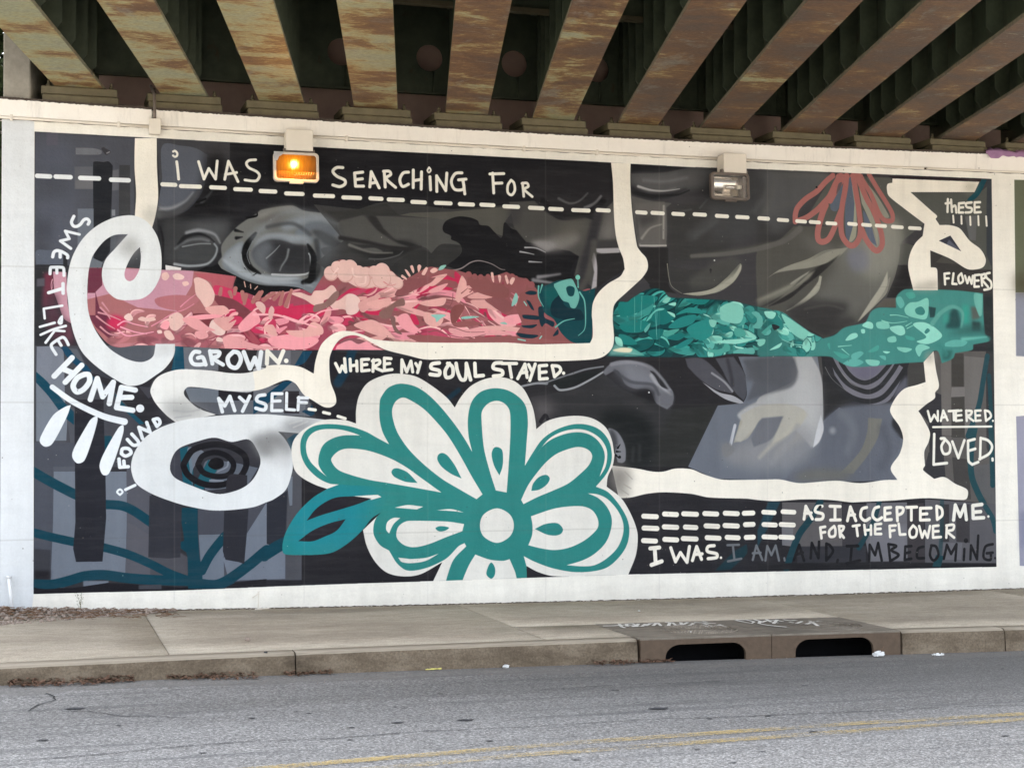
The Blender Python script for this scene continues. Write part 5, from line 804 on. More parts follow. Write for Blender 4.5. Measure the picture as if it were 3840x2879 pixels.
M_crack = simple('dark_crack', (.035, .035, .037), .95)  # plain dark colour for the road cracks
M_joint = simple('joint_dirt', (.10, .08, .06), .95, sc_=40)
M_stone = simple('gravel_stone', (.30, .24, .20), .85, var=.6, sc_=6)
M_stick = simple('dead_twig', (.17, .10, .06), .9, var=.5, sc_=20)
M_leaf = simple('dry_leaf', (.15, .085, .055), .85, var=.7, sc_=25)
M_litter = simple('white_litter', (.66, .66, .64), .5, var=.1)
M_lilac = simple('lilac_cloth', (.36, .20, .34), .8, var=.3, sc_=10)
M_yplas = simple('yellow_scrap', (.62, .55, .16), .5)
M_pipe = simple('white_pipe', (.74, .75, .76), .4, var=.06)
M_grass = simple('grass', (.055, .075, .028), .9, var=.5, sc_=2)
M_dirt = simple('dirt', (.36, .33, .28), .95, var=.4, sc_=1)
M_alu = Mat('lamp_reflector', .22, 1).col((.75, .70, .64)).m
M_bronze = simple('lamp_housing', (.17, .14, .12), .45, .5, var=.3)
M_green = simple('weed_stem', (.12, .12, .05), .8)
# ================================================================ ground, road, sidewalk
def road_z(x, y):
    t = max(0, min(1, (y-8.9)/(KERB_Y-8.9))); return z_kb(x)*t*t
xs = sorted(set([-160, -80, -40, -20, -10, -5, -3]+[round(-2+.25*i, 3) for i in range(60)]+[15, 20, 40, 80, 160]))
ys = [4.6, 5, 6, 7]+[7.5+.2*i for i in range(20)]+[KERB_Y-.01, KERB_Y+.02]
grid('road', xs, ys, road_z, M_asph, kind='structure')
road = bpy.data.objects['road']
grid('ground', [-500, -100, -30, 30, 100, 500], [-500, -60, -10, 12, 40, 120, 500], lambda x, y: -.2, M_dirt, kind='structure')
def walk_z(x, y):
    t = (y-KERB_Y)/(WALL_Y-KERB_Y); return z_kt(x)*(1-t)+z_base(x)*t
walk = empty('sidewalk', (4, 12.9, .1), kind='structure')
DY1 = 12.57
mb = MB(); mb.box(-30, 40, DY1+.1, WALL_Y+.3, -.19, .02); mb.build('sidewalk_bed', M_dirt, parent=walk)
DX0, DX1, DY1 = 4.49, 6.70, 12.57           # storm drain footprint
JX = [-6.9, -4.2, -1.62, 1.02, 3.80, 6.71, 9.31, 12.1, 14.9]
def slab(x0, x1, y0, y1):
    g = .0035; b = MB(); nx = max(2, int((x1-x0)/.35)); ny = max(2, int((y1-y0)/.5))
    X = [x0+g+(x1-x0-2*g)*i/nx for i in range(nx+1)]; Y = [y0+(y1-y0)*i/ny for i in range(ny+1)]
    lift = random.uniform(-.003, .003)
    top = [[b.b.verts.new((x, y, walk_z(x, y)+lift)) for x in X] for y in Y]
    for j in range(ny):
        for i in range(nx): b.b.faces.new([top[j][i], top[j][i+1], top[j+1][i+1], top[j+1][i]]).smooth = True
    rim = [top[0][i] for i in range(nx+1)]+[top[j][nx] for j in range(1, ny+1)]+[top[ny][i] for i in range(nx-1, -1, -1)]+[top[j][0] for j in range(ny-1, 0, -1)]
    low = [b.b.verts.new((v.co.x, v.co.y, v.co.z-.09)) for v in rim]
    for i in range(len(rim)): k = (i+1) % len(rim); b.b.faces.new([rim[i], low[i], low[k], rim[k]])
    return b.build('paving_slab', M_walk, parent=walk)
KB = KERB_Y+.17
for a_, b_ in zip(JX, JX[1:]):
    lo, hi = a_, b_
    if b_ <= DX0 or a_ >= DX1-.02: slab(lo, hi, KB, WALL_Y+.02)
    else:
        if lo < DX0: slab(lo, DX0-.0, KB, DY1); slab(lo, hi, DY1+.004, WALL_Y+.02)
        else: slab(lo, hi, DY1+.004, WALL_Y+.02)
mb = MB()
for x in JX: mb.box(x-.012, x+.012, KB, WALL_Y, -.05, min(walk_z(x, KB), walk_z(x, WALL_Y))-.006)
mb.build('joint_filler', M_joint, parent=walk)
# far slabs merged beyond the frame
mb = MB(); mb.box(-30, JX[0]-.01, KB, WALL_Y+.02, 0, .16); mb.box(JX[-1]+.01, 40, KB, WALL_Y+.02, 0, .16); mb.build('paving_run', M_walk, parent=walk)
kerb = empty('kerb', (4, KERB_Y, .08), kind='structure')
def kerb_piece(x0, x1):
    b = MB(); g = .005; n_ = max(2, int((x1-x0)/.12)); rng = random.Random(int(x0*100)); prev = None
    for i in range(n_+1):
        x = x0+g+(x1-x0-2*g)*i/n_; zt, zb = z_kt(x), z_kb(x)-.06; j = lambda s: rng.uniform(-s, s)
        prof = [(KERB_Y-.012+j(.002), zb), (KERB_Y-.006+j(.002), zt*.4), (KERB_Y+j(.003), zt-.042), (KERB_Y+.008+j(.002), zt-.018+j(.002)), (KERB_Y+.026, zt-.004), (KERB_Y+.05, zt), (KB, walk_z(x, KB)), (KB, zb)]
        ring = [b.b.verts.new((x, y, z)) for y, z in prof]
        if prev:
            for k in range(len(ring)):
                f = b.b.faces.new([prev[k], prev[(k+1) % len(ring)], ring[(k+1) % len(ring)], ring[k]]); f.smooth = 0 < k < 6
        else: b.b.faces.new(ring)
        prev = ring
    b.b.faces.new(prev[::-1]); return b.build('kerb_stone', M_kerb, parent=kerb)
kx = lambda px: float(onY(px, 2450, KERB_Y)[0])
for a_, b_ in [(-7, -4.1), (-4.1, -1.2), (-1.2, kx(1108)), (kx(1108), DX0-.012), (DX1+.014, kx(3768)), (kx(3768), 10.6), (10.6, 13.6)]: kerb_piece(a_, b_)
# cracks, tar spots and the worn double line on the road
def ribbon(name, pts, w, mat, parent, dz, zf, jit=0, **k):
    b = MB(); P_ = [Vector((p[0], p[1], 0)) for p in pts]; Q = []
    for p, q in zip(P_, P_[1:]):
        n_ = max(1, int((q-p).length/.06)) if jit else max(1, int((q-p).length/.25))
        for i in range(n_): Q.append(p.lerp(q, i/n_)+Vector((RS.uniform(-jit, jit), RS.uniform(-jit, jit), 0)))
    Q.append(P_[-1]); pv = None
    for i, p in enumerate(Q):
        t = (Q[min(i+1, len(Q)-1)]-Q[max(i-1, 0)]).normalized(); s_ = Vector((-t.y, t.x, 0))*w/2*(RS.uniform(.4, 1.3) if jit else 1)
        a, c = p+s_, p-s_
        r = [b.b.verts.new((a.x, a.y, zf(a.x, a.y)+dz)), b.b.verts.new((c.x, c.y, zf(c.x, c.y)+dz))]
        if pv: b.b.faces.new([pv[0], pv[1], r[1], r[0]])
        pv = r
    return b.build(name, mat, parent=parent, **k)
G = lambda pts: [onZ(x, y, 0)[:2] for x, y in pts]
la = G([(1013,2879),(1950,2803),(2150,2787),(3150,2717),(3840,2678)]); lb = G([(1470,2879),(1950,2832),(2150,2819),(3150,2746),(3840,2697)])
for ln in (la, lb):
    ln = [(ln[0][0]-6, ln[0][1]-.65)]+[tuple(p) for p in ln]+[(ln[-1][0]+8, ln[-1][1]+.1)]
    ribbon('lane_line', ln, .105, M_yel, road, .006, road_z)
for cr in ([(100,2675),(150,2650),(208,2634),(195,2618),(172,2612)], [(0,2856),(300,2836),(600,2806),(900,2783),(1250,2770),(1400,2757),(1600,2742),(1950,2728),(2400,2700),(2900,2682),(3300,2665),(3840,2640)], [(100,2674),(320,2672),(450,2688),(700,2694)], [(2000,2590),(2300,2570),(2700,2555)]):
    ribbon('crack', G(cr), .010, M_crack, road, .005, road_z, jit=.008)
spot = MB(); cc = spot.b.verts.new((0, 0, .0))
rr_ = [spot.b.verts.new((math.cos(k*math.pi/7)*(1+.15*math.sin(k*2.3)), math.sin(k*math.pi/7)*(1+.2*math.cos(k*1.7)), 0)) for k in range(14)]
for k in range(14): spot.b.faces.new([cc, rr_[k], rr_[(k+1) % 14]])
spot_me = spot.mesh('tar_spot', M_tar)
for x, y, r in [(280,2664,36),(160,2777,22),(945,2696,15),(760,2824,15),(445,2723,14),(1160,2677,14),(1318,2729,16),(1490,2711,24),(1745,2701,34),(1835,2779,17),(1310,2775,14),(1110,2669,10),(1650,2603,13),(2308,2589,17),(2470,2657,42),(2393,2635,10),(2660,2695,14),(2480,2581,10),(2615,2810,13),(3050,2744,20),(2880,2685,17),(3020,2570,16),(3755,2503,15),(2160,2850,14),(2750,2860,16),(3770,2760,18),(2860,2819,14),(1480,2654,10),(1520,2657,12),(1025,2668,10)]:
    q = onZ(x, y, 0); o = link('tar_spot', spot_me, road); o.location = (q[0], q[1], road_z(q[0], q[1])+.005)
    s_ = r*q[1]/FPX*1.03; o.scale = (s_, s_*.5, 1)
# ================================================================ concrete wall with the mural
SK = .2371                                      # skew of the bridge against the street
wall = empty('painted_abutment_wall', (4.6, 14.6, .2), label='long white painted concrete wall under the bridge carrying the flower mural', cat='wall')
WX0, WX1 = -.148, 17.0
def uvwall(me):
    uv = me.uv_layers.new(name='wall')
    for l_ in me.loops:
        v = me.vertices[l_.vertex_index].co; uv.data[l_.index].uv = ((v.x-X_L)/(X_R-X_L), (v.z-Z_B)/(Z_T-Z_B))
mb = MB(); xw = [WX0+(WX1-WX0)*i/60 for i in range(61)]
fr = [(mb.b.verts.new((x, WALL_Y, -.2)), mb.b.verts.new((x, WALL_Y, z_cope(x)-.01))) for x in xw]
for p, q in zip(fr, fr[1:]): mb.b.faces.new([p[0], q[0], q[1], p[1]])
mb.hexa([(WX0,WALL_Y,-.2),(WX1,WALL_Y,-.2),(WX1+SK*.9,15.3,-.2),(WX0+SK*.9,15.3,-.2),(WX0,WALL_Y,4.45),(WX1,WALL_Y,4.45),(WX1+SK*.9,15.3,4.45),(WX0+SK*.9,15.3,4.45)])
for f in [f for f in mb.b.faces if all(abs(v.co.y-WALL_Y) < 1e-4 for v in f.verts) and len(f.verts) == 4 and max(v.co.x for v in f.verts)-min(v.co.x for v in f.verts) > 5]: mb.b.faces.remove(f)
me = mb.mesh('wall_face', M_wall); uvwall(me); link('wall_face', me, wall)
def strip(name, y0, y1, zlo, zhi, mat, x0=WX0-.02, x1=WX1, n_=120, jlo=0, jhi=0, par=wall, jy=0):
    b = MB(); pv = None
    for i in range(n_+1):
        x = x0+(x1-x0)*i/n_; a, c = zlo(x)+RS.uniform(-jlo, jlo), zhi(x)+RS.uniform(-jhi, jhi); y = y0+RS.uniform(-jy, jy)
        r = [b.b.verts.new(q) for q in ((x, y, a), (x, y, c), (x, y1, c), (x, y1, a))]
        if pv:
            for k in range(4): b.b.faces.new([pv[k], pv[(k+1) % 4], r[(k+1) % 4], r[k]])
        else: b.b.faces.new(r)
        pv = r
    b.b.faces.new(pv[::-1]); return b.build(name, mat, parent=par)
xj = float(onY(574, 430, COPE_Y)[0])
strip('coping', COPE_Y, 15.3, z_copb, z_cope, M_cope, x1=xj-.012, n_=20, jhi=.001)
strip('coping', COPE_Y, 15.3, z_copb, z_cope, M_cope, x0=xj+.012, jhi=.001)
strip('coping_dirt', COPE_Y-.004, COPE_Y+.9, lambda x: z_cope(x)-.010, lambda x: z_cope(x)+.010, M_grime_shadow, n_=1100, jlo=.0035, jhi=.002)
strip('painted_shadow', WALL_Y-.006, WALL_Y+.05, lambda x: z_copb(x)-.024, lambda x: z_copb(x)+.002, M_grime_shadow, n_=300, jlo=.004)  # dark strip paints the shadow under the coping
# jagged paint edge and dirt where the wall meets the sidewalk
strip('foot_dirt', WALL_Y-.014, WALL_Y+.02, lambda x: z_base(x)-.02, lambda x: z_base(x)+.006, M_joint, n_=900, jhi=.0035, jy=.006)
# end block above the coping at the left
def skewbox(b, x0, x1, y0, y1, z0, z1, mat=0):
    b.hexa([(x0+SK*(y0-WALL_Y),y0,z0),(x1+SK*(y0-WALL_Y),y0,z0),(x1+SK*(y1-WALL_Y),y1,z0),(x0+SK*(y1-WALL_Y),y1,z0),(x0+SK*(y0-WALL_Y),y0,z1),(x1+SK*(y0-WALL_Y),y0,z1),(x1+SK*(y1-WALL_Y),y1,z1),(x0+SK*(y1-WALL_Y),y1,z1)], mat)
mb = MB(); skewbox(mb, -.14, .082, 14.37, 15.35, 4.56, 5.85); mb.bevel(.012, 2); mb.build('end_block', M_conc, parent=wall)
mb = MB(); mb.box(.2, WX1, 15.45, 15.8, 4.3, 5.85); mb.build('back_wall', M_pink, parent=wall)
# ================================================================ steel bridge
bridge = empty('steel_bridge', (5, 13, 4.7), label='dark green steel girder bridge with rusty flanges spanning the street above the wall', cat='bridge')
HG = 1.12; GL = 6.4; RISE = .0149  # girders and deck cut short out of view to let light onto the wall
GX = [float(onY(x, y, 14.42)[0]) for x, y in [(298,330),(690,359),(1056,382),(1410,406),(1750,430),(2074,448),(2392,467),(2698,483),(3002,497),(3304,511),(3586,523)]]
GX += [GX[-1]+.862*(i+1) for i in range(7)]
GZ = lambda x: 4.665+.0018*(x-5.0)**2 if x < 9.5 else 4.70
ang = math.atan(SK); cs_, sn_ = math.cos(ang), math.sin(ang)
# local frame: origin at the bearing; +Y runs toward the camera along the girder
def gm(b, u0, u1, v0, v1, z0, z1, mat=0, skew=True):
    # u across (world x), v distance from bearing toward camera
    pt = lambda u, v, z: (u-SK*v, -v, z+RISE*v)
    b.hexa([pt(u0,v0,z0),pt(u1,v0,z0),pt(u1,v1,z0),pt(u0,v1,z0),pt(u0,v0,z1),pt(u1,v0,z1),pt(u1,v1,z1),pt(u0,v1,z1)], mat)
b = MB(); gm(b, -.20, .20, -.8, GL, 0, .032); 
flange_me = b.mesh('bottom_flange', M_soffit)
b = MB(); gm(b, -.008, .008, -.8, GL, .032, HG); web_me = b.mesh('girder_web', M_steel)
b = MB(); gm(b, -.17, .17, -.8, GL, HG, HG+.03)
top_me = b.mesh('top_flange', M_steel)
def stiff(side):
    b = MB(); s = side; w_ = .165; t_ = .012
    prof = [(.010, .10), (.010, HG-.01), (w_, HG-.01), (w_, .17), (w_-.06, .10)]
    A_ = [b.b.verts.new((s*u+SK*0, 0, z)) for u, z in prof]; B_ = [b.b.verts.new((s*u, -t_, z)) for u, z in prof]
    b.b.faces.new(A_); b.b.faces.new(B_[::-1])
    for k in range(5): b.b.faces.new([A_[k], A_[(k+1) % 5], B_[(k+1) % 5], B_[k]])
    return b.mesh('stiffener', M_steel)
st_me = {1: stiff(1), -1: stiff(-1)}
bolt = MB(); bolt.tube([(0,0,0),(0,0,.028)], .02, 6); bolt.tube([(0,0,.028),(0,0,.06)], .011, 8); bolt_me = bolt.mesh('anchor_bolt', M_bear)
rv = MB(); rv.tube([(0,0,0),(0,-.014,0)], .017, 8); rv_me = rv.mesh('rivet', M_steel)
for gi, gx in enumerate(GX):
    gz = GZ(gx)
    web = link('girder', web_me, bridge); web.location = (gx, 14.42, gz)
    for nm, mm in (('bottom_flange', flange_me), ('top_flange', top_me)):
        o = link(nm, mm, web)
        if nm == 'bottom_flange': o['rust'] = float(min(1, max(-.25, (gi-2.2)/8+RS.uniform(-.12, .12))))
    for s in (1, -1):
        for v in (.12, .50, .95, 1.45, 2.0, 2.6, 3.3, 4.2, 5.4): 
            o = link('stiffener', st_me[s], web); o.location = (-SK*v, -v, RISE*v)
    # bearing: sole plate, masonry plate, two anchor bolts
    zc = z_cope(gx); h_ = gz-zc-.004
    bb = MB(); bb.box(gx-.315, gx+.315, 14.385, 14.80, zc+h_*.54, gz-.003); bb.bevel(.006, 1)
    be = bb.build('bearing', M_bear, parent=bridge)
    bb = MB(); bb.box(gx-.305, gx+.325, 14.365, 14.83, zc+.0, zc+h_*.50); bb.bevel(.006, 1); bb.build('masonry_plate', M_bear, parent=be)
    for dx in (-.255, .265):
        o = link('anchor_bolt', bolt_me, be); o.location = (gx+dx, 14.45, gz-.004)
# end diaphragms with round holes, and the cross frames nearer the street
def holed(x0, x1, z0, z1, cx, cz, r, y, t_):
    b = MB(); n_ = 28
    def ringpts(yy):
        outer = []; inner = []
        for k in range(n_):
            a = 2*math.pi*(k+.5)/n_; dx, dz = math.cos(a), math.sin(a)
            s = min((x1-cx)/dx if dx > 0 else (x0-cx)/dx if dx < 0 else 9, (z1-cz)/dz if dz > 0 else (z0-cz)/dz if dz < 0 else 9)
            outer.append(b.b.verts.new((cx+dx*s, yy, cz+dz*s))); inner.append(b.b.verts.new((cx+dx*r, yy, cz+dz*r)))
        return outer, inner
    o1, i1 = ringpts(y); o2, i2 = ringpts(y+t_)
    for k in range(n_):
        j = (k+1) % n_
        b.b.faces.new([o1[k], o1[j], i1[j], i1[k]]); b.b.faces.new([o2[j], o2[k], i2[k], i2[j]]); b.b.faces.new([i1[k], i1[j], i2[j], i2[k]])
    return b
for i in range(len(GX)-1):
    a_, c_ = GX[i]+SK*.58+.012, GX[i+1]+SK*.58-.012; y = 15.0; zl = 4.955; cx = (a_+c_)/2+.08
    b = holed(a_, c_, zl, 5.80, cx, 5.305, .128, y, .012); d_ = b.build('diaphragm', M_steel, parent=bridge)
    b = MB(); b.box(a_, c_, y-.07, y, zl-.006, zl+.012); b.build('diaphragm_flange', M_steel, parent=d_)
    b = MB(); b.tube([(cx+.03, y-.012, zl+.01), (cx+.03, y-.012, 5.17)], .012, 6); b.build('stiffener_bar', M_steel, parent=d_)
    v = 1.12; a2, c2 = GX[i]-SK*v+.012, GX[i+1]-SK*v-.012; y2 = 14.42-v; zl2 = 5.325
    b = MB(); b.box(a2, c2, y2, y2+.012, zl2, 5.82); b.bevel(.001, 1); x_ = b.build('cross_plate', M_steel, parent=bridge)
    b = MB(); b.box(a2+.02, c2-.02, y2-.075, y2-.002, zl2-.004, zl2+.034); b.build('cross_angle', M_bear, parent=x_)
    b = MB(); b.box(c2-.10, c2-.005, y2-.013, y2-.001, zl2+.04, 5.80); b.build('connection_angle', M_steel, parent=x_)
    b = MB(); b.box(c_-.10, c_-.005, y-.013, y-.001, zl+.03, 5.78); b.build('connection_angle', M_steel, parent=d_)
    for k in range(5):
        for (xx, yy, zz, par) in ((c2-.05, y2-.013, zl2+.10+.09*k, x_), (c_-.05, y-.013, zl+.09+.12*k, d_)):
            o = link('bolt', rv_me, par); o.location = (xx, yy, zz)
b = MB(); x0, x1 = GX[0]-2.1, GX[-1]+.7  # left overhang widened out of view to hold light off the wall
pt = lambda x, v, z: (x-SK*v, 14.42-v, z+RISE*v)
zt = 4.66+HG+.04
b.hexa([pt(x0,-1.4,zt),pt(x1,-1.4,zt),pt(x1,GL,zt),pt(x0,GL,zt),pt(x0,-1.4,zt+.3),pt(x1,-1.4,zt+.3),pt(x1,GL,zt+.3),pt(x0,GL,zt+.3)])
b.build('deck_slab', M_deck, parent=bridge)
# ================================================================ conduit and junction boxes
con = empty('electrical_conduit', (4, 14.34, 4.38), label='thin white painted conduit running along the wall just under the coping', cat='conduit')
cz = fitx([(0,436),(540,479),(950,499),(1950,560),(2850,600),(3840,648)], 14.345)
XB = float(onY(579, 476, 14.33)[0]); X1 = float(onY(1116, 530, 14.28)[0]); X2 = float(onY(2745, 616, 14.28)[0])
for p, q in ((WX0-.02, XB-.03), (XB+.03, X1-.10), (X1+.10, X2-.10), (X2+.10, 3470), (3471, WX1)):
    if q == 3470: q = float(onY(3464, 625, 14.345)[0])
    if p == 3471: p = float(onY(3476, 625, 14.345)[0])
    n_ = max(2, int((q-p)/.3)); b = MB(); b.tube([(p+(q-p)*i/n_, 14.345-.006*math.sin(i), cz(p+(q-p)*i/n_)) for i in range(n_+1)], .0125, 10); b.build('pipe_run', M_white, parent=con)
for px_, py_ in ((43,436),(445,466),(1966,557),(1300,523),(2240,577)):
    q = onY(px_, py_, 14.33); b = MB(); b.box(q[0]-.012, q[0]+.012, 14.326, 14.36, cz(q[0])-.022, cz(q[0])+.026); b.bevel(.003, 1); b.build('clamp', M_white, parent=con)
zb_ = float(onY(579, 476, 14.3)[2])
b = MB(); b.box(XB-.045, XB+.045, 14.27, 14.36, zb_-.064, zb_+.062); b.bevel(.005, 2); b.build('junction_box', M_white, parent=con)
b = MB(); b.box(XB-.05, XB+.05, 14.262, 14.272, zb_-.068, zb_+.066); b.bevel(.003, 1); b.build('box_cover', M_white, parent=con)
b = MB(); b.tube([(XB, 14.30, zb_+.06), (XB, 14.30, 4.50), (XB-.004, 14.30, 4.66), (XB-.03, 14.34, 4.74)], .0135, 10); b.build('riser_pipe', M_bronze, parent=con)
# ================================================================ floodlights
def rrect(w_, h_, r, n_=5):
    P_ = []
    for cx, cy, a0 in ((w_/2-r, h_/2-r, 0), (-w_/2+r, h_/2-r, 90), (-w_/2+r, -h_/2+r, 180), (w_/2-r, -h_/2+r, 270)):
        for k in range(n_+1): a = math.radians(a0+90*k/n_); P_.append((cx+r*math.cos(a), cy+r*math.sin(a)))
    return P_
def loft(b, loops, close=False, mat=0):
    R_ = [[b.b.verts.new(q) for q in lp] for lp in loops]
    for A_, B_ in zip(R_, R_[1:]):
        for k in range(len(A_)): f = b.b.faces.new([A_[k], A_[(k+1) % len(A_)], B_[(k+1) % len(A_)], B_[k]]); f.material_index = mat
    return R_
M_tube = simple('lamp_ceramic', (.7, .62, .5), .4, var=.05)
def glass_mat():
    a = Mat('clear_lamp_glass', .08); a.col((.9, .88, .84)); a.p.inputs['Alpha'].default_value = .06; a.p.inputs['Specular IOR Level'].default_value = .6; return a.m
M_glass = glass_mat()
def glow_mat():
    a = Mat('lit_amber_lens', .35); c = a.co()
    s1 = a.n('ShaderNodeVectorMath', operation='DISTANCE'); a.l(a.co(1, 1, 1.15), s1.inputs[0]); s1.inputs[1].default_value = (-.02, 0, .025)
    ripple = a.math('MULTIPLY', a.noise(45, 3, .6, a.co(1, 1, .25)), .075)
    d_ = a.math('ADD', s1.outputs['Value'], ripple)
    colr = a.ramp(d_, (.058, (1, .80, .38)), (.085, (1, .52, .06)), (.10, (1, .30, .01)), (.17, (.75, .20, .01)), (.25, (.38, .13, .02)))
    st = a.ramp(d_, (.055, 1), (.085, .42), (.12, .22), (.24, .10))
    a.col((.12, .05, .01)); a.l(colr, a.p.inputs['Emission Color']); a.l(a.math('MULTIPLY', st, .56), a.p.inputs['Emission Strength'])
    wv = a.n('ShaderNodeTexWave'); wv.inputs['Scale'].default_value = 22; a.l(c, wv.inputs[0]); a.bump(wv.outputs['Fac'], .5, .004); return a.m
M_glow = glow_mat()
def floodlight(px_, py_, bx, by, label, lit, frame_m, tilt):
    q = onY(px_, py_, 14.16)
    root = empty('wall_floodlight', (q[0], 14.16, q[2]), label=label, cat='floodlight', group='floodlights hung on the coping')
    W_, H_ = .398, .262
    def tr(P_, y, s=1, inv=1): return [(x*s, y, z*s*inv) for x, z in P_]
    b = MB(); fo, fi = rrect(W_, H_, .035), rrect(W_-.05, H_-.05, .025)
    R_ = loft(b, [tr(fo, .03), tr(fo, -.004), tr(rrect(W_-.008, H_-.008, .032), -.010), tr(rrect(W_-.044, H_-.044, .027), -.010), tr(fi, -.002), tr(fi, .03)])
    for k in range(len(fo)): j = (k+1) % len(fo); b.b.faces.new([R_[0][k], R_[0][j], R_[-1][j], R_[-1][k]])
    parts = [b.build('front_frame', frame_m, parent=None, smooth=False)]
    b = MB(); R_ = loft(b, [tr(rrect(W_-.012, H_-.012, .03), .03), tr(rrect(W_-.05, H_-.05, .03), .09), tr(rrect(W_-.16, H_-.13, .03), .125)]); b.b.faces.new(R_[-1]); parts.append(b.build('back_shell', frame_m))
    # reflector trough and dark sides
    b = MB(); n_ = 12; pv = None
    for k in range(n_+1):
        a = math.radians(-78+156*k/n_); y, z = .022+.066*math.cos(a), .098*math.sin(a)
        r = [b.b.verts.new((-.155, y, z)), b.b.verts.new((.135, y, z))]
        if pv: b.b.faces.new([pv[0], pv[1], r[1], r[0]]).smooth = True
        pv = r
    parts.append(b.build('reflector', M_alu))
    b = MB(); b.box(-.172, -.157, .01, .09, -.10, .10); b.box(.137, .172, .01, .09, -.10, .10); parts.append(b.build('inner_cheek', M_bronze))
    b = MB(); b.tube([(.135, .05, .005), (.085, .05, .005)], .021, 12); parts.append(b.build('lamp_socket', M_tube))
    b = MB(); b.tube([(.085, .05, .005), (.05, .05, .005), (.0, .05, .004), (-.02, .05, .004)], [.010, .014, .016, .006], 12); parts.append(b.build('lamp_tube', M_alu))
    if not lit:
        b = MB(); b.tube([(-.022, .046, -.012), (.09, .046, -.012)], .003, 6); b.tube([(-.022, .046, .022), (.09, .046, .022)], .003, 6); parts.append(b.build('lamp_wire', M_bronze))
    b = MB(); L_ = [(x, 0, z) for x, z in rrect(W_-.046, H_-.046, .025)]; b.b.faces.new([b.b.verts.new((x, -.004, z)) for x, y, z in L_])
    bmesh.ops.solidify(b.b, geom=list(b.b.faces), thickness=.004); parts.append(b.build('lens', M_glow if lit else M_glass))
    b = MB(); b.box(-.06, .06, -.014, .012, -H_/2-.018, -H_/2-.001); b.bevel(.003, 1); parts.append(b.build('latch', frame_m))
    if lit:
        b = MB(); pts_ = [(-.192+.075*math.cos(math.radians(a))*0, 0, 0)]
        P2 = [(-.196, .05), (-.196, .128), (-.112, .128), (-.125, .10), (-.15, .085), (-.165, .05)]
        b.b.faces.new([b.b.verts.new((x, -.013, z)) for x, z in P2]); bmesh.ops.solidify(b.b, geom=list(b.b.faces), thickness=.003); parts.append(b.build('corner_highlight', M_pipe))  # white plate standing in for the sky's highlight on this corner
        b = MB()
        for k in range(9): 
            x = -.02+.022*k; b.tube([(x, -.008, -.10), (x+.012, -.010, -.075), (x+.022, -.008, -.055+.002*k)], .0016, 5)
        b.tube([(-.03, -.010, -.072), (.18, -.010, -.066)], .0016, 5); b.tube([(-.03, -.010, -.10), (.18, -.010, -.10)], .0016, 5)
        parts.append(b.build('lens_ribs', M_bear))
    T_ = Matrix.Rotation(tilt, 4, 'X')
    for o in parts: o.parent = root; o.matrix_local = T_
    # mounting box above, knuckle between
    qb = onY(bx, by, 14.24); dx, dz = qb[0]-q[0], qb[2]-q[2]
    b = MB(); b.box(dx-.112, dx+.112, .03, .19, dz-.088, dz+.088); b.bevel(.014, 3); o = b.build('mounting_box', M_white); o.parent = root
    b = MB(); b.box(dx-.118, dx+.118, .012, .028, dz-.092, dz+.092); b.bevel(.005, 2); o = b.build('box_lid', M_white); o.parent = root
    b = MB(); b.box(dx-.14, dx-.12, .02, .06, -.0+H_/2-.01, H_/2+.035); b.box(dx+.115, dx+.135, .02, .06, H_/2-.01, H_/2+.03); b.box(dx-.14, dx+.135, .03, .05, H_/2+.006, H_/2+.018); b.bevel(.003, 1); o = b.build('bracket', M_bronze); o.parent = root
    return root
M_frame1 = simple('white_lamp_frame', (.60, .52, .44), .45, var=.12)
f1 = floodlight(1111, 627, 1119, 531, 'lit floodlight glowing orange on the wall between WAS and SEARCHING', True, M_frame1, math.radians(-4))
f2 = floodlight(2738, 699, 2746, 616, 'unlit floodlight with clear glass hung right of the white vertical ribbon', False, M_bronze, math.radians(-4))
ld = bpy.data.lights.new('lamp_glow', 'AREA'); ld.shape = 'RECTANGLE'; ld.size = .3; ld.size_y = .18; ld.energy = 2.0; ld.color = (1, .48, .12)
lo = bpy.data.objects.new('lamp_glow', ld); sc.collection.objects.link(lo); lo.parent = f1; lo.location = (0, -.03, -.01); lo.rotation_euler = (math.radians(-52), 0, 0)
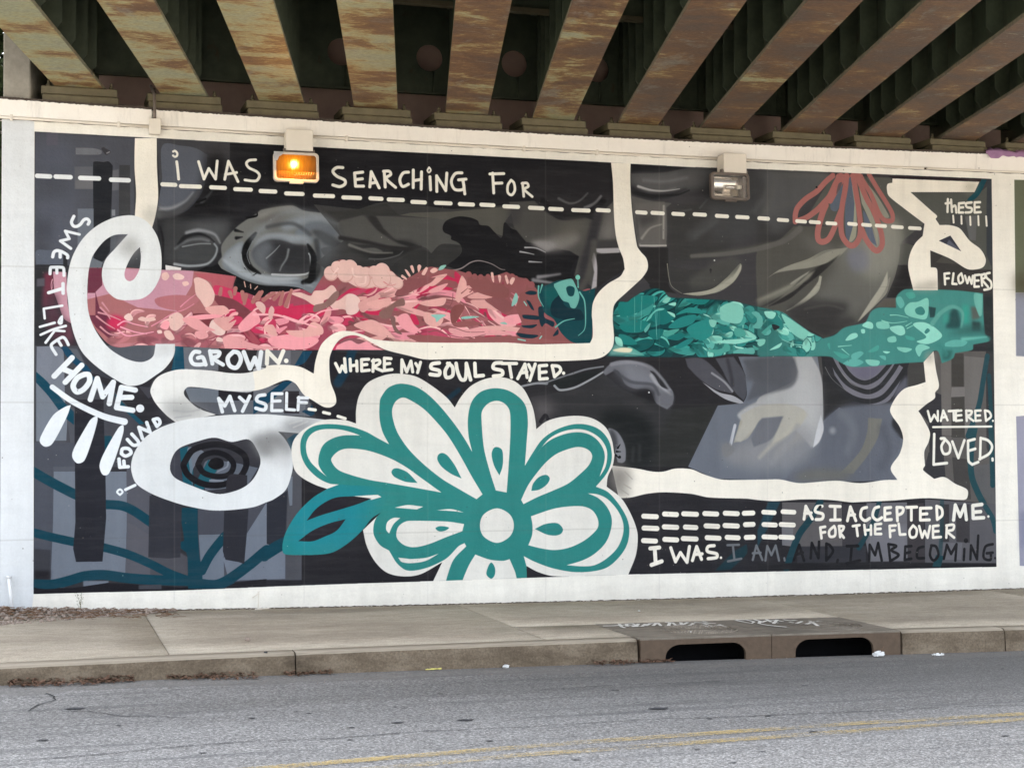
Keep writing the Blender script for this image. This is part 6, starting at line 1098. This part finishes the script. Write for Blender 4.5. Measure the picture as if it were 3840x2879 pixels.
# ================================================================ storm drain inlets
def inlet(x0, x1, ox0, ox1, label, scribble):
    root = empty('storm_drain_inlet', ((x0+x1)/2, KERB_Y+.4, 0), label=label, cat='storm drain', group='twin storm drain inlets in the kerb')
    zt = .165; ztop = lambda x: z_kt(x)+.004
    za, zb_ = ztop(x0), ztop(x1); lo = min(z_kb(x0), z_kb(x1))-.05
    # front plate with an arched opening
    r = .095; top = zt-.042; arch = []
    for k in range(7): a = math.radians(180-90*k/6); arch.append((ox0+r*1.25+r*1.25*math.cos(a), top-r+r*math.sin(a)))
    for k in range(7): a = math.radians(90-90*k/6); arch.append((ox1-r*1.25+r*1.25*math.cos(a), top-r+r*math.sin(a)))
    b = MB(); yf, yb = KERB_Y-.014, KERB_Y+.016
    lowl = [(ox0, lo)]+arch+[(ox1, lo)]
    def up(x): t = (x-x0)/(x1-x0); return za*(1-t)+zb_*t-.012
    F_ = [b.b.verts.new((x, yf, z)) for x, z in lowl]; Bk = [b.b.verts.new((x, yb, z)) for x, z in lowl]
    U_ = [b.b.verts.new((x, yf, up(x))) for x, z in lowl]
    for k in range(len(lowl)-1):
        if k not in (0, len(lowl)-2): b.b.faces.new([F_[k], F_[k+1], U_[k+1], U_[k]])
        b.b.faces.new([F_[k+1], F_[k], Bk[k], Bk[k+1]])
    L0, L1 = b.b.verts.new((x0, yf, lo)), b.b.verts.new((x0, yf, up(x0))); b.b.faces.new([L0, F_[0], F_[1], U_[1], L1])
    R0, R1 = b.b.verts.new((x1, yf, lo)), b.b.verts.new((x1, yf, up(x1))); b.b.faces.new([F_[-1], R0, R1, U_[-2], F_[-2]])
    for v0, v1, xx in ((L0, L1, x0), (R0, R1, x1)): b.b.faces.new([v0, v1, b.b.verts.new((xx, yb+.1, v1.co.z)), b.b.verts.new((xx, yb+.1, lo))])
    b.build('hood_face', M_iron, parent=root)
    # cover plate
    b = MB(); e = .014
    P_ = [(x0, yf+.0, za-e), (x1, yf+.0, zb_-e), (x1, DY1, walk_z(x1, DY1)-e), (x0, DY1, walk_z(x0, DY1)-e)]
    b.hexa(P_+[(p[0], p[1], p[2]+e+.003) for p in P_]); b.bevel(.004, 2); cov = b.build('cover_plate', M_tread, parent=root)
    zc = lambda x, y: za+(zb_-za)*(x-x0)/(x1-x0)+(walk_z(x, DY1)-za)*(y-yf)/(DY1-yf)*1.0+.003
    b = MB(); cx_, cy_ = (x0+x1)/2+.12, KERB_Y+.42
    for rr in (.10, .14, .18, .22, .26, .30):
        b.tube([(cx_+rr*1.0*math.cos(t), cy_+rr*math.sin(t), zc(cx_, cy_)+.003) for t in [2*math.pi*k/36 for k in range(37)]], .006, 4, caps=False)
    b.build('raised_rings', M_tread, parent=cov)
    b = MB(); b.box(x0+.02, x1-.02, KERB_Y+.55, KERB_Y+.57, -.6, .14); b.box(x0+.02, x1-.02, KERB_Y+.03, KERB_Y+.56, -.6, -.58); b.box(x0+.005, x0+.02, KERB_Y+.02, KERB_Y+.56, -.6, .14); b.box(x1-.02, x1-.005, KERB_Y+.02, KERB_Y+.56, -.6, .14)
    b.build('catch_chamber', M_black, parent=root)
    b = MB()
    for st in scribble:
        Q = [onZ(x, y, .17) for x, y in st]; pv = None
        for i, p in enumerate(Q):
            t = Vector(Q[min(i+1, len(Q)-1)]-Q[max(i-1, 0)]); t.z = 0; t.normalize(); s_ = Vector((-t.y, t.x, 0))*.013
            r = [b.b.verts.new((p[0]+s_.x, p[1]+s_.y*1.5, zc(p[0], p[1])+.008)), b.b.verts.new((p[0]-s_.x, p[1]-s_.y*1.5, zc(p[0], p[1])+.008))]
            if pv: b.b.faces.new([pv[0], pv[1], r[1], r[0]])
            pv = r
    b.build('chalk_tag', M_chalk, parent=cov)
sg = lambda s: [[(2150+float(a.split(',')[0])/K, 2129+float(a.split(',')[1])/K) for a in st.split()] for st in s.split('/')]
s1 = sg('245,500 330,498 420,490 500,494/380,480 400,505 430,515/440,480 445,500 490,505 520,490 490,478 440,482/540,478 520,505 570,500 600,480/600,495 640,475 690,470 660,495/700,470 730,495 790,492 800,465 760,462/820,465 850,488 900,480 890,462/900,485 950,462 1000,470 960,490/1000,462 1100,466 1180,470/1060,480 1120,500 1180,490 1210,478 1265,500/1080,470 1150,492 1230,485/1070,452 1110,458')
s2 = sg('1345,445 1400,455 1480,470 1500,455 1440,440 1350,440/1500,435 1550,450 1540,470/1560,460 1600,445 1690,440 1740,450/1600,432 1640,455 1700,462/1690,435 1660,470/1540,470 1620,485 1770,498/1740,432 1800,442 1850,435/1790,455 1830,460/1850,465 1900,445 1960,455 2040,440 2100,445/1960,440 2000,465 2030,485/2050,440 2130,452 2210,460/1930,470 1980,455/2150,448 2290,468')
inlet(DX0+.004, 5.575, float(onY(2493,2450,KERB_Y)[0]), float(onY(2795,2450,KERB_Y)[0]), 'left iron storm drain hood with an arched mouth and white scrawl on its lid', s1)
inlet(5.58, DX1-.004, float(onY(2980,2440,KERB_Y)[0]), float(onY(3273,2440,KERB_Y)[0]), 'right iron storm drain hood, the one with the crumpled white cup at its mouth', s2)
# ================================================================ small things
def blob(b, c, r, seed, flat=.6, sub=1):
    g = bmesh.ops.create_icosphere(b.b, subdivisions=sub, radius=1); rr = random.Random(seed)
    sx, sy, sz = rr.uniform(.7, 1.3), rr.uniform(.7, 1.3), flat*rr.uniform(.6, 1.2); a = rr.uniform(0, 6.3)
    for v in g['verts']:
        k = 1+rr.uniform(-.22, .22); x, y = v.co.x*sx*k*r, v.co.y*sy*k*r
        v.co = Vector((c[0]+x*math.cos(a)-y*math.sin(a), c[1]+x*math.sin(a)+y*math.cos(a), c[2]+v.co.z*sz*k*r))
b = MB(); rr = random.Random(3)
for i in range(1500):
    x = -.25+1.55*rr.random()**1.15; wd = .75*(1-max(0, (x+.2)/1.5))+.05
    t = rr.random()**1.6; y = WALL_Y-.03-t*wd; h = .055*(1-t)*(1-max(0, (x+.1)/1.5))
    r = rr.choice([.004,.006,.008,.010,.014,.02])*rr.uniform(.7, 1.2)
    blob(b, (x, y, walk_z(x, y)+h*rr.uniform(.2, 1)+r*.3), r, i, .7, 1 if r > .009 else 1)
b.build('gravel', M_stone, kind='stuff', label='heap of small reddish gravel and debris at the foot of the wall', )
b = MB()
for i in range(240):
    x = -.25+1.5*rr.random()**1.5; y = WALL_Y-.03-rr.random()**1.7*.6; z = walk_z(x, y)+.012+.05*rr.random()*(1-min(1, max(0, x))); a = rr.uniform(-.6, .6); l_ = rr.uniform(.02, .11)
    b.tube([(x, y, z), (x+l_*math.cos(a)*.5, y+l_*math.sin(a)*.5, z+rr.uniform(0, .012)), (x+l_*math.cos(a), y+l_*math.sin(a), z+rr.uniform(-.004, .01))], rr.uniform(.0015, .004), 4)
b.build('twigs', M_stick, kind='stuff')
def leaves(x0, x1, n_, seed, hi, name='leaf_litter'):
    b = MB(); rr = random.Random(seed)
    for i in range(n_):
        x = rr.uniform(x0, x1); u = rr.random()**1.6; y = KERB_Y-.012-u*.10*(1+.5*math.sin(x*5)); z = road_z(x, y)+.006+rr.random()*hi*(1-u)
        a = rr.uniform(0, 6.3); l_ = rr.uniform(.008, .026); w_ = l_*rr.uniform(.25, .6); d = Vector((math.cos(a), math.sin(a), rr.uniform(-.4, .5))); s_ = Vector((-math.sin(a), math.cos(a), rr.uniform(-.3, .3)))
        c = Vector((x, y, z+.004)); V = [b.b.verts.new(c-d*l_), b.b.verts.new(c+s_*w_+Vector((0,0,.004))), b.b.verts.new(c+d*l_), b.b.verts.new(c-s_*w_)]
        b.b.faces.new([V[0], V[1], V[2]]); b.b.faces.new([V[0], V[2], V[3]])
    return b
x_ = lambda px_: float(onY(px_, 2530, KERB_Y)[0])
b = leaves(x_(30), x_(500), 420, 1, .035); b.build('leaf_litter', M_leaf, kind='stuff')
b = leaves(x_(620), x_(960), 230, 2, .03); b.build('leaf_litter', M_leaf, kind='stuff')
b = leaves(x_(1060), x_(1240), 110, 4, .02); b.build('leaf_litter', M_leaf, kind='stuff')
b = leaves(x_(2200), x_(2520), 200, 5, .02); b.build('leaf_litter', M_leaf, kind='stuff')
b = MB(); rr = random.Random(9)
for i in range(420):
    x = rr.uniform(1.2, 10); y = WALL_Y-.02-rr.random()**2*.10; r = rr.choice([.003, .004, .006, .009]); blob(b, (x, y, walk_z(x, y)+r*.4), r, i, .5)
for i in range(260):
    x = rr.uniform(-.1, 10); y = rr.uniform(KB, WALL_Y-.1); r = rr.uniform(.002, .0045)
    if DX0 < x < DX1 and y < DY1: continue
    blob(b, (x, y, walk_z(x, y)+r*.4), r, i, .5)
b.build('paint_chips_and_grit', simple('pale_grit', (.42, .38, .32), .9, var=.5), kind='stuff')
b = MB(); rr = random.Random(19)
for i in range(240):
    x = rr.uniform(-.1, 8); y = KERB_Y-.02-rr.random()**2*.5; r = rr.uniform(.002, .006); blob(b, (x, y, road_z(x, y)+r*.4), r, i, .5)
b.build('gutter_grit', M_stone, kind='stuff')
# leaning pipe stub
p0 = onY(46, 2282, 14.28); p1 = onY(33, 2162, 14.33)
b = MB(); b.tube([p0, p1], .016, 12); o = b.build('vent_pipe', M_pipe, label='short white plastic pipe leaning on the wall foot beside the gravel', cat='pipe')
b = MB(); b.tube([Vector(p1)-Vector((0,0,.012)), Vector(p1)+Vector((0,0,.010))], .019, 12); b.build('pipe_cap', M_pipe).parent = o
# weed against the wall
q = onY(300, 2290, 14.3); b = MB(); rr = random.Random(4)
b.tube([(q[0], 14.3, q[2]-.03), (q[0]+.006, 14.31, q[2]+.06), (q[0]+.018, 14.32, q[2]+.16)], [.003, .0025, .001], 5)
b.tube([(q[0]+.004, 14.305, q[2]+.05), (q[0]-.02, 14.31, q[2]+.13), (q[0]-.026, 14.32, q[2]+.15)], [.002, .0015, .001], 5)
weed = b.build('weed', M_green, label='spindly weed growing against the white wall foot above the gravel', cat='weed')
b = MB()
for i in range(46):
    t = rr.random(); x = q[0]+(.012*t if i % 2 else -.026*t)+rr.uniform(-.016, .016); z = q[2]+.03+.12*t; a = rr.uniform(0, 6.3); l_ = .008
    V = [b.b.verts.new((x, 14.30, z)), b.b.verts.new((x+l_*math.cos(a), 14.296, z+l_*math.sin(a))), b.b.verts.new((x+l_*math.cos(a+.7), 14.30, z+l_*math.sin(a+.7)))]; b.b.faces.new(V)
b.build('weed_leaf', M_green, kind='stuff').parent = weed
# dead twig debris against the wall near the middle left
q = onY(968, 2278, 14.3); b = MB()
b.tube([(q[0]-.05, 14.3, q[2]+.09), (q[0], 14.31, q[2]+.12), (q[0]+.012, 14.32, q[2]+.14)], .004, 5); b.tube([(q[0]+.0, 14.3, q[2]-.01), (q[0]+.008, 14.32, q[2]+.12)], .004, 5); b.tube([(q[0]-.03, 14.28, q[2]-.01), (q[0]+.09, 14.25, q[2]-.0)], .006, 5); b.tube([(q[0]-.12, 14.25, q[2]-.02), (q[0]+.02, 14.24, q[2]-.02)], .004, 5)
b.build('broken_twig', M_white, label='paint splashed dead twigs lying at the wall foot left of the teal leaf', cat='twig')
def litter(name, px_, py_, z, r, mat, label, cat, flat=.6, seed=1, dy=0, sub=2):
    q = onZ(px_, py_, z); b = MB(); blob(b, (0, 0, 0), r, seed, flat, sub); zz = walk_z(q[0], q[1]) if q[1] > KERB_Y else road_z(q[0], q[1])
    o = b.build(name, mat, label=label, cat=cat); o.location = (q[0], q[1]+dy, zz+r*flat*.75); return o
litter('pebble', 928, 2408, .17, .017, M_stone, 'grey pebble standing alone on the sidewalk below the teal leaf', 'stone', .9, 5)
litter('pebble', 1897, 2507, 0, .022, M_litter, 'small pale stone lying in the gutter left of the storm drains', 'stone', .7, 6)
litter('tar_lump', 357, 2573, 0, .013, M_tar, 'small black lump on the asphalt beside the leaf litter', 'debris', .9, 7)
litter('tar_lump', 996, 2540, 0, .011, M_tar, 'black nugget on the asphalt just left of the split kerb joint', 'debris', .9, 8)
litter('paper_scrap', 3085, 2225, .18, .02, M_litter, 'white scrap of litter at the wall foot under the words I AM', 'litter', .5, 9)
litter('paper_scrap', 2397, 2291, .18, .012, M_litter, 'white fleck of paper on the sidewalk behind the left storm drain', 'litter', .4, 10)
litter('pebble', 2590, 2374, .17, .012, M_litter, 'pale pebble resting on the left storm drain lid', 'stone', .7, 12)
# crushed cup
q = onZ(3293, 2452, 0); b = MB(); n_ = 16; rr = random.Random(2); L_ = []
for i, (xx, r) in enumerate(((0, .030), (.03, .034), (.07, .038), (.10, .042), (.104, .036))):
    L_.append([(xx-.05, r*math.cos(2*math.pi*k/n_)*(1.0)+rr.uniform(-.004, .004), max(.0, .024+r*.55*math.sin(2*math.pi*k/n_)+rr.uniform(-.004, .004)+.010*math.sin(k*1.9+i))) for k in range(n_)])
R_ = loft(b, L_); b.b.faces.new(R_[0]); o = b.build('crushed_cup', M_litter, label='crumpled white paper cup in the gutter at the right storm drain mouth', cat='cup'); o.location = (q[0], q[1], road_z(q[0], q[1])+.004); o.rotation_euler = (0, 0, .35); o.scale = (.8, .8, .8)
b = MB(); b.tube([(.02, -.01, .03), (.05, -.03, .10)], .002, 5); b.build('straw', M_stick).parent = o
def crumple(name, px_, py_, z, sx, sy, h, mat, label, cat, seed, plane='z'):
    q = onZ(px_, py_, z) if plane == 'z' else onY(px_, py_, z); rr = random.Random(seed); n_ = 9
    V = []; Fc = []
    for j in range(n_):
        for i in range(n_): V.append(((i/(n_-1)-.5)*sx+rr.uniform(-.1, .1)*sx/n_, (j/(n_-1)-.5)*sy+rr.uniform(-.1, .1)*sy/n_, abs(rr.gauss(0, h*.6))+h*.5*math.sin(i*1.3+j)*.5+h*.3))
    for j in range(n_-1):
        for i in range(n_-1): Fc.append((j*n_+i, j*n_+i+1, (j+1)*n_+i+1, (j+1)*n_+i))
    me = bpy.data.meshes.new(name); me.from_pydata(V, [], Fc); me.materials.append(mat); o = link(name, me, label=label, cat=cat)
    zz = walk_z(q[0], q[1]) if q[1] > KERB_Y else road_z(q[0], q[1]); o.location = (q[0], q[1], zz+.002); md = o.modifiers.new('solid', 'SOLIDIFY'); md.thickness = .002; return o
crumple('plastic_wrap', 3517, 2447, 0, .09, .04, .014, M_litter, 'crumpled scrap of clear wrap in the gutter right of the storm drains', 'litter', 3)
crumple('yellow_wrapper', 1625, 2517, 0, .12, .025, .008, M_yplas, 'torn yellow wrapper lying in the gutter below the centre of the flower', 'litter', 4)
# lilac cloth bunched on the coping and hanging over its edge
b = MB(); n_, m_ = 26, 9; V = []; rr = random.Random(8); x0, x1 = float(onY(3702, 570, 14.3)[0]), float(onY(3905, 570, 14.3)[0]); zc_ = z_cope(x0)
prof = [(14.60, .015), (14.50, .07), (14.42, .10), (14.37, .075), (14.335, .05), (14.318, .02), (14.312, -.012), (14.310, -.04), (14.308, -.055)]
for i in range(n_):
    t = i/(n_-1); x = x0+(x1-x0)*t; env = math.sin(math.pi*min(1, t*1.5+.12))**.5 if t < .6 else 1
    for j, (y, z) in enumerate(prof):
        fold = .022*math.sin(i*1.7+j*.7)+.012*math.sin(i*3.1-j*1.3); drop = (1 if i in (2,3,4,5) else .25+.35*abs(math.sin(i*.8)))
        V.append((x+.014*math.sin(j*1.9+i), y+fold*.4*(1 if j < 5 else -.3)-.004, zc_+(z*.62*env*(1+fold*12) if j < 6 else z*drop)+(.0 if j >= 6 else .012)))
Fc = [(i*m_+j, i*m_+j+1, (i+1)*m_+j+1, (i+1)*m_+j) for i in range(n_-1) for j in range(m_-1)]
me = bpy.data.meshes.new('lilac_cloth'); me.from_pydata(V, [], Fc); me.materials.append(M_lilac); o = link('discarded_cloth', me, label='lilac cloth bunched on the coping at the right end', cat='cloth'); md = o.modifiers.new('solid', 'SOLIDIFY'); md.thickness = .004
md = o.modifiers.new('sub', 'SUBSURF'); md.levels = 1; md.render_levels = 1
# rust weep under the second floodlight box, stain on the coping
# ================================================================ surroundings outside the frame
bush = empty('bush', (-1.3, 15.2, 1.0), label='dark leafy bush beyond the left end of the painted wall', cat='bush')
b = MB(); rr = random.Random(12)
for i in range(7):
    x = -.6-.25*i; b.tube([(x, 15.3, .2), (x+rr.uniform(-.2, .2), 15.3+rr.uniform(-.2, .2), 2.5), (x+rr.uniform(-.4, .3), 15.2+rr.uniform(-.3, .3), 5.5)], [.05, .035, .01], 6)
b.build('branch', M_stick, parent=bush)
V = []; Fc = []
for i in range(26000):
    x = -.20-2.2*rr.random()**1.4; y = 14.6+2.0*rr.random(); z = .2+6.4*rr.random(); a, c_ = rr.uniform(0, 6.3), rr.uniform(-1, 1); l_ = rr.uniform(.04, .085)
    d = Vector((math.cos(a), math.sin(a), c_)).normalized()*l_; e = d.orthogonal().normalized()*l_*.5; c = Vector((x+SK*(y-14.37), y, z)); k = len(V)
    V += [tuple(c-d), tuple(c+e), tuple(c+d), tuple(c-e)]; Fc.append((k, k+1, k+2, k+3))
me = bpy.data.meshes.new('foliage'); me.from_pydata(V, [], Fc); me.materials.append(simple('bush_leaf', (.05, .075, .03), .7, var=.5)); link('foliage', me, bush)

def bank_z(x, y): t = max(0, min(1, (y-15.2)/6)); return -.1+t*5.6
grid('embankment', [-160, -60, -30, -15, -8, -4, -1.2, -.22], [13.5, 15.2, 16, 17, 19, 21.3, 30, 120], bank_z, M_grass, kind='structure')
grid('embankment', [17.1, 20, 30, 60, 160], [13.5, 15.2, 16, 17, 19, 21.3, 30, 120], bank_z, M_grass, kind='structure')
b = MB(); b.box(-30, 40, 2.9, 4.6, -.1, .12); b.build('far_sidewalk', M_walk, kind='structure')
